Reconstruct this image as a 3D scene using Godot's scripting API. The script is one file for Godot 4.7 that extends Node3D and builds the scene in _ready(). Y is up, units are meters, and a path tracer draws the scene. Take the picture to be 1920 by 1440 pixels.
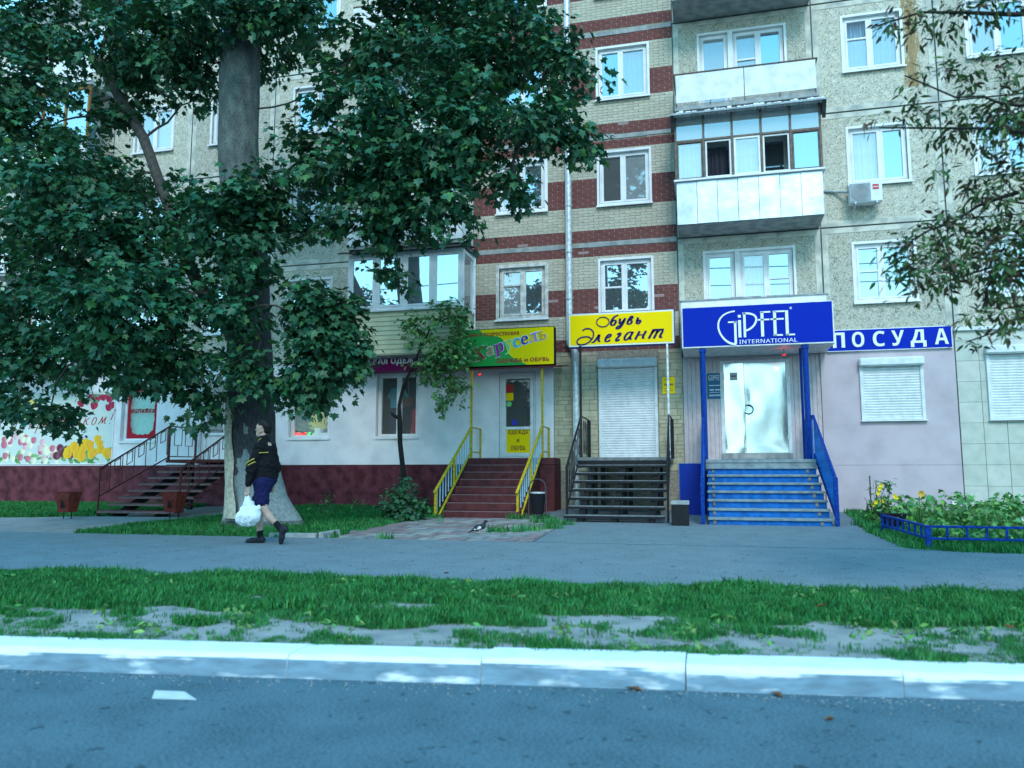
extends Node3D
# A street front seen from the road: a panel-and-brick block of flats with shops below, a big tree, a person walking by.
# World axes: x runs along the facade (right positive), y up, z out of the facade towards the road. The facade plane is z = 0.

var M := {}
var rng := RandomNumberGenerator.new()
const SLOPE := 0.025
const CAM := Vector3(0, 0.82, 18.987)

func gy(z: float) -> float:          # height of the pavement at a distance from the wall
	return -SLOPE * z

func kz(x: float) -> float:          # back edge of the kerb
	if x < -16.0: return 15.63
	if x > 14.0: return 11.73
	return 13.55 - 0.13 * x

class Geo:
	var v := PackedVector3Array()
	var n := PackedVector3Array()
	var uv := PackedVector2Array()
	var c := PackedColorArray()
	var col := Color.WHITE
	func _put(p: Vector3, nn: Vector3, t: Vector2) -> void:
		v.push_back(p); n.push_back(nn); uv.push_back(t); c.push_back(col)
	func _uv(p: Vector3, nn: Vector3) -> Vector2:
		var a := nn.abs()
		if a.z >= a.x and a.z >= a.y: return Vector2(p.x, -p.y)
		if a.x >= a.y: return Vector2(p.z, -p.y)
		return Vector2(p.x, p.z)
	func tri(a: Vector3, b: Vector3, d: Vector3) -> void:   # counter-clockwise seen from outside
		var nn := (b - a).cross(d - a).normalized()
		_put(a, nn, _uv(a, nn)); _put(d, nn, _uv(d, nn)); _put(b, nn, _uv(b, nn))
	func tri_n(a: Vector3, b: Vector3, d: Vector3, na: Vector3, nb: Vector3, nd: Vector3, ta: Vector2, tb: Vector2, td: Vector2) -> void:
		_put(a, na, ta); _put(d, nd, td); _put(b, nb, tb)
	func quad(a: Vector3, b: Vector3, d: Vector3, e: Vector3) -> void:
		tri(a, b, d); tri(a, d, e)
	func box(x0: float, x1: float, y0: float, y1: float, z0: float, z1: float, bev := 0.0) -> void:
		obox(Vector3((x0 + x1) / 2, (y0 + y1) / 2, (z0 + z1) / 2), Basis(), Vector3(absf(x1 - x0), absf(y1 - y0), absf(z1 - z0)) / 2, bev)
	func obox(o: Vector3, b: Basis, h: Vector3, bev := 0.0) -> void:
		var e := minf(bev, minf(h.x, minf(h.y, h.z)) * 0.9)
		for ax in 3:
			for s in [-1.0, 1.0]:
				var u := (ax + 1) % 3
				var w := (ax + 2) % 3
				var q := []
				for k in [[-1, -1], [1, -1], [1, 1], [-1, 1]]:
					var p := Vector3()
					p[ax] = s * h[ax]
					p[u] = k[0] * (h[u] - e)
					p[w] = k[1] * (h[w] - e)
					q.append(o + b * p)
				if s > 0: quad(q[0], q[1], q[2], q[3])
				else: quad(q[3], q[2], q[1], q[0])
		if e <= 0.0: return
		for ax in 3:
			var u := (ax + 1) % 3
			var w := (ax + 2) % 3
			for su in [-1.0, 1.0]:
				for sw in [-1.0, 1.0]:
					var q := []
					for k in [[-1, 0], [1, 0], [1, 1], [-1, 1]]:
						var p := Vector3()
						p[ax] = k[0] * (h[ax] - e)
						p[u] = su * (h[u] if k[1] == 0 else h[u] - e)
						p[w] = sw * (h[w] - e if k[1] == 0 else h[w])
						q.append(o + b * p)
					if su * sw < 0: quad(q[0], q[1], q[2], q[3])
					else: quad(q[3], q[2], q[1], q[0])
		for sx in [-1.0, 1.0]:
			for sy in [-1.0, 1.0]:
				for sz in [-1.0, 1.0]:
					var s := Vector3(sx, sy, sz)
					var a := o + b * (s * Vector3(h.x, h.y - e, h.z - e))
					var d := o + b * (s * Vector3(h.x - e, h.y, h.z - e))
					var f := o + b * (s * Vector3(h.x - e, h.y - e, h.z))
					if sx * sy * sz > 0: tri(a, d, f)
					else: tri(a, f, d)
	func bar(a: Vector3, b: Vector3, w: float, h: float, bev := 0.0) -> void:   # a rectangular bar from a to b
		var d := (b - a)
		var zz := d.normalized()
		var up := Vector3.UP if absf(zz.y) < 0.95 else Vector3(0, 0, 1)
		var xx := up.cross(zz).normalized()
		var yy := zz.cross(xx)
		obox((a + b) / 2, Basis(xx, yy, zz), Vector3(w / 2, h / 2, d.length() / 2), bev)
	func tube(pts: Array, radii: Array, sides := 8, caps := true) -> void:
		var rings := []
		var nrm := []
		var run := 0.0
		var runs := []
		var side := Vector3()
		for i in pts.size():
			var t: Vector3 = (pts[mini(i + 1, pts.size() - 1)] - pts[maxi(i - 1, 0)]).normalized()
			if i == 0: side = t.cross(Vector3(0.31, 0.2, 0.93)).normalized()
			else: side = (side - t * side.dot(t)).normalized()
			var up := t.cross(side)
			if i > 0: run += pts[i].distance_to(pts[i - 1])
			runs.append(run)
			var r := []
			var nn := []
			for k in sides + 1:
				var a := TAU * k / sides
				var d := side * cos(a) + up * sin(a)
				r.append(pts[i] + d * float(radii[i if i < radii.size() else radii.size() - 1]))
				nn.append(d)
			rings.append(r); nrm.append(nn)
		for i in pts.size() - 1:
			for k in sides:
				var u0 := float(k) / sides
				var u1 := float(k + 1) / sides
				tri_n(rings[i][k], rings[i][k + 1], rings[i + 1][k + 1], nrm[i][k], nrm[i][k + 1], nrm[i + 1][k + 1], Vector2(u0, runs[i]), Vector2(u1, runs[i]), Vector2(u1, runs[i + 1]))
				tri_n(rings[i][k], rings[i + 1][k + 1], rings[i + 1][k], nrm[i][k], nrm[i + 1][k + 1], nrm[i + 1][k], Vector2(u0, runs[i]), Vector2(u1, runs[i + 1]), Vector2(u0, runs[i + 1]))
		if caps:
			for k in sides:
				tri(pts[0], rings[0][k + 1], rings[0][k])
				tri(pts[-1], rings[-1][k], rings[-1][k + 1])
	func rod(a: Vector3, b: Vector3, r: float, sides := 8) -> void:
		tube([a, b], [r, r], sides)
	func prism(poly: PackedVector2Array, z0: float, z1: float) -> void:       # an outline in x,y drawn out from z0 to z1
		var p := poly
		if Geometry2D.is_polygon_clockwise(p): p.reverse()
		var idx := Geometry2D.triangulate_polygon(p)
		for i in range(0, idx.size(), 3):
			var a := p[idx[i]]; var b := p[idx[i + 1]]; var d := p[idx[i + 2]]
			if (b - a).cross(d - a) < 0:
				var t := b; b = d; d = t
			tri(Vector3(a.x, a.y, z1), Vector3(b.x, b.y, z1), Vector3(d.x, d.y, z1))
			tri(Vector3(a.x, a.y, z0), Vector3(d.x, d.y, z0), Vector3(b.x, b.y, z0))
		for i in p.size():
			var a := p[i]; var b := p[(i + 1) % p.size()]
			quad(Vector3(a.x, a.y, z0), Vector3(b.x, b.y, z0), Vector3(b.x, b.y, z1), Vector3(a.x, a.y, z1))
	func ring(x0: float, x1: float, y0: float, y1: float, w: float, z0: float, z1: float, bev := 0.0) -> void:   # a rectangular frame
		box(x0, x1, y1 - w, y1, z0, z1, bev); box(x0, x1, y0, y0 + w, z0, z1, bev)
		box(x0, x0 + w, y0 + w, y1 - w, z0, z1, bev); box(x1 - w, x1, y0 + w, y1 - w, z0, z1, bev)
	func holed(x0: float, x1: float, y0: float, y1: float, z0: float, z1: float, holes: Array) -> void:   # a wall with rectangular openings
		var xs := [x0, x1]
		var ys := [y0, y1]
		for h in holes:
			for q in [h[0], h[1]]:
				if q > x0 and q < x1 and not xs.has(q): xs.append(q)
			for q in [h[2], h[3]]:
				if q > y0 and q < y1 and not ys.has(q): ys.append(q)
		xs.sort(); ys.sort()
		var open := func(i: int, j: int) -> bool:
			if i < 0 or j < 0 or i >= xs.size() - 1 or j >= ys.size() - 1: return true
			var mx: float = (xs[i] + xs[i + 1]) / 2
			var my: float = (ys[j] + ys[j + 1]) / 2
			for h in holes:
				if mx > h[0] and mx < h[1] and my > h[2] and my < h[3]: return true
			return false
		for i in xs.size() - 1:
			for j in ys.size() - 1:
				if open.call(i, j): continue
				var a: float = xs[i]; var b: float = xs[i + 1]; var d: float = ys[j]; var e: float = ys[j + 1]
				quad(Vector3(a, d, z1), Vector3(b, d, z1), Vector3(b, e, z1), Vector3(a, e, z1))
				quad(Vector3(b, d, z0), Vector3(a, d, z0), Vector3(a, e, z0), Vector3(b, e, z0))
				if open.call(i - 1, j): quad(Vector3(a, d, z0), Vector3(a, d, z1), Vector3(a, e, z1), Vector3(a, e, z0))
				if open.call(i + 1, j): quad(Vector3(b, d, z1), Vector3(b, d, z0), Vector3(b, e, z0), Vector3(b, e, z1))
				if open.call(i, j + 1): quad(Vector3(a, e, z1), Vector3(b, e, z1), Vector3(b, e, z0), Vector3(a, e, z0))
				if open.call(i, j - 1): quad(Vector3(a, d, z0), Vector3(b, d, z0), Vector3(b, d, z1), Vector3(a, d, z1))
	func flat_poly(poly: Array, yof: Callable, side_drop := 0.0) -> void:     # a ground patch: outline of (x,z)
		var p := PackedVector2Array(poly)
		if Geometry2D.is_polygon_clockwise(p): p.reverse()
		var idx := Geometry2D.triangulate_polygon(p)
		for i in range(0, idx.size(), 3):
			var q := []
			for k in 3:
				var s := p[idx[i + k]]
				q.append(Vector3(s.x, yof.call(s.x, s.y), s.y))
			if (q[1] - q[0]).cross(q[2] - q[0]).y > 0: tri(q[0], q[1], q[2])
			else: tri(q[0], q[2], q[1])
		if side_drop > 0.0:
			for i in p.size():
				var a := p[i]; var b := p[(i + 1) % p.size()]
				var ya: float = yof.call(a.x, a.y); var yb: float = yof.call(b.x, b.y)
				quad(Vector3(b.x, yb - side_drop, b.y), Vector3(a.x, ya - side_drop, a.y), Vector3(a.x, ya, a.y), Vector3(b.x, yb, b.y))
	func mesh(off := Vector3.ZERO, smooth := false) -> ArrayMesh:
		var m := ArrayMesh.new()
		if v.is_empty(): return m
		var w := v
		if off != Vector3.ZERO:
			w = PackedVector3Array()
			w.resize(v.size())
			for i in v.size(): w[i] = v[i] - off
		var arr := []
		arr.resize(Mesh.ARRAY_MAX)
		arr[Mesh.ARRAY_VERTEX] = w; arr[Mesh.ARRAY_NORMAL] = n; arr[Mesh.ARRAY_TEX_UV] = uv; arr[Mesh.ARRAY_COLOR] = c
		m.add_surface_from_arrays(Mesh.PRIMITIVE_TRIANGLES, arr)
		return m

var used := {}
func numbered(called: String) -> String:
	if not used.has(called):
		used[called] = 0
		return called
	used[called] += 1
	return "%s_%03d" % [called, used[called]]

func tag(o: Node, label := "", category := "", group := "", kind := "") -> Node:
	if label: o.set_meta("label", label)
	if category: o.set_meta("category", category)
	if group: o.set_meta("group", group)
	if kind: o.set_meta("kind", kind)
	return o

func thing(called: String, label: String, category: String, at := Vector3.ZERO, group := "") -> Node3D:
	var o := Node3D.new()
	o.name = numbered(called)
	add_child(o, true)
	o.position = at
	tag(o, label, category, group)
	return o

func base_of(o: Node) -> Vector3:
	var p := Vector3.ZERO
	var k: Node = o
	while k != null and k != self and k is Node3D:
		p += (k as Node3D).position
		k = k.get_parent()
	return p

func part(parent: Node3D, called: String, g: Geo, mat: Material, label := "", kind := "") -> MeshInstance3D:   # geometry given in world coordinates
	return part_mesh(parent, called, g.mesh(base_of(parent)), mat, label, kind)

func part_mesh(parent: Node3D, called: String, m: Mesh, mat: Material, label := "", kind := "") -> MeshInstance3D:
	var o := MeshInstance3D.new()
	o.mesh = m
	o.material_override = mat
	if parent == self:
		o.name = numbered(called)
	else:
		var key := str(parent.get_instance_id()) + called
		var i: int = used.get(key, 0)
		used[key] = i + 1
		o.name = called if i == 0 else "%s_%03d" % [called, i]
	parent.add_child(o, true)
	tag(o, label, "", "", kind)
	return o

func single(called: String, g: Geo, mat: Material, at: Vector3, label: String, category: String, group := "") -> MeshInstance3D:
	var o := part_mesh(self, called, g.mesh(at), mat)
	o.position = at
	tag(o, label, category, group)
	return o

func struct(called: String, g: Geo, mat: Material, kind := "structure") -> MeshInstance3D:
	return part_mesh(self, called, g.mesh(), mat, "", kind)

func scatter(parent: Node3D, called: String, m: Mesh, mat: Material, xf: Array, cols: Array, kind := "stuff") -> MultiMeshInstance3D:
	var mm := MultiMesh.new()
	mm.transform_format = MultiMesh.TRANSFORM_3D
	mm.use_colors = cols.size() > 0
	mm.mesh = m
	mm.instance_count = xf.size()
	for i in xf.size():
		mm.set_instance_transform(i, xf[i])
		if cols.size() > 0: mm.set_instance_color(i, cols[i])
	var o := MultiMeshInstance3D.new()
	o.multimesh = mm
	o.material_override = mat
	if parent == self: o.name = numbered(called)
	else: o.name = called
	parent.add_child(o, true)
	tag(o, "", "", "", kind)
	return o

# ---------- materials ----------
func lin(r: float, g: float, b: float) -> Color:
	return Color(r, g, b).linear_to_srgb()

func mat(called: String, r: float, g: float, b: float, rough := 0.8, metal := 0.0) -> StandardMaterial3D:
	var m := StandardMaterial3D.new()
	m.resource_name = called
	m.albedo_color = lin(r, g, b)
	m.roughness = rough
	m.metallic = metal
	m.metallic_specular = 0.5 if metal > 0.0 else 0.28
	M[called] = m
	return m

func noise(seed_: int, freq: float, type := FastNoiseLite.TYPE_SIMPLEX_SMOOTH, oct := 4) -> FastNoiseLite:
	var f := FastNoiseLite.new()
	f.seed = seed_
	f.frequency = freq
	f.noise_type = type
	f.fractal_octaves = oct
	f.fractal_type = FastNoiseLite.FRACTAL_FBM if oct > 1 else FastNoiseLite.FRACTAL_NONE
	return f

func tex(im: Image) -> ImageTexture:
	return ImageTexture.create_from_image(im)

func mottle(seed_: int, size: int, freq: float, lo: float, hi: float, fine := 0.0, warm := 0.0) -> ImageTexture:
	# a patchy grain that multiplies a colour: broad blotches and a fine speckle
	var a := noise(seed_, freq).get_seamless_image(size, size)
	var b := noise(seed_ + 7, 0.35, FastNoiseLite.TYPE_SIMPLEX, 1).get_seamless_image(size, size)
	var im := Image.create(size, size, false, Image.FORMAT_RGB8)
	for y in size:
		for x in size:
			var t := a.get_pixel(x, y).r
			var q := lo + (hi - lo) * t + fine * (b.get_pixel(x, y).r - 0.5)
			im.set_pixel(x, y, Color(clampf(q + warm * (t - 0.5), 0, 1), clampf(q, 0, 1), clampf(q - warm * (t - 0.5), 0, 1)))
	return tex(im)

func grain(m: StandardMaterial3D, t: Texture2D, metres: float, bump: Texture2D = null, depth_cm := 0.0) -> StandardMaterial3D:
	m.albedo_texture = t
	m.uv1_scale = Vector3.ONE / metres
	if bump:
		m.heightmap_enabled = true
		m.heightmap_texture = bump
		m.heightmap_scale = depth_cm
	return m

func triplanar(m: StandardMaterial3D, metres: float) -> StandardMaterial3D:
	m.uv1_triplanar = true
	m.uv1_world_triplanar = true
	m.uv1_scale = Vector3.ONE / metres
	return m

func make_materials() -> void:
	var grit := mottle(3, 512, 0.012, 0.72, 1.05, 0.16)
	var soft := mottle(11, 512, 0.006, 0.92, 1.04, 0.04)
	var dirty := mottle(23, 512, 0.007, 0.78, 1.10, 0.10, 0.05)
	var bumpy := tex(noise(41, 0.09).get_seamless_image(512, 512))
	var coarse := tex(noise(42, 0.02).get_seamless_image(512, 512))
	# render and paint
	grain(mat("white_render", 0.80, 0.79, 0.81, 0.9), soft, 2.3, bumpy, 0.1)
	grain(mat("plinth", 0.15, 0.035, 0.050, 0.7), mottle(24, 512, 0.012, 0.55, 1.2, 0.16, -0.10), 2.6, bumpy, 0.12)
	grain(mat("pink_render", 0.52, 0.44, 0.475, 0.9), soft, 2.7, bumpy, 0.1)
	grain(mat("tile", 0.50, 0.53, 0.46, 0.35), soft, 1.1)
	grain(mat("tile_b", 0.55, 0.56, 0.50, 0.4), soft, 1.1)
	grain(mat("grout", 0.20, 0.20, 0.19, 0.9), grit, 1.0)
	grain(mat("joint", 0.20, 0.20, 0.175, 0.9), dirty, 0.9)
	grain(mat("panel_border", 0.62, 0.60, 0.51, 0.9), dirty, 1.7, bumpy, 0.12)
	grain(mat("concrete", 0.36, 0.37, 0.36, 0.9), dirty, 1.3, bumpy, 0.16)
	grain(mat("mortar", 0.38, 0.35, 0.28, 0.95), grit, 0.6)
	grain(mat("room", 0.09, 0.085, 0.08, 0.95), soft, 2.0)
	var brick := grain(mat("brick", 1, 1, 1, 0.85), dirty, 1.9, bumpy, 0.06)
	brick.vertex_color_use_as_albedo = true
	for k in 3:
		grain(mat("shop_brick_%d" % k, [0.46, 0.50, 0.43][k], [0.42, 0.46, 0.40][k], [0.29, 0.32, 0.28][k], 0.85), soft, 0.8, bumpy, 0.06)
	# exposed-aggregate facing of the concrete panels
	var peb := make_pebbles(5)
	grain(mat("pebbles", 1, 1, 1, 0.9), peb[0], 1.1, peb[1], 0.3)
	var peb2 := make_pebbles(9)
	grain(mat("pebbles_dark", 0.86, 0.87, 0.88, 0.9), peb2[0], 1.25, peb2[1], 0.5)
	stained_panel(peb[0])
	# window plastic, glass, cloth
	grain(mat("white_frame", 0.80, 0.80, 0.80, 0.35), soft, 1.5)
	grain(mat("old_frame", 0.66, 0.65, 0.60, 0.6), dirty, 0.8)
	grain(mat("brown_frame", 0.20, 0.15, 0.12, 0.6), dirty, 0.6)
	var glass := mat("glass", 0.80, 0.86, 0.88, 0.02, 0.55)
	glass.albedo_color.a = 0.06
	glass.transparency = BaseMaterial3D.TRANSPARENCY_ALPHA
	var mirror := mat("mirror_glass", 0.56, 0.68, 0.74, 0.015, 0.88)
	mirror.albedo_color.a = 0.06
	mirror.transparency = BaseMaterial3D.TRANSPARENCY_ALPHA
	var clear := mat("clear_glass", 0.9, 0.93, 0.93, 0.02, 0.06)
	clear.albedo_color.a = 0.04
	clear.transparency = BaseMaterial3D.TRANSPARENCY_ALPHA
	for q in [["tulle", 0.78, 0.80, 0.80], ["teal_curtain", 0.12, 0.52, 0.46], ["blue_curtain", 0.25, 0.45, 0.62], ["dark_curtain", 0.035, 0.035, 0.05], ["orange_blind", 0.30, 0.15, 0.045], ["grey_curtain", 0.22, 0.23, 0.23]]:
		var m := grain(mat(q[0], q[1], q[2], q[3], 0.9), soft, 0.7)
		m.backlight_enabled = true
		m.backlight = Color(0.4, 0.4, 0.4)
	# metals and sheets
	var zinc := grain(mat("zinc", 0.66, 0.70, 0.72, 0.34, 0.9), mottle(31, 512, 0.008, 0.8, 1.05, 0.05), 3.1)
	zinc.heightmap_enabled = true; zinc.heightmap_texture = coarse; zinc.heightmap_scale = 0.25
	var door := grain(mat("steel_sheet", 0.66, 0.69, 0.69, 0.16, 1.0), mottle(33, 512, 0.006, 0.94, 1.03, 0.02), 2.2)
	grain(mat("pipe", 0.66, 0.68, 0.69, 0.4, 0.35), dirty, 0.5)
	grain(mat("sheet_panel", 0.78, 0.80, 0.80, 0.45), mottle(35, 512, 0.01, 0.82, 1.04, 0.06), 1.3, coarse, 0.12)
	grain(mat("white_sheet", 0.78, 0.77, 0.75, 0.6), dirty_white(), 1.6)
	grain(mat("roof_sheet", 0.34, 0.40, 0.42, 0.5), dirty, 0.9)
	grain(mat("dark_sheet", 0.07, 0.07, 0.075, 0.6), dirty, 0.7)
	grain(mat("shutter", 0.70, 0.74, 0.75, 0.5), mottle(37, 512, 0.01, 0.9, 1.03, 0.04), 1.3)
	grain(mat("siding", 0.62, 0.62, 0.42, 0.5), soft, 1.4)
	grain(mat("cladding", 0.56, 0.48, 0.49, 0.6), soft, 0.8)
	# painted ironwork
	grain(mat("yellow_paint", 0.64, 0.47, 0.035, 0.45), mottle(51, 256, 0.03, 0.7, 1.06, 0.12), 0.5)
	grain(mat("pale_blue_paint", 0.30, 0.52, 0.62, 0.5), soft, 0.4)
	grain(mat("blue_paint", 0.010, 0.062, 0.36, 0.4), mottle(52, 256, 0.03, 0.6, 1.1, 0.12), 0.6)
	grain(mat("bright_blue_paint", 0.016, 0.15, 0.50, 0.45), dirty, 0.7)
	grain(mat("black_paint", 0.018, 0.018, 0.022, 0.4), grit, 0.4)
	grain(mat("maroon_paint", 0.13, 0.026, 0.026, 0.5), dirty, 0.6)
	grain(mat("red_step", 0.115, 0.032, 0.036, 0.7), dirty, 1.1, bumpy, 0.16)
	grain(mat("worn_edge", 0.24, 0.15, 0.15, 0.8), grit, 0.5)
	grain(mat("grey_tread", 0.20, 0.21, 0.21, 0.75), dirty, 0.7, bumpy, 0.1)
	grain(mat("blue_tread", 0.24, 0.30, 0.32, 0.7), dirty, 0.9, bumpy, 0.1)
	grain(mat("rust_bin", 0.19, 0.03, 0.022, 0.6), dirty, 0.5)
	# signs: printed faces
	mat("sign_yellow", 0.95, 0.66, 0.003, 0.3)
	mat("sign_green", 0.03, 0.34, 0.07, 0.3)
	mat("sign_navy", 0.012, 0.035, 0.30, 0.35)
	mat("sign_blue", 0.004, 0.024, 0.37, 0.3)
	mat("sign_purple", 0.25, 0.014, 0.115, 0.35)
	mat("letter_white", 0.80, 0.82, 0.84, 0.4)
	mat("letter_cream", 0.76, 0.78, 0.62, 0.4)
	mat("letter_red", 0.40, 0.03, 0.03, 0.5)
	mat("letter_brown", 0.22, 0.05, 0.02, 0.5)
	mat("letter_navy", 0.02, 0.02, 0.11, 0.4)
	mat("letter_pink", 0.62, 0.28, 0.20, 0.5)
	mat("letter_magenta", 0.42, 0.02, 0.30, 0.5)
	mat("letter_lime", 0.20, 0.62, 0.25, 0.5)
	mat("letter_sky", 0.05, 0.45, 0.62, 0.5)
	mat("letter_indigo", 0.04, 0.05, 0.42, 0.5)
	mat("letter_lilac", 0.34, 0.26, 0.58, 0.5)
	mat("letter_orange", 0.62, 0.36, 0.06, 0.5)
	mat("notice_teal", 0.03, 0.13, 0.24, 0.4)
	mat("notice_grey", 0.45, 0.44, 0.44, 0.6)
	mat("dark", 0.012, 0.012, 0.014, 0.7)
	mat("red_label", 0.52, 0.06, 0.08, 0.5)
	grain(mat("ac_white", 0.72, 0.74, 0.74, 0.4), soft, 0.7)
	grain(mat("ac_grille", 0.30, 0.35, 0.38, 0.5), soft, 0.4)
	for q in ["sign_yellow", "sign_green", "sign_navy", "sign_blue", "sign_purple", "letter_white", "letter_navy", "jacket", "blue_paint", "bright_blue_paint", "yellow_paint"]:
		if M.has(q): M[q].metallic_specular = 0.15
	# ground
	grain(mat("asphalt", 0.100, 0.172, 0.205, 0.9), make_asphalt(61, 0.84), 3.7, bumpy, 0.2)
	grain(mat("pavement", 0.190, 0.240, 0.262, 0.95), make_asphalt(62, 0.88), 4.3, bumpy, 0.2)
	grain(mat("path", 0.31, 0.315, 0.315, 0.95), make_asphalt(63, 0.82), 2.9, bumpy, 0.2)
	grain(mat("soil", 0.35, 0.345, 0.33, 1.0), mottle(64, 512, 0.006, 0.82, 1.06, 0.16, 0.04), 1.6, bumpy, 1.2)
	grain(mat("dark_soil", 0.05, 0.042, 0.032, 1.0), grit, 1.2, bumpy, 1.2)
	grain(mat("slab_grey", 0.27, 0.28, 0.28, 0.9), dirty, 1.1, bumpy, 0.16)
	grain(mat("slab_pink", 0.27, 0.21, 0.21, 0.9), dirty, 1.1, bumpy, 0.16)
	grain(mat("slab_pale", 0.33, 0.33, 0.31, 0.9), dirty, 1.1, bumpy, 0.16)
	grain(mat("road_paint", 0.62, 0.66, 0.66, 0.7), dirty_white(), 0.5)
	mat("kerb_paint", 1, 1, 1, 0.85)
	M.kerb_paint.albedo_texture = make_kerb()
	# plants
	for q in [["leaf", 0.029, 0.110, 0.050], ["sapling_leaf", 0.10, 0.24, 0.075], ["grass_blade", 0.038, 0.20, 0.060], ["bed_leaf", 0.085, 0.23, 0.06], ["right_leaf", 0.065, 0.125, 0.038]]:
		var m := mat(q[0], q[1], q[2], q[3], 0.55)
		m.vertex_color_use_as_albedo = true
		m.backlight_enabled = true
		m.backlight = Color(0.45, 0.5, 0.3)
		m.metallic_specular = 0.12 if q[0] == "grass_blade" else 0.36
		m.roughness = 0.45
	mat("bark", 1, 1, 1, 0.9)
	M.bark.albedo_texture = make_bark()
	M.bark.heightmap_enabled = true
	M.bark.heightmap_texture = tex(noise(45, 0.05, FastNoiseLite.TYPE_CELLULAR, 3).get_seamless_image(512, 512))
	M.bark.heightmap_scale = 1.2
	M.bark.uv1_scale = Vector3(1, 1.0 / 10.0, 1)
	grain(mat("twig", 0.075, 0.07, 0.062, 0.9), dirty, 0.5)
	grain(mat("dark_bark", 0.035, 0.03, 0.028, 0.9), dirty, 0.4)
	mat("petal_yellow", 0.78, 0.58, 0.02, 0.6)
	mat("petal_white", 0.75, 0.75, 0.72, 0.6)
	mat("dry_leaf", 0.16, 0.07, 0.03, 0.8)
	# person, bird, goods
	grain(mat("skin", 0.46, 0.30, 0.24, 0.6), soft, 0.3)
	mat("hair", 0.012, 0.010, 0.010, 0.6)
	grain(mat("jacket", 0.0075, 0.0075, 0.010, 0.75), grit, 0.2)
	grain(mat("shorts", 0.012, 0.014, 0.075, 0.85), grit, 0.2)
	mat("stripe", 0.50, 0.40, 0.06, 0.7)
	mat("sock", 0.010, 0.010, 0.014, 0.95)
	mat("shoe", 0.016, 0.018, 0.024, 0.5)
	var bag := grain(mat("plastic_bag", 0.74, 0.80, 0.82, 0.35), soft, 0.2)
	bag.backlight_enabled = true
	bag.backlight = Color(0.3, 0.3, 0.3)
	mat("feather_dark", 0.03, 0.034, 0.045, 0.6)
	mat("feather_white", 0.6, 0.6, 0.6, 0.7)
	grain(mat("cloth_teal", 0.02, 0.30, 0.34, 0.9), soft, 0.3)
	grain(mat("cloth_red", 0.42, 0.02, 0.035, 0.9), soft, 0.3)
	grain(mat("cloth_navy", 0.012, 0.016, 0.05, 0.9), soft, 0.3)
	grain(mat("cloth_brown", 0.10, 0.03, 0.02, 0.7), soft, 0.3)
	for q in [["neon_red", 1.0, 0.10, 0.04], ["neon_green", 0.08, 0.9, 0.25], ["lamp_red", 1.0, 0.03, 0.06]]:
		var m := mat(q[0], q[1] * 0.4, q[2] * 0.4, q[3] * 0.4, 0.5)
		m.emission_enabled = true
		m.emission = Color(q[1], q[2], q[3])
		m.emission_energy_multiplier = 0.9

func dirty_white() -> ImageTexture:
	if M.has("_dw"): return M._dw
	M["_dw"] = mottle(39, 512, 0.008, 0.90, 1.03, 0.05, 0.03)
	return M._dw

func make_pebbles(seed_: int) -> Array:
	# broken stone set in cement: each cell a stone of its own tone, a few dark pits and pale chips
	var size := 1024
	var cell := noise(seed_, 0.055, FastNoiseLite.TYPE_CELLULAR, 1)
	cell.cellular_return_type = FastNoiseLite.RETURN_CELL_VALUE
	var edge := noise(seed_, 0.055, FastNoiseLite.TYPE_CELLULAR, 1)
	edge.cellular_return_type = FastNoiseLite.RETURN_DISTANCE2_SUB
	var tone := cell.get_image(size, size)
	var gap := edge.get_seamless_image(size, size)
	tone = cell.get_seamless_image(size, size)
	var broad := noise(seed_ + 3, 0.006).get_seamless_image(size, size)
	var pits := noise(seed_ + 5, 0.016, FastNoiseLite.TYPE_CELLULAR, 1)
	pits.cellular_return_type = FastNoiseLite.RETURN_DISTANCE
	pits.cellular_jitter = 1.0
	var pit := pits.get_seamless_image(size, size)
	var im := Image.create(size, size, false, Image.FORMAT_RGB8)
	for y in size:
		for x in size:
			var t := tone.get_pixel(x, y).r
			var b := broad.get_pixel(x, y).r
			var q := 0.68 + 0.10 * t + 0.12 * (b - 0.5)
			var cc := Color(q * 1.05, q * 1.02, q * 0.92)
			if t > 0.93: cc = Color(0.86, 0.86, 0.83)
			elif t < 0.10: cc = cc * 0.80
			if gap.get_pixel(x, y).r < 0.12: cc = cc * 0.92
			if pit.get_pixel(x, y).r < 0.06: cc = cc * 0.66
			cc.a = 1
			im.set_pixel(x, y, cc)
	return [tex(im), tex(gap)]

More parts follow.
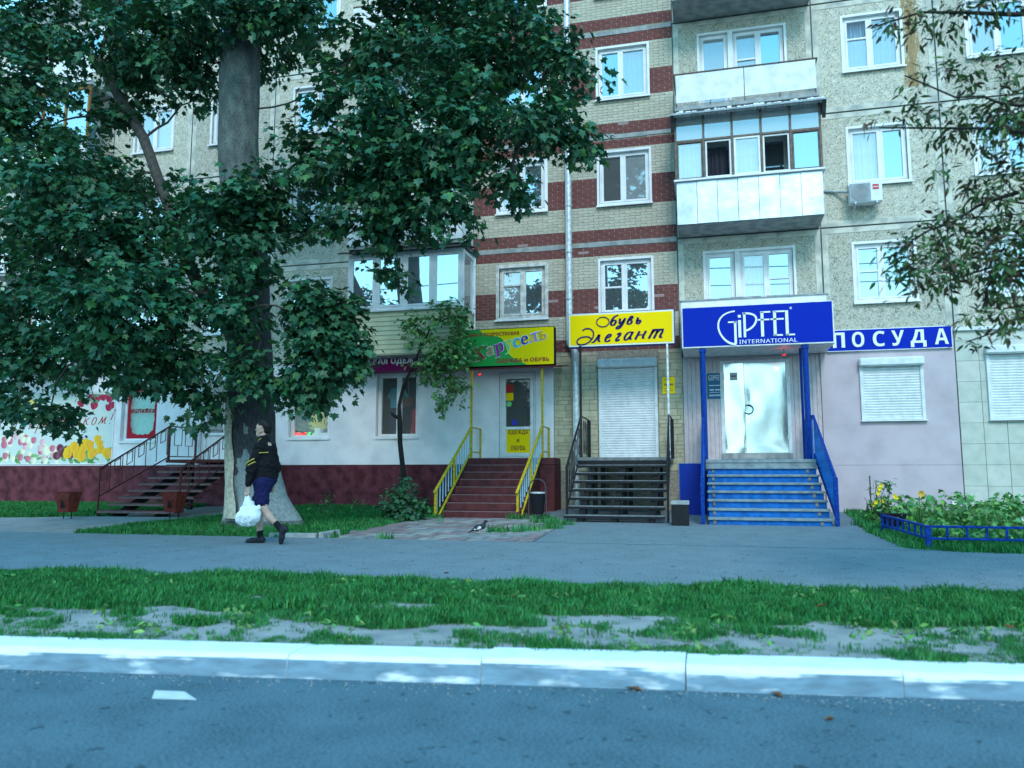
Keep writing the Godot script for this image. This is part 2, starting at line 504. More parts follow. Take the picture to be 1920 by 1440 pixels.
func stained_panel(base: ImageTexture) -> void:
	# the panel right of the top window with a brown rust run down its right side: laid once over the 2.8 m panel
	var src := base.get_image()
	var n := 768
	var run := noise(63, 0.03, FastNoiseLite.TYPE_SIMPLEX_SMOOTH, 3)
	var im := Image.create(n, n, false, Image.FORMAT_RGB8)
	for y in n:
		for x in n:
			var c := src.get_pixel(int(x * 2.8 / 1.1 * 1024.0 / n) % 1024, int(y * 2.8 / 1.1 * 1024.0 / n) % 1024)
			var wx := 2.8 * x / n
			var wy := 2.8 * y / n
			var k := run.get_noise_2d(x * 1.6, y * 0.22) * 0.5 + run.get_noise_2d(x * 3.0 + 300.0, y * 2.0) * 0.35 + 0.5
			var across := 1.0 - absf(wx - 2.18) / 0.22
			var d := clampf((across * 0.7 + k - 0.62) * 3.5, 0.0, 1.0) if across > 0.0 and wy < 2.35 else 0.0
			im.set_pixel(x, y, c.lerp(Color(0.55, 0.43, 0.27) * (0.8 + 0.4 * k), 0.75 * d))
	var m := mat("pebbles_stained", 1, 1, 1, 0.9)
	m.albedo_texture = tex(im)
	m.uv1_scale = Vector3.ONE / 2.8
	m.uv1_offset = Vector3(-2.75 / 2.8, 12.2 / 2.8, 0)

func make_asphalt(seed_: int, lo: float) -> ImageTexture:
	var size := 1024
	var a := noise(seed_, 0.006).get_seamless_image(size, size)
	var b := noise(seed_ + 1, 0.13, FastNoiseLite.TYPE_SIMPLEX, 3).get_seamless_image(size, size)
	var s := noise(seed_ + 2, 0.022, FastNoiseLite.TYPE_SIMPLEX_SMOOTH, 3).get_seamless_image(size, size)
	var im := Image.create(size, size, false, Image.FORMAT_RGB8)
	for y in size:
		for x in size:
			var q := lo + (1.0 - lo) * a.get_pixel(x, y).r + 0.42 * (b.get_pixel(x, y).r - 0.5)
			q *= 1.0 - 0.26 * clampf((s.get_pixel(x, y).r - 0.80) * 14.0, 0.0, 1.0)         # tar and oil patches
			q = clampf(q, 0, 1)
			im.set_pixel(x, y, Color(q, q, q))
	return tex(im)

func make_kerb() -> ImageTexture:
	# whitewash on a concrete kerb: whole on top, worn through on the upright face; u along the kerb, v from the back of the top to the foot
	var w := 1024
	var h := 256
	var a := noise(71, 0.007).get_seamless_image(w, h)
	var b := noise(72, 0.016).get_seamless_image(w, h)
	var im := Image.create(w, h, false, Image.FORMAT_RGB8)
	for y in h:
		var v := float(y) / h
		for x in w:
			var n1 := a.get_pixel(x, y).r
			var n2 := b.get_pixel(x, y).r
			var worn := 0.0
			if v > 0.58: worn = n1 * 0.75 + n2 * 0.35 - 0.36 + (0.14 if v > 0.64 else 0.0)
			elif v > 0.5: worn = n1 * 0.75 + n2 * 0.35 - 0.80
			else: worn = n1 * 0.7 + n2 * 0.4 - 0.90
			var p := clampf(worn * 3.6, 0.0, 0.92)
			var white := Color(0.90, 0.92, 0.93) * (0.93 + 0.1 * n2)
			var bare := Color(0.41, 0.52, 0.585) * (0.85 + 0.3 * n2)
			var q := white.lerp(bare, p)
			q.a = 1
			im.set_pixel(x, y, q)
	return tex(im)

func make_bark() -> ImageTexture:
	# u round the trunk, v up it over 10 m: pale grey poplar bark with dark lenticels above, furrowed bark below with shade under the crown painted in as a darker tone, remains of whitewash at the foot, one stripped pale strip
	var w := 512
	var h := 1024
	var a := noise(81, 0.02).get_seamless_image(w, h)
	var b := noise(82, 0.09).get_seamless_image(w, h)
	var im := Image.create(w, h, false, Image.FORMAT_RGB8)
	for y in h:
		var up := 10.0 * float(y) / h
		for x in w:
			var u := float(x) / w
			var n1 := a.get_pixel(x, y).r
			var n2 := b.get_pixel(x, y).r
			var len_ := b.get_pixel((x * 1) % w, (y * 5) % h).r
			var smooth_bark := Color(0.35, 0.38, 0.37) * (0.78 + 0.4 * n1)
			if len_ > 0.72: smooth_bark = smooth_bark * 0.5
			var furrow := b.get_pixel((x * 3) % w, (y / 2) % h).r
			var shaded_rough_bark := Color(0.27, 0.27, 0.28) * (0.55 + 0.8 * furrow)  # furrow grain, with the shade on the lower trunk painted in darker
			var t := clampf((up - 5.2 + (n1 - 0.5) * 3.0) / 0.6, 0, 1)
			var q := shaded_rough_bark.lerp(smooth_bark, t)
			var lime := Color(0.50, 0.54, 0.54) * (0.8 + 0.35 * n2)
			var edge := 1.15 + (n1 - 0.5) * 1.6
			if up < edge and n2 < 0.80: q = lime
			im.set_pixel(x, y, Color(q.r, q.g, q.b))
	return tex(im)

func side_z(x: float) -> float:      # pavement edge towards the road
	var p := [[-60.0, 12.6], [-8.0, 11.4], [-1.7, 11.15], [2.8, 10.77], [60.0, 9.6]]
	for i in p.size() - 1:
		if x <= p[i + 1][0]: return lerpf(p[i][1], p[i + 1][1], (x - p[i][0]) / (p[i + 1][0] - p[i][0]))
	return 9.6

func build_ground() -> void:
	var flat := func(_x, z): return gy(z)
	var g := Geo.new()
	g.quad(Vector3(-400, -0.56, 400), Vector3(400, -0.56, 400), Vector3(400, -0.56, -400), Vector3(-400, -0.56, -400))
	struct("ground", g, M.dark_soil)
	g = Geo.new()
	g.flat_poly([Vector2(-70, -0.2), Vector2(70, -0.2), Vector2(70, 11.73), Vector2(14, 11.73), Vector2(-16, 15.63), Vector2(-70, 15.63)], flat, 0.3)
	struct("verge_ground", g, M.soil)
	# road
	g = Geo.new()
	g.flat_poly([Vector2(-120, 15.6), Vector2(-16, 15.6), Vector2(14, 11.7), Vector2(120, 11.7), Vector2(120, 24), Vector2(-120, 24)], func(_x, _z): return -0.48, 0.08)
	struct("road", g, M.asphalt)
	g = Geo.new()
	g.flat_poly([Vector2(-3.30, 14.72), Vector2(-3.11, 14.70), Vector2(-2.93, 14.83), Vector2(-3.20, 14.87)], func(_x, _z): return -0.476, 0.003)
	struct("road_marking", g, M.road_paint)
	# far side of the road
	g = Geo.new()
	g.box(-120, 120, -0.6, -0.33, 24.0, 24.3)
	struct("far_kerb", g, M.concrete)
	g = Geo.new()
	g.box(-120, 120, -0.6, -0.36, 24.3, 90)
	struct("far_lawn", g, M.dark_soil)
	# pavement, its apron in front of the shops, and the path to the left-hand steps
	var up := func(_x, z): return gy(z) + 0.03
	g = Geo.new()
	g.flat_poly([Vector2(-60, 12.6), Vector2(-8, 11.4), Vector2(-1.7, 11.15), Vector2(2.8, 10.77), Vector2(60, 9.6), Vector2(60, 7.6), Vector2(4.0, 7.60), Vector2(3.4, 7.5), Vector2(2.85, 7.25), Vector2(2.6, 6.3), Vector2(2.5, 4.8), Vector2(2.65, 3.2), Vector2(3.3, 0.1), Vector2(-3.62, 0.1), Vector2(-3.55, 3.0), Vector2(-2.63, 4.2), Vector2(-2.54, 7.42), Vector2(-6.0, 7.48), Vector2(-8.3, 7.46), Vector2(-10.45, 7.54), Vector2(-60, 7.54)], up, 0.1)
	struct("pavement", g, M.pavement)
	g = Geo.new()
	g.flat_poly([Vector2(-60, 7.54), Vector2(-10.45, 7.54), Vector2(-10.85, 6.6), Vector2(-10.74, 5.67), Vector2(-10.45, 4.3), Vector2(-11.0, 3.9), Vector2(-13.3, 4.1), Vector2(-15, 4.75), Vector2(-60, 4.9)], func(_x, z): return gy(z) + 0.026, 0.1)
	struct("path", g, M.path)
	# a crack of the pavement where two layers of asphalt meet is left as a narrow raised seam
	g = Geo.new()
	for i in 24:
		var x := -3.0 + i * 0.25
		g.bar(Vector3(x, gy(7.46) + 0.031, 7.46 + 0.03 * sin(i * 1.7)), Vector3(x + 0.25, gy(7.46) + 0.031, 7.46 + 0.03 * sin((i + 1) * 1.7)), 0.012, 0.01)
	part(get_node("pavement"), "seam", g, M.asphalt)
	# paving slabs before the red steps
	var ps := Node3D.new()
	ps.name = "paved_area"
	add_child(ps, true)
	tag(ps, "", "", "", "structure")
	rng.seed = 12
	var area := PackedVector2Array([Vector2(-5.70, 7.43), Vector2(-2.57, 7.40), Vector2(-2.66, 4.25), Vector2(-3.56, 3.05), Vector2(-5.9, 3.02), Vector2(-5.96, 6.86)])
	var bed := Geo.new()
	bed.flat_poly(area, func(_x, z): return gy(z) + 0.008, 0.05)
	part(ps, "bedding", bed, M.soil)
	for r in 11:
		var z0 := 3.03 + r * 0.402
		for k in 9:
			var x0 := -6.05 + k * 0.402 + (0.2 if r % 2 else 0.0)
			var sq := PackedVector2Array([Vector2(x0, z0), Vector2(x0 + 0.39, z0), Vector2(x0 + 0.39, z0 + 0.39), Vector2(x0, z0 + 0.39)])
			var cut := Geometry2D.intersect_polygons(sq, area)
			if cut.is_empty() or cut[0].size() < 3: continue
			var lift := rng.randf_range(-0.006, 0.008)
			var tilt := rng.randf_range(-0.02, 0.02)
			var sg := Geo.new()
			sg.flat_poly(cut[0], func(x, z): return gy(z) + 0.03 + lift + tilt * (x - x0 - 0.2), 0.05)
			part(ps, "paving_slab", sg, [M.slab_grey, M.slab_pink, M.slab_grey, M.slab_pale, M.slab_pink][rng.randi() % 5])
	# kerb of single stones
	var kb := Node3D.new()
	kb.name = "kerb"
	add_child(kb, true)
	tag(kb, "", "", "", "structure")
	for i in range(-9, 9):
		var x0 := -0.16 + i * 1.26
		kerb_stone(kb, x0 + 0.004, x0 + 1.256, i)
	kerb_stone(kb, -60, -0.16 - 9 * 1.26, 40)
	kerb_stone(kb, -0.16 + 9 * 1.26, 60, 41)
	# low concrete edging of the tree lawn
	g = Geo.new()
	g.bar(Vector3(-6.02, gy(7.3) + 0.03, 7.44), Vector3(-5.98, gy(6.9) + 0.03, 6.9), 0.08, 0.16, 0.01)
	g.bar(Vector3(-6.9, gy(7.4) + 0.02, 7.47), Vector3(-6.08, gy(7.4) + 0.03, 7.45), 0.08, 0.14, 0.01)
	struct("lawn_edging", g, M.concrete)

func kerb_stone(parent: Node3D, x0: float, x1: float, seed_: int) -> void:
	var r := RandomNumberGenerator.new()
	r.seed = 100 + seed_
	var g := Geo.new()
	var drop := r.randf_range(-0.008, 0.008)
	var shift := r.randf_range(-0.012, 0.012)
	# profile from the back of the top to the foot, as [out, height, v]
	var prof := [[0.0, -0.5, 0.0], [0.0, -0.345, 0.02], [0.02, -0.33, 0.05], [0.20, -0.328, 0.3], [0.31, -0.332, 0.48], [0.335, -0.345, 0.54], [0.345, -0.37, 0.6], [0.36, -0.50, 0.98]]
	var n := maxi(1, int((x1 - x0) / 6.0))
	for s in n:
		var a := lerpf(x0, x1, float(s) / n)
		var b := lerpf(x0, x1, float(s + 1) / n)
		for i in prof.size() - 1:
			var p = prof[i]
			var q = prof[i + 1]
			var pa := Vector3(a, p[1] + drop, kz(a) + p[0] + shift)
			var pb := Vector3(b, p[1] + drop, kz(b) + p[0] + shift)
			var qa := Vector3(a, q[1] + drop, kz(a) + q[0] + shift)
			var qb := Vector3(b, q[1] + drop, kz(b) + q[0] + shift)
			var nn := (qa - pa).cross(pb - pa).normalized()
			var u := a / 5.0
			var w := b / 5.0
			g.tri_n(pa, qa, qb, nn, nn, nn, Vector2(u, p[2]), Vector2(u, q[2]), Vector2(w, q[2]))
			g.tri_n(pa, qb, pb, nn, nn, nn, Vector2(u, p[2]), Vector2(w, q[2]), Vector2(w, p[2]))
	for e in [x0, x1]:
		for i in range(1, prof.size() - 1):
			var o := Vector3(e, -0.5 + drop, kz(e) + shift)
			var p := Vector3(e, prof[i][1] + drop, kz(e) + prof[i][0] + shift)
			var q := Vector3(e, prof[i + 1][1] + drop, kz(e) + prof[i + 1][0] + shift)
			if e == x0: g.tri(o, q, p)
			else: g.tri(o, p, q)
	part(parent, "kerb_stone", g, M.kerb_paint)

# ---------- grass ----------
func tuft_mesh(blades: int, h: float, w: float, seed_: int, spread: float) -> ArrayMesh:
	var r := RandomNumberGenerator.new()
	r.seed = seed_
	var g := Geo.new()
	for i in blades:
		var a := r.randf() * TAU
		var o := Vector3(r.randf_range(-spread, spread), 0, r.randf_range(-spread, spread))
		var d := Vector3(cos(a), 0, sin(a))
		var s := Vector3(-d.z, 0, d.x) * w * r.randf_range(0.7, 1.2)
		var hh := h * r.randf_range(0.55, 1.15)
		var lean := r.randf_range(0.1, 0.7) * hh
		var m := o + d * lean * 0.35 + Vector3(0, hh * 0.6, 0)
		var t := o + d * lean + Vector3(0, hh, 0)
		g.quad(o - s, o + s, m + s * 0.8, m - s * 0.8)
		g.tri(m - s * 0.8, m + s * 0.8, t)
	return g.mesh()

func green(r: RandomNumberGenerator, dry := 0.12) -> Color:
	var k := r.randf_range(0.5, 1.35)
	if r.randf() < dry * 1.6: return Color(1.9 * k, 1.15 * k, 1.2 * k)
	return Color(k * r.randf_range(0.8, 1.25), k, k * r.randf_range(0.7, 1.2))

func build_grass() -> void:
	var r := RandomNumberGenerator.new()
	r.seed = 77
	var patch := noise(91, 0.55, FastNoiseLite.TYPE_SIMPLEX_SMOOTH, 3)
	var xf := []
	var cols := []
	# roadside strip: closed turf beside the pavement, worn to bare sandy soil along the kerb
	for i in 80000:
		var x := r.randf_range(-11.5, 7.0)
		var a := side_z(x)
		var b := kz(x)
		var z := r.randf_range(a - 0.05, b + 0.05)
		var t := (z - a) / (b - a)
		var k := patch.get_noise_2d(x * 0.6, z * 1.6)
		var keep := 1.0
		var edge := 0.58 + 0.55 * k
		if t > edge: keep = 0.03 + (0.35 if patch.get_noise_2d(x * 2.2, z * 3.0 + 30.0) > 0.12 else 0.0)
		if t > 0.93: keep = maxf(keep, 0.55 if patch.get_noise_2d(x * 0.9 + 40, 3.0) > -0.12 else 0.05)
		if r.randf() > keep: continue
		var s := r.randf_range(0.55, 1.1) * (0.6 if t > edge else 1.0) * (1.0 + 0.9 * patch.get_noise_2d(x * 1.7 + 90.0, z * 2.0))
		xf.append(Transform3D(Basis(Vector3.UP, r.randf() * TAU).scaled(Vector3(s, s * r.randf_range(0.6, 1.2), s)), Vector3(x, gy(z) - 0.005, z)))
		cols.append(green(r))
	# broad-leaved weeds in the turf, and grit washed along the foot of the kerb
	var wx_ := []
	var wc := []
	for i in 420:
		var x := r.randf_range(-10.0, 6.5)
		var z := r.randf_range(side_z(x), kz(x))
		if patch.get_noise_2d(x * 1.3 + 7.0, z * 1.3) < -0.05: continue
		var o := Vector3(x, gy(z), z)
		for k in 9:
			var a := TAU * k / 9.0 + r.randf()
			var out := Vector3(cos(a), 0, sin(a))
			wx_.append(Transform3D(leaf_basis(r, out, 0.0, r.randf_range(0.5, 1.1)), o + Vector3(0, r.randf_range(0.02, 0.07), 0) + out * 0.03))
			wc.append(green(r, 0.2) * 1.2)
	scatter(self, "roadside_weeds_foliage", narrow_leaf(0.075, 0.03), M.bed_leaf, wx_, wc)
	var gx := []
	var stone := Geo.new()
	stone.box(-0.5, 0.5, -0.35, 0.35, -0.4, 0.4, 0.2)
	for i in 900:
		var x := r.randf_range(-8.0, 5.0)
		var z := kz(x) + 0.37 + absf(r.randfn()) * 0.12
		var s := r.randf_range(0.004, 0.016)
		gx.append(Transform3D(Basis(Vector3.UP, r.randf() * TAU).scaled(Vector3(s, s * 0.7, s)), Vector3(x, -0.478, z)))
	scatter(self, "gutter_gravel", stone.mesh(), M.concrete, gx, [])
	scatter(self, "roadside_grass", tuft_mesh(11, 0.075, 0.0055, 5, 0.065), M.grass_blade, xf, cols)
	# lawn round the big tree and under the facade
	xf = []; cols = []
	var lawns := [PackedVector2Array([Vector2(-10.6, 7.56), Vector2(-5.9, 7.5), Vector2(-5.95, 6.8), Vector2(-5.9, 0.1), Vector2(-10.3, 0.1), Vector2(-10.4, 4.2), Vector2(-10.75, 5.7)]), PackedVector2Array([Vector2(-24, 0.1), Vector2(-13.2, 0.1), Vector2(-13.3, 4.1), Vector2(-15, 4.8), Vector2(-24, 4.95)])]
	for i in 42000:
		var x := r.randf_range(-24, -5.8)
		var z := r.randf_range(0.1, 7.6)
		var p := Vector2(x, z)
		if not (Geometry2D.is_point_in_polygon(p, lawns[0]) or Geometry2D.is_point_in_polygon(p, lawns[1])): continue
		if patch.get_noise_2d(x * 0.8, z * 0.8) < -0.22 and r.randf() < 0.8: continue
		var s := r.randf_range(0.6, 1.1)
		xf.append(Transform3D(Basis(Vector3.UP, r.randf() * TAU).scaled(Vector3(s, s, s)), Vector3(x, gy(z) - 0.005, z)))
		cols.append(green(r))
	scatter(self, "lawn_grass", tuft_mesh(10, 0.12, 0.008, 6, 0.06), M.grass_blade, xf, cols)
	# grass and weeds in the joints and at the foot of things
	xf = []; cols = []
	for spot in [[-3.4, 5.95, 0.22], [-2.98, 5.85, 0.16], [-2.72, 5.2, 0.2], [-2.66, 4.4, 0.2], [-3.92, 3.2, 0.18], [-3.3, 3.05, 0.25], [-5.7, 3.25, 0.25], [-5.95, 3.6, 0.35], [-3.05, 4.0, 0.25], [2.75, 3.6, 0.25], [2.65, 4.6, 0.2], [-4.9, 7.42, 0.1]]:
		for i in int(15 * spot[2] / 0.2):
			var x: float = spot[0] + r.randfn() * spot[2] * 0.7
			var z: float = spot[1] + r.randfn() * spot[2] * 0.5
			xf.append(Transform3D(Basis(Vector3.UP, r.randf() * TAU).scaled(Vector3.ONE * r.randf_range(0.6, 1.3)), Vector3(x, gy(z) + 0.02, z)))
			cols.append(green(r))
	# flower bed underfoot
	var bedp := PackedVector2Array([Vector2(2.6, 7.2), Vector2(2.95, 7.45), Vector2(3.5, 7.55), Vector2(10, 7.6), Vector2(10, 0.2), Vector2(3.0, 0.2), Vector2(2.75, 3.2), Vector2(2.6, 4.8)])
	for i in 26000:
		var x := r.randf_range(2.4, 10)
		var z := r.randf_range(0.2, 7.6)
		if not Geometry2D.is_point_in_polygon(Vector2(x, z), bedp): continue
		if z < 6.8 and r.randf() < 0.6 and x > 3.2: continue
		xf.append(Transform3D(Basis(Vector3.UP, r.randf() * TAU).scaled(Vector3.ONE * r.randf_range(0.6, 1.2)), Vector3(x, gy(z) - 0.005, z)))
		cols.append(green(r))
	scatter(self, "weeds_grass", tuft_mesh(9, 0.12, 0.009, 7, 0.07), M.grass_blade, xf, cols)
	# fallen leaves lying on the road and in the grass
	var g := Geo.new()
	for k in 2:
		pass
	var spots := [[-0.47, -0.478, 13.99, 1.5, "largest fallen leaf, brown and curled, on the road just below the kerb"], [0.37, -0.478, 13.92, 1.15, "orange-brown leaf lying on the road at the foot of the kerb, farthest right"], [-1.0, -0.478, 14.0, 0.8, "small brown leaf lying on the road by the kerb, left of the larger curled one"], [0.60, -0.478, 14.35, 0.7, "small dull brown leaf lying on the open asphalt away from the kerb"], [0.85, gy(12.2) + 0.1, 12.25, 1.0, "yellow-brown leaf caught in the roadside grass before the blue steps"], [2.01, gy(12.7) + 0.09, 12.72, 1.5, "largest brown leaf in the roadside grass near its worn edge by the kerb"], [-2.61, gy(10.83) + 0.1, 11.25, 1.0, "yellow leaf in the roadside grass beside the pavement, before the red steps"]]
	for s in spots:
		g = Geo.new()
		r.seed = int(s[0] * 100) + 900
		var o := Vector3(s[0], s[1], s[2])
		var a := r.randf() * TAU
		var d := Vector3(cos(a), 0, sin(a)) * 0.042 * float(s[3])
		var w := Vector3(-d.z, 0, d.x) * 0.6
		var mid := Vector3(0, 0.004, 0)
		g.quad(o - d, o + w + Vector3(0, 0.02, 0), o + d + Vector3(0, 0.012, 0), o + mid)
		g.quad(o - d, o + mid, o + d + Vector3(0, 0.012, 0), o - w + Vector3(0, 0.022, 0))
		single("fallen_leaf", g, M.dry_leaf, o, s[4], "leaf", "fallen leaves")

var bld: Node3D

func pane_quad(x0: float, x1: float, y0: float, y1: float, z: float) -> Geo:
	var g := Geo.new()
	g.quad(Vector3(x0, y0, z), Vector3(x1, y0, z), Vector3(x1, y1, z), Vector3(x0, y1, z))
	return g

func cloth(x0: float, x1: float, y0: float, y1: float, z: float, amp := 0.03, waves := 7.0) -> Geo:
	var g := Geo.new()
	var n := int(waves * 6)
	for i in n:
		var a := lerpf(x0, x1, float(i) / n)
		var b := lerpf(x0, x1, float(i + 1) / n)
		var za := z + amp * sin(TAU * waves * i / n + 0.6 * sin(i * 0.7))
		var zb := z + amp * sin(TAU * waves * (i + 1) / n + 0.6 * sin((i + 1) * 0.7))
		g.quad(Vector3(a, y0, za), Vector3(b, y0, zb), Vector3(b, y1, zb), Vector3(a, y1, za))
	return g

# one window: surround, frame, mullion, sashes with panes, optional bars, curtains, sheet-metal sill
# sashes: [[width share, pane material, curtain material or "", bar height share or 0, bar pane material], ...]
func window(x0: float, x1: float, y0: float, y1: float, sashes: Array, frame := "white_frame", sill := true, surround := 0.06, label := "") -> Node3D:
	var w := Node3D.new()
	var key := "window"
	var i: int = used.get("bw", 0)
	used["bw"] = i + 1
	w.name = key if i == 0 else "%s_%03d" % [key, i]
	w.position = Vector3((x0 + x1) / 2, y0, 0)
	bld.add_child(w, true)
	if label: w.set_meta("label", label)
	var g := Geo.new()
	if surround > 0.0: g.ring(x0, x1, y0, y1, surround, -0.01, 0.018, 0.004)
	var a := x0 + maxf(surround, 0.01)
	var b := x1 - maxf(surround, 0.01)
	var c := y0 + maxf(surround, 0.01)
	var d := y1 - maxf(surround, 0.01)
	g.ring(a, b, c, d, 0.055, -0.15, -0.07, 0.006)
	g.box(a, b, d - 0.003, d + 0.004, -0.20, -0.012)
	var px := a + 0.05
	var span := b - a - 0.10
	var total := 0.0
	for s in sashes: total += s[0]
	var glassy := []
	var cloths := []
	var at := px
	for k in sashes.size():
		var s = sashes[k]
		var wdt: float = span * float(s[0]) / total
		var p := at
		var q := at + wdt
		at = q
		if k > 0: g.box(p - 0.035, p + 0.035, c + 0.05, d - 0.05, -0.15, -0.065, 0.006)
		var sp := p + (0.02 if k > 0 else 0.0)
		var sq := q - (0.02 if k < sashes.size() - 1 else 0.0)
		g.ring(sp, sq, c + 0.05, d - 0.05, 0.05, -0.135, -0.058, 0.006)
		var bar: float = s[3] if s.size() > 3 else 0.0
		var ya := c + 0.095
		var yb := d - 0.095
		if bar > 0.0:
			var ym := lerpf(ya, yb, bar)
			g.box(sp + 0.045, sq - 0.045, ym - 0.022, ym + 0.022, -0.13, -0.06, 0.005)
			glassy.append([sp + 0.045, sq - 0.045, ya - 0.005, ym, s[1]])
			glassy.append([sp + 0.045, sq - 0.045, ym, yb + 0.005, s[4] if s.size() > 4 else s[1]])
		else:
			glassy.append([sp + 0.045, sq - 0.045, ya - 0.005, yb + 0.005, s[1]])
		if s[2] != "": cloths.append([sp, sq, c, d, s[2], s[5] if s.size() > 5 else 0.0])
	part(w, "frame", g, M[frame])
	for p in glassy: part(w, "pane", pane_quad(p[0], p[1], p[2], p[3], -0.10), M[p[4]])
	for p in cloths: part(w, "curtain", cloth(p[0], p[1], lerpf(p[2], p[3], p[5]), p[3], -0.24), M[p[4]])
	if sill:
		g = Geo.new()
		g.quad(Vector3(x0 - 0.02, y0 + 0.012, 0.085), Vector3(x1 + 0.02, y0 + 0.012, 0.085), Vector3(x1 + 0.02, y0 + 0.065, -0.07), Vector3(x0 - 0.02, y0 + 0.065, -0.07))
		g.box(x0 - 0.02, x1 + 0.02, y0 - 0.025, y0 + 0.012, 0.082, 0.086)
		part(w, "sill", g, M.white_frame)
	return w

func facade_panel(x0: float, x1: float, y0: float, y1: float, holes: Array, mat_name: String, border := 0.13) -> void:
	var g := Geo.new()
	g.holed(x0 + 0.016, x1 - 0.016, y0 + 0.018, y1 - 0.018, -0.30, 0.0, holes)
	var p := part(bld, "facade_panel", g, M[mat_name])
	g = Geo.new()
	g.ring(x0 + 0.016, x1 - 0.016, y0 + 0.018, y1 - 0.018, border, -0.02, 0.010, 0.004)
	part(p, "panel_border", g, M.panel_border)

func hole(w: Array, s := 0.055) -> Array:
	return [w[0] + s, w[1] - s, w[2] + s, w[3] - s]

func build_structure() -> void:
	bld = thing("apartment_building", "long pale block of flats of pebbled concrete panels with a striped brick bay", "building", Vector3(-6, 0, 0))
	var J := [3.8, 6.6, 9.4, 12.2, 15.0]
	# shell: slabs, back and end walls, cross walls, so that the rooms are closed and dark
	var g := Geo.new()
	for y in J: g.box(-23.0, 11.3, y - 0.22, y - 0.01, -6.0, -0.31)
	g.box(-23.0, 11.3, -0.5, 1.18, -6.0, -0.31)
	part(bld, "floor_slab", g, M.room)
	g = Geo.new()
	g.box(-23.1, 11.4, -0.5, 15.6, -6.3, -6.0)
	g.box(-23.4, -23.0, -0.5, 15.6, -6.3, 0.0)
	g.box(11.3, 11.7, -0.5, 15.6, -6.3, 0.0)
	part(bld, "rear_wall", g, M.panel_border)
	for x in [-20.4, -17.1, -14.4, -11.7, -8.9, -5.75, -3.64, -0.55, 2.75, 5.43, 8.1]:
		for k in 5:
			var yb: float = 1.18 if k == 0 else J[k - 1] - 0.01
			g = Geo.new()
			g.box(x - 0.08, x + 0.08, yb, J[k] - 0.22, -6.0, -0.31)
			part(bld, "cross_wall", g, M.room)
	g = Geo.new()
	g.box(-23.2, 11.5, 15.0, 15.7, -0.35, 0.12)
	g.box(-23.2, 11.5, 14.99, 15.1, -6.3, -0.35)
	part(bld, "roof", g, M.concrete)
	# joints behind the panels
	g = Geo.new()
	for y in J: g.box(-23.0, 11.4, y - 0.05, y + 0.05, -0.305, -0.022)
	for x in [-20.4, -17.1, -14.4, -11.7, -8.9, -5.75, -0.55, 2.75, 5.43, 8.1]: g.box(x - 0.05, x + 0.05, 3.8, 15.0, -0.305, -0.0225)
	part(bld, "joint_seal", g, M.joint)
	var R := [4.76, 7.56, 10.36, 13.16]
	# --- panel columns with one window each ---
	var w_cols := [[-17.1, -14.4, -16.42, -15.02], [-14.4, -11.7, -13.80, -12.42], [-11.7, -8.9, -11.14, -9.74], [2.75, 5.43, 3.40, 4.77], [5.43, 8.1, 6.07, 7.44]]
	var mg := "mirror_glass"
	var plain := [[1, mg, ""], [1, mg, ""]]
	var special := {
		"3_0": [[1, mg, "", 0.53], [1.25, mg, ""]],
		"3_1": [[1.25, "glass", "tulle"], [1, mg, "blue_curtain"]],
		"3_2": [[1, "glass", "blue_curtain", 0.62, "clear_glass", 0.0], [1.15, "glass", "blue_curtain"]],
		"2_2": [[1, mg, "tulle"], [1, "glass", "blue_curtain"]],
		"1_2": [[1, "glass", "tulle"], [1.2, mg, ""]],
		"4_1": [[1, "glass", "tulle"], [1, mg, ""]],
		"4_2": [[1, "glass", "blue_curtain"], [1, mg, "", 0.0, mg]],
		"4_0": [[1, "glass", "tulle", 0.0, mg, 0.4], [1, mg, ""]],
		"0_2": [[1, "glass", "blue_curtain"], [1, "glass", "tulle"]],
		"2_1": [[1, mg, ""], [1, "glass", "grey_curtain"]],
	}
	for ci in w_cols.size():
		var c = w_cols[ci]
		for k in 4:
			var wd := [c[2], c[3], R[k] + 0.0, R[k] + 1.46]
			facade_panel(c[0], c[1], J[k], J[k + 1], [hole(wd)], "pebbles_stained" if ci == 3 and k == 2 else ("pebbles" if (ci + k) % 3 else "pebbles_dark"))
			window(wd[0], wd[1], wd[2], wd[3], special.get("%d_%d" % [ci, k], plain))
	# end column outside the picture on each side
	for k in 4:
		facade_panel(8.1, 11.4, J[k], J[k + 1], [], "pebbles")
		facade_panel(-23.0, -20.4, J[k], J[k + 1], [], "pebbles")
	# --- balcony columns: door and window in a panel, balcony in front ---
	for bx in [[-20.4, -17.1], [-8.9, -5.75], [-0.55, 2.75]]:
		var o: float = bx[0] + 0.60
		for k in 4:
			var top: float = R[k] + 1.48
			var dr := [o, o + 0.80, J[k] + 0.16, top]
			var wn := [o + 0.80, o + 2.12, R[k] + 0.02, top]
			facade_panel(bx[0], bx[1], J[k], J[k + 1], [[dr[0] + 0.05, dr[1] - 0.001, dr[2] + 0.05, top - 0.05], [wn[0] - 0.001, wn[1] - 0.05, wn[2] + 0.05, top - 0.05]], "pebbles_dark")
			var at_right: bool = bx[0] > -1.0
			var bright: bool = at_right and k == 0
			window(dr[0], dr[1], dr[2], top, [[1, mg if bright else "glass", "" if bright else ("dark_curtain" if k == 1 else ""), 0.32, mg if k != 2 else "glass"]], "white_frame", false)
			window(wn[0], wn[1], wn[2], top, [[1, ("glass" if bright else mg) if k != 2 else "glass", "tulle" if bright else ("" if k != 2 else "blue_curtain"), 0.0 if k == 0 else 0.45], [1, mg, "tulle" if k == 2 else "", 0.48 if bright else 0.0]], "white_frame", false)
	# --- striped brick bay ---
	build_brick_bay(J, R)

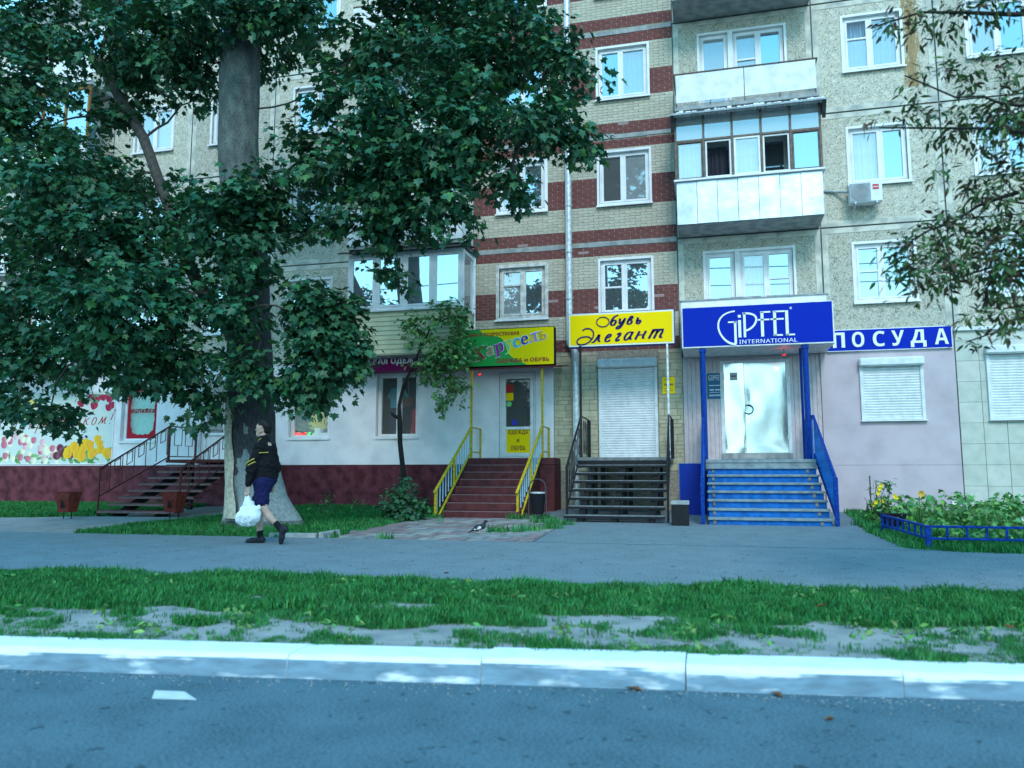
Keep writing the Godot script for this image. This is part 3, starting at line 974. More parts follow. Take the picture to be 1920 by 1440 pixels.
func build_brick_bay(J: Array, R: Array) -> void:
	var x0 := -5.74
	var x1 := -0.56
	var holes := []
	var wins := []
	for k in 4:
		for c in [[-5.14, -3.77], [-2.50, -1.13]]:
			var wd := [c[0], c[1], R[k] if c[0] < -3 else R[k] + 0.0, R[k] + 1.46]
			wins.append([wd, k, c[0] < -3])
			holes.append(hole(wd))
	var g := Geo.new()
	g.holed(x0, x1, 3.86, 15.0, -0.30, -0.012, holes)
	part(bld, "brick_bay_wall", g, M.mortar)
	# courses of single bricks, cream with red bands, laid in running bond
	var bm := Geo.new()
	bm.box(-0.5, 0.5, -0.5, 0.5, -0.5, 0.5)
	var r := RandomNumberGenerator.new()
	r.seed = 31
	var xf := []
	var cols := []
	var y := 3.90
	var row := 0
	while y < 14.95:
		var h := 0.066
		var mid := y + h / 2
		var jd := 99.0
		var rel := 0.0
		for j in J:
			if absf(mid - j) < absf(jd): jd = mid - j
		for j in J:
			if mid <= j + 0.4:
				rel = mid - j
				break
		var red := (rel > 0.06 and rel < 0.36) or (rel < -0.08 and rel > -0.335) or (rel < -1.10 and rel > -1.81)
		var isjoint := absf(jd) < 0.075
		if not isjoint:
			var x := x0 - (0.13 if row % 2 else 0.0)
			while x < x1:
				var a := maxf(x, x0)
				var b := minf(x + 0.25, x1)
				x += 0.262
				if b - a < 0.03: continue
				var segs := [[a, b]]
				for q in holes:
					if mid + h / 2 > q[2] - 0.004 and mid - h / 2 < q[3] + 0.004:
						var out := []
						for s in segs:
							if s[1] <= q[0] or s[0] >= q[1]: out.append(s)
							else:
								if s[0] < q[0]: out.append([s[0], q[0]])
								if s[1] > q[1]: out.append([q[1], s[1]])
						segs = out
				for s in segs:
					if s[1] - s[0] < 0.02: continue
					var out_ := r.randf_range(-0.0025, 0.0025)
					xf.append(Transform3D(Basis.from_scale(Vector3(s[1] - s[0] - 0.002, h, 0.05)), Vector3((s[0] + s[1]) / 2, mid, -0.028 + out_)))
					var t := r.randf_range(0.9, 1.08)
					if red:
						var pale := 1.0 if r.randf() < 0.006 else 0.0
						cols.append(Color(0.205 * t + 0.2 * pale, 0.072 * t + 0.2 * pale, 0.066 * t + 0.2 * pale))
					else:
						cols.append(Color(0.56 * t, 0.51 * t, 0.40 * t))
		y += h + 0.009
		row += 1
	scatter(bld, "bricks", bm.mesh(), M.brick, local(xf, base_of(bld)), cols)
	# smeared mortar bands at the floor joints
	for j in J.slice(1, 4):
		g = Geo.new()
		r.seed = int(j * 10)
		var x := x0
		while x < x1:
			var l := r.randf_range(0.3, 0.9)
			g.box(x, minf(x + l, x1), j - 0.07 + r.randf_range(-0.012, 0.01), j + 0.05 + r.randf_range(-0.02, 0.015), -0.03, 0.004 + r.randf_range(0, 0.012), 0.004)
			x += l
		part(bld, "joint_band", g, M.concrete)
	var mg := "mirror_glass"
	for q in wins:
		var wd = q[0]
		var k: int = q[1]
		var s := [[1, mg, ""], [1, mg, ""]]
		var f := "white_frame"
		if q[2]:
			if k == 0:
				s = [[1.05, "glass", "grey_curtain", 0.68, "glass", 0.05], [1, mg, ""]]
				f = "old_frame"
			elif k == 1: s = [[1, "glass", "dark_curtain"], [1, mg, ""]]
		else:
			if k == 0: s = [[1, mg, "", 0.5], [1.15, mg, ""]]
			elif k == 1: s = [[0.9, "clear_glass", ""], [1, "glass", ""]]
			elif k == 2: s = [[1, mg, ""], [1.2, "glass", "teal_curtain"]]
		window(wd[0], wd[1], wd[2], wd[3], s, f, true, 0.085 if q[2] else 0.06)
	# flower pot with a red label is a thing of its own on the second-floor sill (see goods)

func balcony_base(bx: Array, J: float, called := "balcony") -> Node3D:
	var b := Node3D.new()
	var i: int = used.get("balc", 0)
	used["balc"] = i + 1
	b.name = called if i == 0 else "%s_%03d" % [called, i]
	b.position = Vector3((bx[0] + bx[1]) / 2, J, 0)
	bld.add_child(b, true)
	var g := Geo.new()
	g.box(bx[0] + 0.04, bx[1] - 0.04, J + 0.01, J + 0.15, 0.02, 0.97, 0.01)
	part(b, "slab", g, M.concrete)
	return b

func rail_frame(bx: Array, y: float, z: float) -> Geo:
	var g := Geo.new()
	g.rod(Vector3(bx[0] + 0.05, y, z), Vector3(bx[1] - 0.05, y, z), 0.02)
	for x in [bx[0] + 0.05, bx[1] - 0.05]: g.rod(Vector3(x, y, 0.02), Vector3(x, y, z), 0.02)
	return g

func build_balconies() -> void:
	var g: Geo
	var col_r := [-0.55, 2.75]
	# -- above the blue sign: plain rendered parapet
	var b := balcony_base(col_r, 3.8)
	g = Geo.new()
	g.box(-0.47, 2.66, 3.90, 4.80, 0.96, 1.02, 0.006)
	g.box(-0.47, -0.42, 3.90, 4.80, 0.02, 0.96); g.box(2.61, 2.66, 3.90, 4.80, 0.02, 0.96)
	part(b, "parapet", g, M.white_sheet)
	g = Geo.new()
	var r := RandomNumberGenerator.new()
	r.seed = 4
	var x := -0.5
	while x < 2.68:
		var l := r.randf_range(0.10, 0.32)
		g.box(x, minf(x + l, 2.70), 4.79, 4.81 + r.randf_range(0.0, 0.03), 0.93, 1.05, 0.006)
		x += l * 0.97
	part(b, "parapet_cap", g, M.concrete)
	# -- second floor: glazed balcony clad in seven metal sheets
	b = balcony_base(col_r, 6.6)
	for k in 7:
		var a := -0.50 + k * 0.4571
		g = Geo.new()
		var dz := [0.0, 0.006, -0.004, 0.003, 0.008, -0.002, 0.004][k] as float
		g.box(a + 0.004, a + 0.4531, 6.62, 7.63, 1.0 + dz, 1.006 + dz, 0.002)
		part(b, "metal_sheet", g, M.zinc)
	for s in [-0.50, 2.70]:
		g = Geo.new()
		g.box(s - 0.003, s + 0.003, 6.62, 7.63, 0.02, 0.99)
		part(b, "metal_sheet", g, M.zinc)
	g = Geo.new()
	g.box(-0.56, 2.76, 7.64, 7.69, 0.97, 1.07, 0.006)
	g.box(-0.56, -0.48, 7.64, 7.69, 0.02, 0.97); g.box(2.68, 2.76, 7.64, 7.69, 0.02, 0.97)
	part(b, "rail", g, M.white_frame)
	g = Geo.new()
	for k in 6:
		var px := -0.50 + k * 0.64
		g.box(px - 0.025, px + 0.025, 7.69, 9.28, 0.97, 1.03, 0.004)
	g.box(-0.52, 2.72, 8.60, 8.65, 0.972, 1.028, 0.004)
	g.box(-0.52, 2.72, 9.24, 9.29, 0.97, 1.03, 0.004)
	for s in [-0.50, 2.70]:
		g.box(s - 0.02, s + 0.02, 8.60, 8.65, 0.02, 0.97); g.box(s - 0.02, s + 0.02, 9.24, 9.29, 0.02, 0.97)
	part(b, "glazing_frame", g, M.brown_frame)
	for k in 5:
		var a := -0.475 + k * 0.64
		part(b, "pane", pane_quad(a, a + 0.59, 8.65, 9.24, 1.0), M.glass)
		var open := k == 1 or k == 3
		if not open:
			g = Geo.new()
			g.ring(a + 0.005, a + 0.585, 7.695, 8.595, 0.045 if k == 2 else 0.02, 0.975, 1.025, 0.004)
			part(b, "sash", g, M.white_frame if k == 2 else M.brown_frame)
			part(b, "pane", pane_quad(a + 0.04, a + 0.55, 7.74, 8.55, 1.0), M.mirror_glass if k == 4 else M.glass)
		else:
			# sash swung inwards, only its white frame seen
			g = Geo.new()
			g.ring(a + 0.005, a + 0.585, 7.695, 8.595, 0.04, 0.96, 1.0, 0.004)
			part(b, "sash", g, M.white_frame)
	for s in [-0.50, 2.70]: 
		g = Geo.new()
		g.quad(Vector3(s, 7.69, 0.05), Vector3(s, 7.69, 0.95), Vector3(s, 9.24, 0.95), Vector3(s, 9.24, 0.05))
		part(b, "pane", g, M.glass)
	for k in [0, 2, 4]:
		part(b, "curtain", cloth(-0.45 + k * 0.64, 0.05 + k * 0.64, 7.70, 8.58, 0.86, 0.02, 5.0), M.tulle)
	part(b, "curtain", cloth(0.19, 0.70, 7.70, 8.45, 0.72, 0.02, 5.0), M.dark_curtain)
	part(b, "blind", cloth(-0.45, 2.65, 8.66, 9.22, 0.90, 0.006, 3.0), M.grey_curtain)
	g = Geo.new()
	g.quad(Vector3(-0.62, 9.19, 1.32), Vector3(2.84, 9.19, 1.32), Vector3(2.78, 9.40, 0.02), Vector3(-0.56, 9.40, 0.02))
	g.quad(Vector3(-0.62, 9.15, 1.32), Vector3(2.84, 9.15, 1.32), Vector3(2.84, 9.19, 1.32), Vector3(-0.62, 9.19, 1.32))
	part(b, "roof_sheet", g, M.roof_sheet)
	for s in [[-0.6, -0.52], [2.74, 2.82]]:
		g = Geo.new()
		g.quad(Vector3(s[0], 9.19, 1.30), Vector3(s[1], 8.95, 1.03), Vector3(s[1], 9.38, 0.1), Vector3(s[0], 9.38, 0.1))
		g.quad(Vector3(s[0], 8.85, 1.03), Vector3(s[1], 8.85, 1.03), Vector3(s[1], 9.19, 1.30), Vector3(s[0], 9.19, 1.30))
		part(b, "roof_end", g, M.dark_sheet)
	# crumbled foam and plaster lying on the roof sheet
	g = Geo.new()
	r.seed = 8
	for i in 46:
		var px := -0.55 + i * 0.0725
		var h := r.randf_range(0.02, 0.06)
		g.box(px, px + r.randf_range(0.06, 0.13), 9.22, 9.25 + h, 1.0, 1.12 + r.randf_range(0, 0.1), 0.015)
	part(b, "sealing_foam", g, M.white_sheet)
	# -- third floor: two flat white sheets behind a thin rail
	b = balcony_base(col_r, 9.4)
	for s in [[-0.46, 1.08], [1.10, 2.66]]:
		g = Geo.new()
		g.box(s[0], s[1], 9.58, 10.27, 1.0, 1.012, 0.003)
		part(b, "parapet_sheet", g, M.white_sheet)
	for s in [-0.46, 2.66]:
		g = Geo.new()
		g.box(s - 0.005, s + 0.005, 9.58, 10.27, 0.03, 0.99)
		part(b, "parapet_sheet", g, M.white_sheet)
	g = rail_frame(col_r, 10.31, 0.99)
	for k in 5: g.rod(Vector3(-0.45 + k * 0.775, 9.5, 0.985), Vector3(-0.45 + k * 0.775, 10.31, 0.985), 0.012)
	part(b, "rail", g, M.brown_frame)
	# -- fourth floor
	b = balcony_base(col_r, 12.2)
	for k in 3:
		g = Geo.new()
		g.box(-0.50 + k * 1.067, 0.56 + k * 1.067, 12.3, 13.25, 1.0, 1.012, 0.003)
		part(b, "parapet_sheet", g, M.sheet_panel)
	part(b, "rail", rail_frame(col_r, 13.3, 1.0), M.brown_frame)
	# ---------- left balcony column, mostly behind the big tree ----------
	var col_l := [-8.9, -5.75]
	b = balcony_base(col_l, 3.8)
	for k in 9:
		g = Geo.new()
		var y := 3.86 + k * 0.119
		g.quad(Vector3(-8.72, y, 1.022), Vector3(-5.74, y, 1.022), Vector3(-5.74, y + 0.115, 1.004), Vector3(-8.72, y + 0.115, 1.004))
		g.quad(Vector3(-8.72, y, 1.0), Vector3(-5.74, y, 1.0), Vector3(-5.74, y, 1.022), Vector3(-8.72, y, 1.022))
		g.quad(Vector3(-5.728, y, 1.0), Vector3(-5.728, y, 0.02), Vector3(-5.742, y + 0.115, 0.02), Vector3(-5.742, y + 0.115, 1.0))
		part(b, "siding_board", g, M.siding)
	g = Geo.new()
	g.box(-8.74, -5.745, 3.83, 4.92, 0.94, 1.0); g.box(-5.80, -5.745, 3.83, 4.92, 0.02, 0.94); g.box(-8.74, -8.69, 3.83, 4.92, 0.02, 0.94)
	part(b, "parapet", g, M.siding)
	g = Geo.new()
	g.box(-8.80, -5.68, 4.93, 4.985, 0.92, 1.09, 0.006); g.box(-5.78, -5.68, 4.93, 4.985, 0.02, 0.92)
	part(b, "sill", g, M.white_frame)
	g = Geo.new()
	var xs := [-8.76, -8.02, -7.27, -6.50, -5.74]
	for px in xs: g.box(px - 0.045, px + 0.045, 4.985, 6.42, 0.94, 1.02, 0.006)
	g.box(-8.8, -5.70, 6.36, 6.46, 0.945, 1.015, 0.006)
	g.box(-8.8, -5.70, 4.985, 5.05, 0.945, 1.015, 0.006)
	g.box(-5.78, -5.70, 4.985, 6.42, 0.02, 0.10, 0.005); g.box(-5.77, -5.71, 6.36, 6.44, 0.1, 0.94)
	part(b, "glazing_frame", g, M.white_frame)
	for k in 4:
		g = Geo.new()
		g.ring(xs[k] + 0.045, xs[k + 1] - 0.045, 5.05, 6.36, 0.05, 0.955, 1.03, 0.005)
		part(b, "sash", g, M.white_frame)
		part(b, "pane", pane_quad(xs[k] + 0.09, xs[k + 1] - 0.09, 5.09, 6.31, 0.99), M.mirror_glass)
	g = Geo.new()
	g.quad(Vector3(-5.74, 5.0, 0.94), Vector3(-5.74, 5.0, 0.1), Vector3(-5.74, 6.36, 0.1), Vector3(-5.74, 6.36, 0.94))
	part(b, "pane", g, M.glass)
	part(b, "blind", cloth(-7.20, -6.57, 5.85, 6.35, 0.86, 0.012, 2.0), M.orange_blind)
	g = Geo.new()
	g.quad(Vector3(-8.95, 6.46, 1.30), Vector3(-5.50, 6.46, 1.30), Vector3(-5.66, 6.72, 0.02), Vector3(-8.9, 6.72, 0.02))
	g.quad(Vector3(-8.95, 6.41, 1.30), Vector3(-5.50, 6.41, 1.30), Vector3(-5.50, 6.46, 1.30), Vector3(-8.95, 6.46, 1.30))
	part(b, "roof_sheet", g, M.dark_sheet)
	for k in [1, 2, 3]:
		b = balcony_base(col_l, 3.8 + 2.8 * k)
		for s in 2:
			g = Geo.new()
			g.box(-8.85 + s * 1.56, -7.31 + s * 1.56, 3.9 + 2.8 * k, 4.85 + 2.8 * k, 1.0, 1.012, 0.003)
			part(b, "parapet_sheet", g, M.white_sheet)
		g = Geo.new()
		g.box(-5.80, -5.79, 3.9 + 2.8 * k, 4.85 + 2.8 * k, 0.03, 0.99)
		part(b, "parapet_sheet", g, M.white_sheet)
		part(b, "rail", rail_frame(col_l, 4.9 + 2.8 * k, 0.99), M.brown_frame)
	var col_f := [-20.4, -17.1]
	for k in 4:
		b = balcony_base(col_f, 3.8 + 2.8 * k)
		for s in 4:
			g = Geo.new()
			g.box(-20.33 + s * 0.80, -19.54 + s * 0.80, 3.9 + 2.8 * k, 4.82 + 2.8 * k, 1.0, 1.012, 0.003)
			part(b, "parapet_sheet", g, M.white_sheet)
		part(b, "rail", rail_frame(col_f, 4.88 + 2.8 * k, 0.99), M.brown_frame)
		if k == 2:
			g = Geo.new()
			for s in 5: g.box(-20.36 + s * 0.80 - 0.03, -20.36 + s * 0.80 + 0.03, 10.5, 12.1, 0.96, 1.03, 0.004)
			g.box(-20.36, -17.14, 12.05, 12.12, 0.96, 1.03, 0.004)
			part(b, "glazing_frame", g, M.orange_blind)
			for s in 4: part(b, "pane", pane_quad(-20.33 + s * 0.8, -19.59 + s * 0.8, 10.5, 12.05, 0.99), M.mirror_glass)

# ---------- lettering ----------
func letters(g: Geo, s: String, font: String, bold: bool, x0: float, x1: float, y0: float, y1: float, z: float, depth := 0.012, shear := 0.0, turn := 0.0) -> void:
	# lettering cut from sheet: the outline of s stretched into the rectangle
	var f := SystemFont.new()
	f.font_names = PackedStringArray([font])
	f.font_weight = 700 if bold else 400
	var tm := TextMesh.new()
	tm.font = f
	tm.text = s
	tm.font_size = 64
	tm.pixel_size = 0.01
	tm.depth = 0.1
	tm.curve_step = 2.0
	var arr := tm.get_mesh_arrays()
	if arr.is_empty(): return
	var v: PackedVector3Array = arr[Mesh.ARRAY_VERTEX]
	var idx = arr[Mesh.ARRAY_INDEX]
	if idx == null or idx.size() == 0: idx = PackedInt32Array(range(v.size()))
	if v.is_empty(): return
	var lo := v[0]
	var hi := v[0]
	for p in v:
		lo = lo.min(p); hi = hi.max(p)
	var sz := hi - lo
	var mid := Vector2((x0 + x1) / 2, (y0 + y1) / 2)
	var q := PackedVector3Array()
	for p in v:
		var t := (p - lo) / Vector3(maxf(sz.x, 1e-4), maxf(sz.y, 1e-4), maxf(sz.z, 1e-4))
		var o := Vector2(lerpf(x0, x1, t.x) + shear * (t.y - 0.5) * (y1 - y0), lerpf(y0, y1, t.y)) - mid
		o = o.rotated(turn) + mid
		q.append(Vector3(o.x, o.y, z + t.z * depth))
	for i in range(0, idx.size(), 3):
		g.tri(q[idx[i]], q[idx[i + 2]], q[idx[i + 1]])

func ribbon(g: Geo, pts: Array, w: Array, z: float, depth := 0.015) -> void:     # a pen stroke of changing width, cut from sheet
	var l := []
	var rr := []
	for i in pts.size():
		var a: Vector2 = pts[maxi(i - 1, 0)]
		var b: Vector2 = pts[mini(i + 1, pts.size() - 1)]
		var d := (b - a).normalized()
		var nn := Vector2(-d.y, d.x)
		var ww: float = w[mini(i, w.size() - 1)] if w.size() == pts.size() else lerpf(w[0], w[-1], float(i) / (pts.size() - 1))
		l.append(pts[i] + nn * ww / 2); rr.append(pts[i] - nn * ww / 2)
	for i in pts.size() - 1:
		var a := Vector3(rr[i].x, rr[i].y, z + depth); var b := Vector3(rr[i + 1].x, rr[i + 1].y, z + depth)
		var c := Vector3(l[i + 1].x, l[i + 1].y, z + depth); var d := Vector3(l[i].x, l[i].y, z + depth)
		var k := Vector3(0, 0, -depth)
		g.quad(a, b, c, d)
		g.quad(a + k, b + k, b, a); g.quad(d, c, c + k, d + k)
	for e in [0, pts.size() - 1]:
		var a := Vector3(rr[e].x, rr[e].y, z); var b := Vector3(l[e].x, l[e].y, z)
		var k := Vector3(0, 0, depth)
		if e == 0: g.quad(b, a, a + k, b + k)
		else: g.quad(a, b, b + k, a + k)

func bez(p: Array, n := 8) -> Array:        # chained cubic curve through [p0, c, c, p1, c, c, p2 ...]
	var out := [p[0]]
	for s in range(0, p.size() - 3, 3):
		for i in range(1, n + 1):
			var t := float(i) / n
			out.append((p[s] as Vector2).bezier_interpolate(p[s + 1], p[s + 2], p[s + 3], t))
	return out

func arc2(c: Vector2, r: Vector2, a0: float, a1: float, n := 14) -> Array:
	var o := []
	for i in n + 1:
		var a := deg_to_rad(lerpf(a0, a1, float(i) / n))
		o.append(c + Vector2(cos(a) * r.x, sin(a) * r.y))
	return o

# ---------- ground-floor walls ----------
func build_shop_walls() -> void:
	var g := Geo.new()
	g.holed(-20.45, -5.76, 1.10, 3.80, -0.3, 0.05, [[-16.24, -15.04, 1.77, 3.44], [-13.62, -12.76, 1.0, 3.62], [-10.92, -9.70, 1.80, 3.46], [-8.38, -7.20, 1.80, 3.50]])
	part(bld, "white_wall", g, M.white_render)
	g = Geo.new()
	g.holed(-5.76, -3.64, 1.10, 4.04, -0.3, 0.05, [[-5.04, -4.09, 1.0, 3.42]])
	part(bld, "white_wall", g, M.white_render)
	g = Geo.new()
	g.box(-20.45, -3.645, -0.5, 1.10, -0.3, 0.085)
	g.box(-20.45, -3.645, 1.095, 1.115, -0.3, 0.06)
	part(bld, "plinth", g, M.plinth, "dark red painted plinth below the white wall")
	g = Geo.new()
	g.box(-23.0, -20.46, -0.5, 3.82, -0.3, 0.02)
	part(bld, "grey_wall", g, M.concrete)
	# brick facing round the shutter door: every brick laid singly
	g = Geo.new()
	g.box(-3.635, -0.50, -0.5, 3.88, -0.3, -0.014)
	var bw := part(bld, "brick_wall", g, M.mortar)
	var r := RandomNumberGenerator.new()
	r.seed = 17
	var y := 0.95
	var row := 0
	while y < 3.84:
		var h := 0.155 if r.randf() < 0.42 else 0.085
		var x := -3.63 - r.randf() * 0.2
		while x < -0.51:
			var l := 0.29 if h > 0.1 else 0.25
			var a := maxf(x, -3.63)
			var b := minf(x + l, -0.505)
			x += l + 0.010
			if b - a < 0.04: continue
			for s in ([[a, b]] if y + h < 1.27 or b < -2.56 or a > -1.07 else [[a, minf(b, -2.56)], [maxf(a, -1.07), b]]):
				if s[1] - s[0] < 0.03 or (s[0] > -2.57 and s[1] < -1.06 and y + h > 1.27): continue
				var q := Geo.new()
				q.box(s[0], s[1], y, minf(y + h, 3.86), -0.06, r.randf_range(-0.003, 0.003), 0.003)
				part(bw, "brick", q, M["shop_brick_%d" % (r.randi() % 3)])
		y += h + 0.009
		row += 1
	# boarded facing round the steel door
	g = Geo.new()
	g.box(-0.495, 2.60, -0.5, 3.66, -0.3, -0.01)
	for k in 31:
		var x := -0.49 + k * 0.1
		if x > 0.36 and x + 0.092 < 1.93: 
			g.box(x, x + 0.092, 3.53, 3.66, -0.01, 0.006, 0.003)
			continue
		g.box(x, minf(x + 0.092, 2.60), 0.4, 3.66, -0.01, 0.006, 0.003)
	part(bld, "boarding", g, M.cladding, "", "stuff")
	# pink rendered wall and the tiled wall at its right
	g = Geo.new()
	g.box(2.605, 5.40, 1.075, 3.82, -0.3, 0.045)
	g.box(2.605, 5.40, -0.5, 1.065, -0.3, 0.052)
	g.box(2.605, 5.40, 1.06, 1.08, -0.3, 0.035)
	part(bld, "pink_wall", g, M.pink_render, "smooth pinkish rendered wall with one seam low down")
	g = Geo.new()
	g.box(5.415, 11.4, -0.5, 4.02, -0.3, 0.03)
	var tw := part(bld, "tiled_wall", g, M.grout, "wall of square pale green tiles")
	r.seed = 21
	var tr := 0
	y = -0.30
	while y < 4.0:
		for k in 7:
			var x := 5.425 + k * 0.46 - (0.04 if k == 0 else 0.0) * 0.0
			var h2 := minf(0.452, 4.02 - y)
			if h2 < 0.05: continue
			var q := Geo.new()
			var o := r.randf_range(-0.0015, 0.002)
			q.box(x, x + 0.452, y, y + h2, 0.025, 0.042 + o, 0.0035)
			part(tw, "tile", q, M.tile if r.randf() < 0.6 else M.tile_b)
		y += 0.4565
	g = Geo.new()
	g.box(5.42, 11.4, 4.02, 4.10, -0.3, 0.11, 0.01)
	part(bld, "cornice", g, M.sheet_panel)
	g = Geo.new()
	g.box(2.76, 5.42, 3.80, 3.84, -0.28, 0.02)
	part(bld, "flashing", g, M.concrete)
	# shop windows of the white wall
	window(-16.24, -15.04, 1.77, 3.44, [[1, "clear_glass", ""]], "white_frame", true, 0.0)
	window(-10.92, -9.70, 1.80, 3.46, [[1, "clear_glass", ""]], "white_frame", true, 0.0)
	window(-8.38, -7.20, 1.80, 3.50, [[1, "clear_glass", ""], [0.95, "clear_glass", ""]], "white_frame", true, 0.0)
	# doors
	shop_door("white plastic door with dark glass above and a yellow notice on its lower panel", -5.03, -4.10, 1.27, 3.41)
	shop_door("white door half hidden behind the tree trunk", -13.61, -12.77, 1.22, 3.61)
	roller(-2.52, -1.10, 1.25, 3.66, 0.21, 0.0, "white roller shutter closed over the doorway")
	roller(3.42, 4.74, 2.07, 3.47, 0.19, 0.045, "white roller shutter over the window of the pink wall")
	roller(6.00, 7.36, 2.05, 3.66, 0.19, 0.042, "white roller shutter over the window of the tiled wall")
	# steel door
	var d := Node3D.new()
	d.name = "steel_door"
	d.position = Vector3(1.14, 1.35, 0)
	bld.add_child(d, true)
	d.set_meta("label", "shiny galvanised double door dented round its ring handle")
	g = Geo.new()
	g.box(0.365, 0.445, 1.2, 3.53, -0.05, 0.03, 0.004); g.box(1.845, 1.925, 1.2, 3.53, -0.05, 0.03, 0.004); g.box(0.445, 1.845, 3.47, 3.53, -0.05, 0.028, 0.004)
	part(d, "frame", g, M.shutter)
	g = Geo.new()
	dented(g, 0.452, 0.905, 1.36, 3.465, 0.014, 1)
	part(d, "leaf", g, M.steel_sheet)
	g = Geo.new()
	dented(g, 0.915, 1.838, 1.36, 3.465, 0.014, 2)
	part(d, "leaf", g, M.steel_sheet)
	g = Geo.new()
	for i in 16:
		var a0 := deg_to_rad(-140.0 + i * 16.0)
		var a1 := deg_to_rad(-140.0 + (i + 1) * 16.0)
		g.rod(Vector3(0.985 + 0.105 * cos(a0), 2.37 + 0.105 * sin(a0), 0.06), Vector3(0.985 + 0.105 * cos(a1), 2.37 + 0.105 * sin(a1), 0.06), 0.012, 6)
	g.box(0.975, 0.995, 2.25, 2.275, 0.014, 0.06, 0.003); g.box(0.975, 0.995, 2.465, 2.49, 0.014, 0.06, 0.003)
	part(d, "handle", g, M.dark)
	g = Geo.new()
	for yy in [1.7, 3.15]: 
		g.rod(Vector3(1.842, yy - 0.06, 0.03), Vector3(1.842, yy + 0.06, 0.03), 0.016)
		g.rod(Vector3(0.448, yy - 0.06, 0.03), Vector3(0.448, yy + 0.06, 0.03), 0.016)
	part(d, "hinge", g, M.pipe)
	g = Geo.new()
	g.box(0.36, 1.93, 1.215, 1.352, -0.05, 0.06, 0.006)
	part(d, "threshold", g, M.concrete)

func dented(g: Geo, x0: float, x1: float, y0: float, y1: float, z: float, seed_: int) -> void:
	var nz := noise(300 + seed_, 1.1, FastNoiseLite.TYPE_SIMPLEX_SMOOTH, 2)
	var nx := 20
	var ny := 44
	var P := func(i: int, j: int) -> Vector3:
		var x := lerpf(x0, x1, float(i) / nx)
		var y := lerpf(y0, y1, float(j) / ny)
		var e := minf(minf(i, nx - i), 2.0) / 2.0 * minf(minf(j, ny - j), 3.0) / 3.0
		var blow := 0.010 * exp(-(pow((x - 1.05) / 0.16, 2) + pow((y - 2.5) / 0.2, 2)))
		return Vector3(x, y, z + e * (0.011 * nz.get_noise_2d(x * 0.8, y * 0.55) - blow))
	var nrm := func(i: int, j: int) -> Vector3:
		var a: Vector3 = P.call(mini(i + 1, nx), j) - P.call(maxi(i - 1, 0), j)
		var b: Vector3 = P.call(i, mini(j + 1, ny)) - P.call(i, maxi(j - 1, 0))
		return a.cross(b).normalized()
	for i in nx:
		for j in ny:
			var a: Vector3 = P.call(i, j); var b: Vector3 = P.call(i + 1, j); var c: Vector3 = P.call(i + 1, j + 1); var d: Vector3 = P.call(i, j + 1)
			var na: Vector3 = nrm.call(i, j); var nb: Vector3 = nrm.call(i + 1, j); var nc: Vector3 = nrm.call(i + 1, j + 1); var nd: Vector3 = nrm.call(i, j + 1)
			g.tri_n(a, b, c, na, nb, nc, Vector2(a.x, a.y), Vector2(b.x, b.y), Vector2(c.x, c.y))
			g.tri_n(a, c, d, na, nc, nd, Vector2(a.x, a.y), Vector2(c.x, c.y), Vector2(d.x, d.y))
	g.box(x0, x1, y0, y1, z - 0.03, z - 0.012)

func shop_door(label: String, x0: float, x1: float, y0: float, y1: float) -> void:
	var d := Node3D.new()
	var i: int = used.get("sdoor", 0)
	used["sdoor"] = i + 1
	d.name = "door" if i == 0 else "door_%03d" % i
	d.position = Vector3((x0 + x1) / 2, y0, 0)
	bld.add_child(d, true)
	d.set_meta("label", label)
	var g := Geo.new()
	g.ring(x0, x1, y0 - 0.02, y1, 0.06, -0.14, 0.0, 0.006)
	part(d, "frame", g, M.white_frame)
	g = Geo.new()
	var m := y0 + 0.76
	g.ring(x0 + 0.062, x1 - 0.062, y0 + 0.04, y1 - 0.062, 0.085, -0.10, 0.014, 0.008)
	g.box(x0 + 0.147, x1 - 0.147, m - 0.05, m + 0.02, -0.10, 0.014, 0.006)
	part(d, "leaf", g, M.white_frame)
	g = Geo.new()
	g.box(x0 + 0.14, x1 - 0.14, y0 + 0.1, m - 0.04, -0.06, -0.03)
	part(d, "panel", g, M.white_frame)
	part(d, "pane", pane_quad(x0 + 0.14, x1 - 0.14, m, y1 - 0.14, -0.045), M.clear_glass)
	g = Geo.new()
	var hx := x1 - 0.11
	g.tube([Vector3(hx, m + 0.10, 0.014), Vector3(hx, m + 0.11, 0.065), Vector3(hx, m + 0.14, 0.075), Vector3(hx, m + 0.46, 0.075), Vector3(hx, m + 0.49, 0.065), Vector3(hx, m + 0.50, 0.014)], [0.016], 8)
	part(d, "handle", g, M.white_frame)

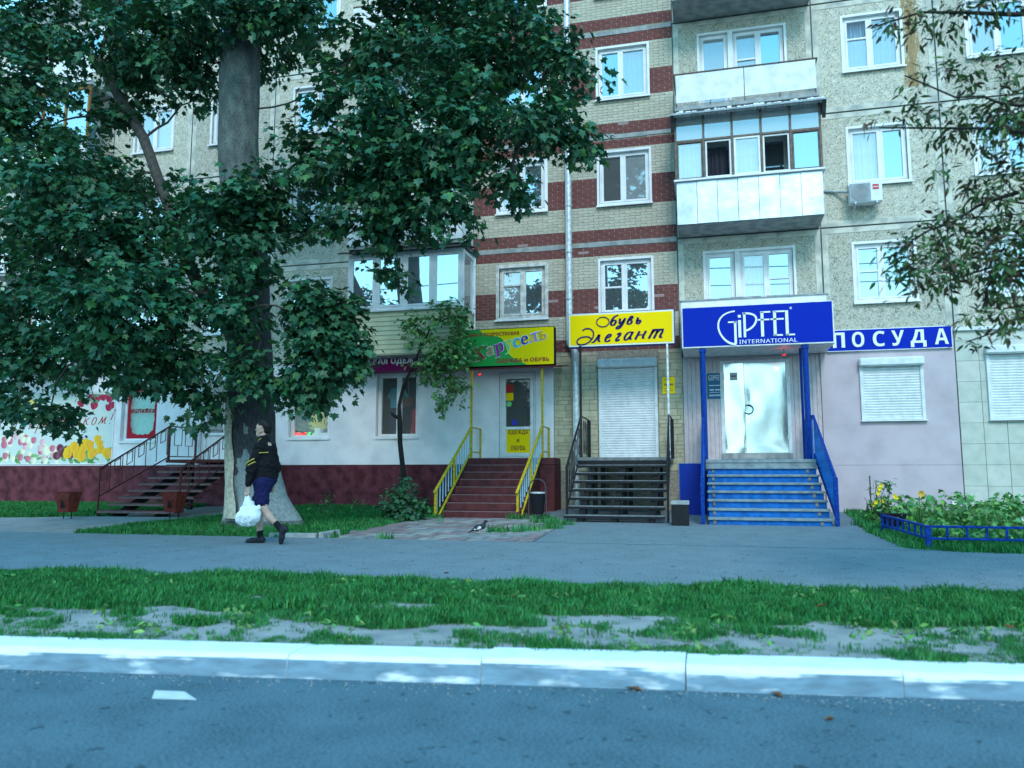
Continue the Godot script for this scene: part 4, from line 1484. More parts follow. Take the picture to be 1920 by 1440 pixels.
func roller(x0: float, x1: float, y0: float, y1: float, box_h: float, z: float, label: String) -> void:
	var d := Node3D.new()
	var i: int = used.get("roller", 0)
	used["roller"] = i + 1
	d.name = "roller_shutter" if i == 0 else "roller_shutter_%03d" % i
	d.position = Vector3((x0 + x1) / 2, y0, z)
	bld.add_child(d, true)
	d.set_meta("label", label)
	var g := Geo.new()
	g.box(x0 - 0.01, x1 + 0.01, y1 - box_h, y1, z - 0.01, z + 0.19, 0.03)
	part(d, "shutter_box", g, M.shutter)
	for s in [x0, x1 - 0.07]:
		g = Geo.new()
		g.box(s, s + 0.07, y0, y1 - box_h, z - 0.01, z + 0.055, 0.005)
		part(d, "guide_rail", g, M.shutter)
	g = Geo.new()
	var y := y0 + 0.05
	var p := 0.0595
	while y < y1 - box_h:
		var a := x0 + 0.068
		var b := x1 - 0.068
		var h := minf(p, y1 - box_h - y)
		var prof := [[0.0, 0.012], [0.008, 0.024], [0.03, 0.031], [0.049, 0.026], [0.0595, 0.012]]
		for k in prof.size() - 1:
			if prof[k + 1][0] > h + 0.001: break
			g.quad(Vector3(a, y + prof[k][0], z + prof[k][1]), Vector3(b, y + prof[k][0], z + prof[k][1]), Vector3(b, y + prof[k + 1][0], z + prof[k + 1][1]), Vector3(a, y + prof[k + 1][0], z + prof[k + 1][1]))
		y += p
	g.box(x0 + 0.068, x1 - 0.068, y0, y1 - box_h, z - 0.008, z + 0.004)
	part(d, "slat_curtain", g, M.shutter, "", "stuff")
	g = Geo.new()
	g.box(x0 + 0.066, x1 - 0.066, y0 + 0.005, y0 + 0.055, z, z + 0.04, 0.006)
	for s in [x0 + 0.25, x1 - 0.25]: g.box(s - 0.03, s + 0.03, y0 + 0.055, y0 + 0.075, z + 0.03, z + 0.045, 0.004)
	part(d, "bottom_bar", g, M.shutter)
	if y0 > 1.5:
		g = Geo.new()
		g.box(x0 - 0.02, x1 + 0.03, y0 - 0.03, y0 - 0.004, z - 0.01, z + 0.09, 0.005)
		part(d, "sill", g, M.white_frame)

# ---------- signs ----------
func build_signs() -> void:
	var g: Geo
	# children's clothes shop: green and yellow light-box on its canopy
	var x0 := -5.86
	var x1 := -3.42
	var y0 := 3.44
	var y1 := 4.36
	var t := thing("shop_sign", "green and yellow box sign with many-coloured letters over the yellow-railed steps", "sign", Vector3(-4.64, y0, 0.95))
	g = Geo.new()
	g.box(x0, x1, y0, y1, 0.82, 1.05, 0.01)
	part(t, "casing", g, M.dark)
	g = Geo.new()
	g.box(x0 + 0.015, x1 - 0.015, y0 + 0.015, y1 - 0.015, 1.045, 1.056)
	part(t, "face", g, M.sign_yellow)
	var W := x1 - x0 - 0.03
	var H := y1 - y0 - 0.03
	var P := func(fx: float, fy: float) -> Vector2: return Vector2(x0 + 0.015 + fx * W, y1 - 0.015 - fy * H)
	var poly := PackedVector2Array([P.call(0, 0), P.call(0, 1), P.call(0.73, 1)])
	for q in [[0.66, 0.90], [0.58, 0.78], [0.535, 0.66], [0.515, 0.50], [0.50, 0.36], [0.47, 0.25], [0.42, 0.19], [0.36, 0.18], [0.28, 0.10], [0.24, 0.0]]: poly.append(P.call(q[0], q[1]))
	g = Geo.new()
	g.prism(poly, 1.055, 1.059)
	part(t, "green_field", g, M.sign_green)
	g = Geo.new()
	var a: Vector2 = P.call(0.02, 0.21)
	var b: Vector2 = P.call(0.65, 0.08)
	letters(g, "ДЕТСКАЯ И ПОДРОСТКОВАЯ", "Droid Sans", true, a.x, b.x, a.y, b.y, 1.058, 0.006)
	a = P.call(0.42, 0.95); b = P.call(0.955, 0.81)
	letters(g, "ОДЕЖДА и ОБУВЬ", "Droid Sans", true, a.x, b.x, a.y, b.y, 1.058, 0.006)
	part(t, "lettering", g, M.letter_red)
	var word := [["К", 0.185, 0.30, 0.46, 0.83, "letter_red"], ["а", 0.315, 0.395, 0.47, 0.71, "letter_pink"], ["р", 0.40, 0.495, 0.39, 0.74, "letter_magenta"], ["у", 0.495, 0.585, 0.33, 0.67, "letter_lime"], ["с", 0.588, 0.665, 0.27, 0.52, "letter_sky"], ["е", 0.67, 0.745, 0.21, 0.45, "letter_indigo"], ["л", 0.75, 0.84, 0.15, 0.39, "letter_lilac"], ["ь", 0.845, 0.93, 0.10, 0.34, "letter_orange"]]
	for q in word:
		a = P.call(q[1], q[4]); b = P.call(q[2], q[3])
		g = Geo.new()
		letters(g, q[0], "Droid Serif", true, a.x - 0.012, b.x + 0.012, a.y - 0.012, b.y + 0.012, 1.0585, 0.005, 0.12, 0.28)
		part(t, "letter_outline", g, M.letter_white)
		g = Geo.new()
		letters(g, q[0], "Droid Serif", true, a.x, b.x, a.y, b.y, 1.0635, 0.006, 0.12, 0.28)
		part(t, "letter", g, M[q[5]])
	# shoe shop: yellow box sign with dark blue script
	x0 = -3.06; x1 = -0.62; y0 = 3.80; y1 = 4.60
	t = thing("shop_sign", "yellow box sign with dark blue script over the roller-shutter door", "sign", Vector3(-1.84, y0, 1.1))
	g = Geo.new()
	g.box(x0, x1, y0, y1, 0.98, 1.2, 0.008)
	part(t, "casing", g, M.sign_navy)
	g = Geo.new()
	g.box(x0 + 0.012, x1 - 0.012, y0 + 0.012, y1 - 0.012, 1.19, 1.206)
	part(t, "border", g, M.letter_cream)
	g = Geo.new()
	g.box(x0 + 0.05, x1 - 0.05, y0 + 0.05, y1 - 0.05, 1.2, 1.2095)
	part(t, "face", g, M.sign_yellow)
	g = Geo.new()
	W = x1 - x0; H = y1 - y0
	P = func(fx: float, fy: float) -> Vector2: return Vector2(-3.06 + fx * 2.44, 4.60 - fy * 0.80)
	var zt := 1.209
	# «Обувь»
	ribbon(g, arc2(P.call(0.335, 0.285), Vector2(0.145, 0.115), 60, 425, 26), [0.022, 0.05, 0.022], zt)
	script(g, [["б", 0.405, 0.465, 0.22, 0.40], ["у", 0.475, 0.545, 0.20, 0.39], ["в", 0.565, 0.62, 0.22, 0.385], ["ь", 0.65, 0.70, 0.20, 0.385]], P, zt, 0.30)
	# «Элегант»
	ribbon(g, bez([P.call(0.14, 0.52), P.call(0.16, 0.42), P.call(0.24, 0.44), P.call(0.245, 0.60), P.call(0.25, 0.80), P.call(0.18, 0.94), P.call(0.12, 0.93), P.call(0.06, 0.91), P.call(0.08, 0.72), P.call(0.15, 0.70), P.call(0.19, 0.69), P.call(0.22, 0.72), P.call(0.22, 0.78)], 10), [0.03, 0.06, 0.03], zt)
	script(g, [["л", 0.245, 0.325, 0.65, 0.88], ["е", 0.355, 0.415, 0.65, 0.87], ["г", 0.455, 0.505, 0.63, 0.86], ["а", 0.535, 0.615, 0.61, 0.85], ["н", 0.645, 0.735, 0.60, 0.84], ["т", 0.775, 0.90, 0.58, 0.83]], P, zt, 0.42)
	part(t, "lettering", g, M.letter_navy)
	# housewares shop: deep blue box with white monogram lettering
	x0 = -0.46; x1 = 2.73; y0 = 3.64; y1 = 4.57
	t = thing("shop_sign", "deep blue box sign with tall white lettering over the blue steps", "sign", Vector3(1.13, y0, 0.7))
	g = Geo.new()
	g.box(x0, x1, y0, y1, 0.06, 1.42, 0.01)
	part(t, "casing", g, M.sheet_panel)
	g = Geo.new()
	g.box(x0 + 0.03, x1 - 0.03, y0 + 0.035, y1 - 0.02, 1.40, 1.428, 0.004)
	part(t, "face", g, M.sign_blue)
	g = Geo.new()
	zt = 1.428
	P = func(fx: float, fy: float) -> Vector2: return Vector2(-0.46 + fx * 3.19, 4.57 - fy * 0.93)
	var s := 0.042
	ribbon(g, bez([P.call(0.362, 0.15), P.call(0.24, 0.18), P.call(0.235, 0.50), P.call(0.262, 0.68), P.call(0.285, 0.84), P.call(0.32, 0.94), P.call(0.366, 0.945)], 12), [0.03, 0.05, 0.05], zt)
	ribbon(g, [P.call(0.362, 0.93), P.call(0.362, 0.40)], [0.052], zt)
	ribbon(g, [P.call(0.315, 0.41), P.call(0.373, 0.41)], [0.034], zt)
	ribbon(g, [P.call(0.391, 0.785), P.call(0.391, 0.37)], [0.062], zt)
	ribbon(g, [P.call(0.391, 0.31), P.call(0.391, 0.245)], [0.062], zt)
	ribbon(g, [P.call(0.424, 0.785), P.call(0.424, 0.20)], [0.052], zt)
	ribbon(g, bez([P.call(0.412, 0.215), P.call(0.50, 0.20), P.call(0.515, 0.34), P.call(0.494, 0.46), P.call(0.48, 0.56), P.call(0.45, 0.62), P.call(0.425, 0.63)], 10), [s], zt)
	for f in [[0.540, 0.595], [0.622, 0.688]]:
		ribbon(g, [P.call(f[0], 0.785), P.call(f[0], 0.20)], [0.062], zt)
		ribbon(g, [P.call(f[0] - 0.012, 0.205), P.call(f[1], 0.205)], [0.034], zt)
		ribbon(g, [P.call(f[0] - 0.028, 0.385), P.call(f[1] - 0.008, 0.385)], [0.034], zt)
	ribbon(g, [P.call(0.61, 0.765), P.call(0.67, 0.765)], [0.034], zt)
	ribbon(g, [P.call(0.70, 0.785), P.call(0.70, 0.19)], [0.062], zt)
	ribbon(g, [P.call(0.69, 0.765), P.call(0.748, 0.765)], [0.034], zt)
	a = P.call(0.385, 0.935); b = P.call(0.762, 0.845)
	letters(g, "INTERNATIONAL", "Droid Sans", false, a.x, b.x, a.y, b.y, zt, 0.012)
	ribbon(g, arc2(P.call(0.728, 0.135), Vector2(0.022, 0.022), 0, 360, 12), [0.006], zt, 0.004)
	a = P.call(0.7245, 0.15); b = P.call(0.7315, 0.12)
	letters(g, "R", "Droid Sans", true, a.x, b.x, a.y, b.y, zt, 0.004)
	part(t, "lettering", g, M.letter_white)
	# «ПОСУДА» board
	t = thing("shop_sign", "long low blue board with cream capitals above the pink wall", "sign", Vector3(4.0, 3.65, 0.08))
	g = Geo.new()
	g.box(2.745, 5.36, 3.645, 4.15, 0.045, 0.11, 0.008)
	part(t, "border", g, M.letter_white)
	g = Geo.new()
	g.box(2.75, 5.345, 3.665, 4.135, 0.10, 0.114)
	part(t, "face", g, M.sign_blue)
	g = Geo.new()
	for q in [["П", 2.88, 3.14], ["О", 3.29, 3.55], ["С", 3.73, 3.98], ["У", 4.12, 4.38], ["Д", 4.51, 4.83], ["А", 5.00, 5.28]]:
		letters(g, q[0], "Droid Sans", true, q[1], q[2], 3.735 if q[0] != "Д" else 3.69, 4.085, 0.114, 0.012)
	part(t, "lettering", g, M.letter_cream)
	# purple board of the clothes shop
	t = thing("shop_sign", "long purple board with white capitals below the cream-clad balcony", "sign", Vector3(-7.4, 3.5, 0.5))
	g = Geo.new()
	g.box(-9.45, -5.80, 3.50, 3.97, 0.055, 0.55, 0.008)
	part(t, "casing", g, M.sign_purple)
	g = Geo.new()
	letters(g, "ЖЕНСКАЯ ОДЕЖДА И ОБУВЬ", "Droid Sans", true, -8.90, -5.84, 3.62, 3.84, 0.55, 0.01)
	part(t, "lettering", g, M.letter_white)
	# far left: poster with tulips
	t = thing("poster", "large wall poster of tulips with a greeting in dark red script", "poster", Vector3(-18.46, 1.17, 0.06))
	g = Geo.new()
	g.box(-20.40, -16.47, 1.17, 3.25, 0.05, 0.066)
	g.ring(-20.42, -16.45, 1.15, 3.27, 0.025, 0.05, 0.075, 0.004)
	part(t, "frame", g, M.white_frame)
	g = Geo.new()
	var A := Vector3(-20.40, 1.17, 0.0675); var B := Vector3(-16.47, 1.17, 0.0675); var C := Vector3(-16.47, 3.25, 0.0675); var D := Vector3(-20.40, 3.25, 0.0675)
	var nn := Vector3(0, 0, 1)
	g.tri_n(A, B, C, nn, nn, nn, Vector2(0, 1), Vector2(1, 1), Vector2(1, 0))
	g.tri_n(A, C, D, nn, nn, nn, Vector2(0, 1), Vector2(1, 0), Vector2(0, 0))
	mat("poster_print", 0.92, 0.92, 0.92, 0.6)
	M.poster_print.albedo_texture = poster_image()
	part(t, "print", g, M.poster_print)
	g = Geo.new()
	var px := -19.95
	var py := 2.16
	for q in [["С", 0.26], ["", 0.12], ["п", 0.20], ["р", 0.19], ["а", 0.20], ["з", 0.17], ["д", 0.19], ["н", 0.21], ["и", 0.21], ["к", 0.20], ["о", 0.18], ["м", 0.26], ["!", 0.16]]:
		if q[0] != "": pen(g, q[0], Vector2(px, py), q[1], 0.22, 0.068, 0.32, 0.032, 0.002)
		px += q[1] + 0.075
		py += 0.012
	part(t, "lettering", g, M.letter_red)
	# window film with a red border and a word
	t = thing("window_film", "red scalloped film round the glass of the shop window beside the tulip poster", "sticker", Vector3(-15.64, 1.85, -0.09))
	g = Geo.new()
	var ox0 := -16.15; var ox1 := -15.13; var oy0 := 1.87; var oy1 := 3.36
	var n := 44
	for i in n:
		var t0 := float(i) / n
		var t1 := float(i + 1) / n
		var ring_ := func(tt: float) -> Array:
			var ang := tt * TAU
			var d := Vector2(cos(ang), sin(ang))
			var k := minf(0.51 / maxf(absf(d.x), 1e-3), 0.745 / maxf(absf(d.y), 1e-3))
			var cc := Vector2((ox0 + ox1) / 2, (oy0 + oy1) / 2)
			var inn := Vector2(d.x * 0.40, d.y * 0.62) * (1.0 + 0.035 * sin(ang * 16))
			var kk := pow(pow(absf(d.x), 4) + pow(absf(d.y), 4), -0.25)
			return [cc + d * k, cc + inn * kk]
		var p0: Array = ring_.call(t0)
		var p1: Array = ring_.call(t1)
		g.quad(Vector3(p0[0].x, p0[0].y, -0.092), Vector3(p1[0].x, p1[0].y, -0.092), Vector3(p1[1].x, p1[1].y, -0.092), Vector3(p0[1].x, p0[1].y, -0.092))
	part(t, "border", g, M.cloth_red)
	g = Geo.new()
	px = -16.02
	for q in ["н", "а", "п", "и", "т", "к", "и"]:
		pen(g, q, Vector2(px, 2.61), 0.085 if q != "т" else 0.11, 0.12, -0.093, 0.2, 0.028, 0.003)
		px += 0.112 if q != "т" else 0.135
	part(t, "lettering", g, M.letter_red)
	g = Geo.new()
	g.box(-16.15, -15.13, 1.87, 3.36, -0.24, -0.225)
	part(t, "backing", g, M.teal_curtain)
	# notices
	t = thing("door_notice", "yellow paper notice on the lower panel of the white plastic door", "notice", Vector3(-4.56, 1.42, -0.03))
	g = Geo.new()
	g.box(-4.86, -4.26, 1.40, 2.00, -0.03, -0.022)
	part(t, "sheet", g, M.sign_yellow)
	g = Geo.new()
	letters(g, "ОДЕЖДА", "Droid Sans", true, -4.82, -4.30, 1.84, 1.96, -0.023, 0.004)
	letters(g, "и", "Droid Sans", true, -4.60, -4.53, 1.66, 1.75, -0.023, 0.004)
	letters(g, "ОБУВЬ", "Droid Sans", true, -4.75, -4.37, 1.46, 1.58, -0.023, 0.004)
	part(t, "lettering", g, M.letter_brown)
	t = thing("opening_hours_plate", "blue plate with white print beside the galvanised door", "notice", Vector3(0.25, 2.64, 0.01))
	g = Geo.new()
	g.box(0.06, 0.44, 2.64, 3.25, 0.006, 0.02, 0.003)
	part(t, "plate", g, M.notice_teal)
	g = Geo.new()
	letters(g, "GIPFEL", "Droid Sans", false, 0.10, 0.40, 3.08, 3.20, 0.02, 0.002)
	for q in [[0.11, 0.38, 2.945, 0.022], [0.12, 0.22, 2.835, 0.034], [0.25, 0.38, 2.835, 0.034], [0.12, 0.36, 2.785, 0.012], [0.11, 0.22, 2.705, 0.034], [0.25, 0.39, 2.705, 0.034]]:
		var xx: float = q[0]
		while xx < q[1]:
			g.box(xx, xx + 0.018, q[2], q[2] + q[3], 0.019, 0.022)
			xx += 0.026
	part(t, "print", g, M.letter_white)
	t = thing("paper_notice", "small yellow paper notice pasted on the bricks beside the shutter door", "notice", Vector3(-0.83, 2.79, 0.01))
	g = Geo.new()
	g.box(-0.98, -0.69, 2.79, 3.19, 0.004, 0.009)
	part(t, "sheet", g, M.sign_yellow)
	g = Geo.new()
	for q in [[3.12, 0.02, 0.16], [2.985, 0.05, 0.2], [2.90, 0.015, 0.15], [2.85, 0.015, 0.18]]:
		var xx: float = -0.93
		while xx < -0.93 + q[2]:
			g.box(xx, xx + 0.02, q[0], q[0] + q[1], 0.008, 0.0105)
			xx += 0.032
	part(t, "print", g, M.letter_navy)
	t = thing("door_label", "small grey square label near the top of the galvanised door", "label", Vector3(0.67, 3.07, 0.02))
	g = Geo.new()
	g.box(0.59, 0.76, 3.07, 3.25, 0.016, 0.026, 0.002)
	part(t, "plate", g, M.notice_grey)
	g = Geo.new()
	for k in 6: g.box(0.61 + k * 0.022, 0.627 + k * 0.022, 3.15, 3.18, 0.0255, 0.0275)
	part(t, "print", g, M.dark)
	# stickers in the dark door glass
	var st := [[-4.79, 3.0, 0.10, "letter_red", "red square sticker at the top of the dark door glass"], [-4.78, 2.80, 0.09, "sign_yellow", "yellow sticker under the red one on the dark door glass"], [-4.80, 2.63, 0.07, "letter_lime", "pale green round sticker on the dark door glass"], [-4.66, 2.16, 0.075, "letter_indigo", "blue round sticker low on the dark door glass"]]
	for q in st:
		g = Geo.new()
		if q[3] in ["letter_lime", "letter_indigo"]:
			var pp := PackedVector2Array()
			for i in 18: pp.append(Vector2(q[0] + q[2] * cos(TAU * i / 18), q[1] + q[2] * sin(TAU * i / 18)))
			g.prism(pp, -0.044, -0.041)
		else: g.box(q[0] - q[2], q[0] + q[2], q[1] - q[2] * 0.9, q[1] + q[2] * 1.2, -0.044, -0.041)
		single("sticker", g, M[q[3]], Vector3(q[0], q[1], -0.0425), q[4], "sticker")

# a written hand: each letter as pen strokes in a box one x-height tall
func pen_strokes(ch: String) -> Array:
	var v := func(a: Array) -> Array:
		var o := []
		for i in range(0, a.size(), 2): o.append(Vector2(a[i], a[i + 1]))
		return o
	match ch:
		"л": return [v.call([0, 0.1, 0.1, -0.1, 0.3, 0.1, 0.5, 1]), v.call([0.5, 1, 0.58, 0.6, 0.66, -0.05, 0.95, 0.14])]
		"е": return [v.call([0.12, 0.5, 0.5, 0.48, 0.9, 0.7, 0.65, 0.95, 0.3, 1.15, 0.03, 0.6, 0.15, 0.28, 0.3, -0.1, 0.7, -0.02, 0.92, 0.25])]
		"г": return [v.call([0.12, 0.78, 0.35, 1.1, 0.75, 1.05, 0.66, 0.75, 0.58, 0.45, 0.2, 0.42, 0.28, 0.12, 0.4, -0.08, 0.72, 0, 0.9, 0.2])]
		"а": return [v.call([0.78, 0.82, 0.5, 1.2, 0.08, 0.85, 0.1, 0.4, 0.14, -0.1, 0.5, -0.1, 0.72, 0.42]), v.call([0.84, 1.0, 0.74, 0.6, 0.62, -0.05, 1.02, 0.15])]
		"н": return [v.call([0.2, 1, 0.17, 0.7, 0.12, 0.3, 0.08, 0]), v.call([0.14, 0.5, 0.35, 0.56, 0.6, 0.56, 0.8, 0.52]), v.call([0.86, 1, 0.8, 0.6, 0.66, -0.05, 1.0, 0.14])]
		"т": return [v.call([0.12, 1, 0.1, 0.7, 0.06, 0.3, 0.03, 0]), v.call([0.08, 0.6, 0.2, 1.05, 0.46, 1.15, 0.45, 0.7, 0.44, 0.4, 0.42, 0.2, 0.4, 0]), v.call([0.44, 0.6, 0.56, 1.05, 0.86, 1.15, 0.84, 0.7, 0.8, 0.3, 0.74, -0.05, 1.0, 0.14]), v.call([0.06, 1.02, 0.3, 1.06, 0.6, 1.06, 0.9, 1.02])]
		"б": return [v.call([0.2, 0.55, 0.4, 1.0, 0.95, 0.9, 0.85, 0.4, 0.75, -0.1, 0.2, -0.1, 0.14, 0.4, 0.1, 1.1, 0.4, 1.55, 0.98, 1.62])]
		"у": return [v.call([0.12, 0.9, 0.3, 1.1, 0.2, 0.5, 0.36, 0.2, 0.5, 0, 0.75, 0.5, 0.8, 0.7]), v.call([0.9, 1.0, 0.82, 0.3, 0.7, -0.7, 0.2, -0.6, -0.05, -0.5, 0.2, -0.2, 0.6, -0.05])]
		"в": return [v.call([0.12, 0.3, 0.1, 0.9, 0.45, 1.6, 0.66, 1.35, 0.8, 1.05, 0.45, 0.75, 0.3, 0.72, 0.85, 0.75, 0.95, 0.2, 0.55, 0.02, 0.3, -0.05, 0.14, 0.1, 0.12, 0.3])]
		"ь": return [v.call([0.2, 1, 0.14, 0.6, 0.06, 0.1, 0.35, 0.02, 0.75, -0.05, 0.95, 0.45, 0.6, 0.55, 0.4, 0.58, 0.24, 0.42, 0.18, 0.35])]
		"п": return [v.call([0.14, 1, 0.12, 0.7, 0.08, 0.3, 0.04, 0]), v.call([0.08, 0.6, 0.3, 1.15, 0.88, 1.2, 0.82, 0.7, 0.76, 0.3, 0.68, -0.05, 1.0, 0.14])]
		"р": return [v.call([0.24, 1, 0.2, 0.6, 0.12, -0.1, 0.04, -0.6]), v.call([0.15, 0.6, 0.4, 1.2, 1.0, 1.05, 0.92, 0.5, 0.85, -0.1, 0.3, -0.1, 0.14, 0.3])]
		"з": return [v.call([0.1, 0.85, 0.3, 1.12, 0.85, 1.05, 0.74, 0.75, 0.65, 0.5, 0.45, 0.52, 0.3, 0.52, 0.85, 0.5, 0.95, 0.1, 0.55, -0.05, 0.3, -0.1, 0.1, 0, 0.05, 0.2])]
		"д": return [v.call([0.72, 0.85, 0.45, 1.15, 0.08, 0.85, 0.1, 0.4, 0.14, -0.1, 0.6, -0.12, 0.76, 0.4, 0.95, 1.1, 0.75, 1.9, 0.1, 1.55])]
		"и": return [v.call([0.14, 1, 0.08, 0.4, 0.08, -0.1, 0.4, 0.05, 0.6, 0.2, 0.7, 0.6, 0.76, 1]), v.call([0.78, 1, 0.72, 0.6, 0.6, -0.05, 1.0, 0.14])]
		"к": return [v.call([0.22, 1, 0.18, 0.7, 0.12, 0.3, 0.08, 0]), v.call([0.86, 1, 0.55, 0.95, 0.4, 0.5, 0.16, 0.5]), v.call([0.4, 0.56, 0.62, 0.5, 0.55, -0.08, 0.98, 0.14])]
		"о": return [v.call([0.5, 1, 0.1, 1.0, -0.02, 0.0, 0.45, 0, 0.95, 0.0, 1.0, 1.0, 0.5, 1])]
		"м": return [v.call([0, 0.1, 0.08, -0.1, 0.22, 0.3, 0.3, 1]), v.call([0.3, 1, 0.36, 0.7, 0.44, 0.3, 0.5, 0.15]), v.call([0.5, 0.15, 0.6, 0.5, 0.7, 0.8, 0.78, 1]), v.call([0.78, 1, 0.78, 0.5, 0.74, -0.05, 1.0, 0.14])]
		"С": return [v.call([0.85, 1.45, 0.9, 1.9, 0.4, 1.9, 0.2, 1.2, -0.02, 0.4, 0.1, -0.2, 0.45, -0.05, 0.7, 0.05, 0.85, 0.3, 0.9, 0.45])]
		"!": return [v.call([0.62, 1.9, 0.56, 1.4, 0.45, 0.9, 0.4, 0.5]), v.call([0.33, 0.1, 0.36, 0.1, 0.38, 0.02, 0.35, 0.0])]
	return []

func pen(g: Geo, ch: String, o: Vector2, w: float, h: float, z: float, shear: float, thick: float, depth := 0.01) -> void:
	for s in pen_strokes(ch):
		var pts := []
		for p in bez(s, 7): pts.append(o + Vector2(p.x * w + p.y * h * shear, p.y * h))
		var ww := []
		for i in pts.size():      # a broad nib: thick on the down strokes, thin on the cross strokes
			var a: Vector2 = pts[maxi(i - 1, 0)]; var b: Vector2 = pts[mini(i + 1, pts.size() - 1)]
			var d := (b - a).normalized()
			ww.append(thick * (0.38 + 0.62 * absf(d.y)))
		ribbon(g, pts, ww, z, depth)

func script(g: Geo, list: Array, P: Callable, z: float, shear: float) -> void:
	for q in list:
		var a: Vector2 = P.call(q[1], q[4]); var b: Vector2 = P.call(q[2], q[3])
		pen(g, q[0], Vector2(a.x - 0.5 * shear * (b.y - a.y), a.y), b.x - a.x, b.y - a.y, z, shear, 0.056)

func poster_image() -> ImageTexture:
	# a print: pale ground with tulips, white, pink and yellow below, yellow and crimson above
	var w := 768
	var h := 416
	var im := Image.create(w, h, false, Image.FORMAT_RGB8)
	var nz := noise(55, 0.01)
	for y in h:
		for x in w:
			var k := nz.get_noise_2d(x, y)
			im.set_pixel(x, y, Color(0.80 + 0.05 * k, 0.85 + 0.03 * k, 0.83 - 0.02 * k))
	var r := RandomNumberGenerator.new()
	r.seed = 5
	var blob := func(cx: float, cy: float, rx: float, ry: float, rot: float, col: Color, soft: float) -> void:
		var ca := cos(rot); var sa := sin(rot)
		var m := maxf(rx, ry) * 1.1
		for y in range(maxi(0, int(cy - m)), mini(h, int(cy + m))):
			for x in range(maxi(0, int(cx - m)), mini(w, int(cx + m))):
				var dx := x - cx; var dy := y - cy
				var u := (dx * ca + dy * sa) / rx
				var v := (-dx * sa + dy * ca) / ry
				var d := u * u + v * v
				if d < 1.0:
					var q := col.lerp(Color(1, 1, 1), 0.25 * (1.0 - d) * (0.5 + 0.5 * sin(u * 5.0)))
					im.set_pixel(x, y, im.get_pixel(x, y).lerp(q, clampf((1.0 - d) / soft, 0, 1)))
	for i in 46:
		var x := r.randf_range(0, w)
		blob.call(x, h - r.randf_range(0, 75), r.randf_range(12, 40), r.randf_range(6, 13), r.randf_range(-1.2, 1.2), Color(0.30, 0.52, 0.25).lerp(Color(0.5, 0.68, 0.4), r.randf()), 0.3)
	var kinds := [Color(0.93, 0.92, 0.80), Color(0.92, 0.90, 0.78), Color(0.80, 0.42, 0.52), Color(0.9, 0.72, 0.74)]
	for i in 58:
		var x := r.randf_range(5, 430)
		var y := h - r.randf_range(20, 175) * (0.6 if x > 300 else 1.0)
		var c: Color = kinds[r.randi() % 4]
		for k in 3: blob.call(x + (k - 1) * 8, y + absf(k - 1) * 3, 11, 20, (k - 1) * 0.25, c * (0.92 + 0.05 * k), 0.25)
	for i in 5: blob.call(400 + i * 22, h - 40 - r.randf_range(0, 50), 30, 26, r.randf(), Color(0.40, 0.18, 0.24), 0.4)
	for i in 30:
		var x := r.randf_range(450, w)
		var y := h - r.randf_range(35, 165) * (0.55 + 0.5 * (x - 450) / 318)
		for k in 3: blob.call(x + (k - 1) * 10, y + absf(k - 1) * 4, 14, 25, (k - 1) * 0.3, Color(0.93, 0.76 - 0.05 * k, 0.12), 0.25)
	for i in 9:
		for k in 3: blob.call(20 + i * 24 + k * 8, 25 + r.randf_range(0, 60), 13, 22, r.randf_range(-1, 1), Color(0.95, 0.85, 0.40), 0.3)
	for i in 10:
		var x := r.randf_range(540, w)
		var y := r.randf_range(8, 105)
		for k in 3: blob.call(x + (k - 1) * 10, y, 13, 22, (k - 1) * 0.4 + r.randf_range(-0.4, 0.4), Color(0.66, 0.12, 0.26), 0.25)
	for i in 5: blob.call(r.randf_range(560, 740), r.randf_range(5, 60), 32, 9, r.randf_range(-0.6, 0.6), Color(0.36, 0.48, 0.36), 0.3)
	return tex(im)

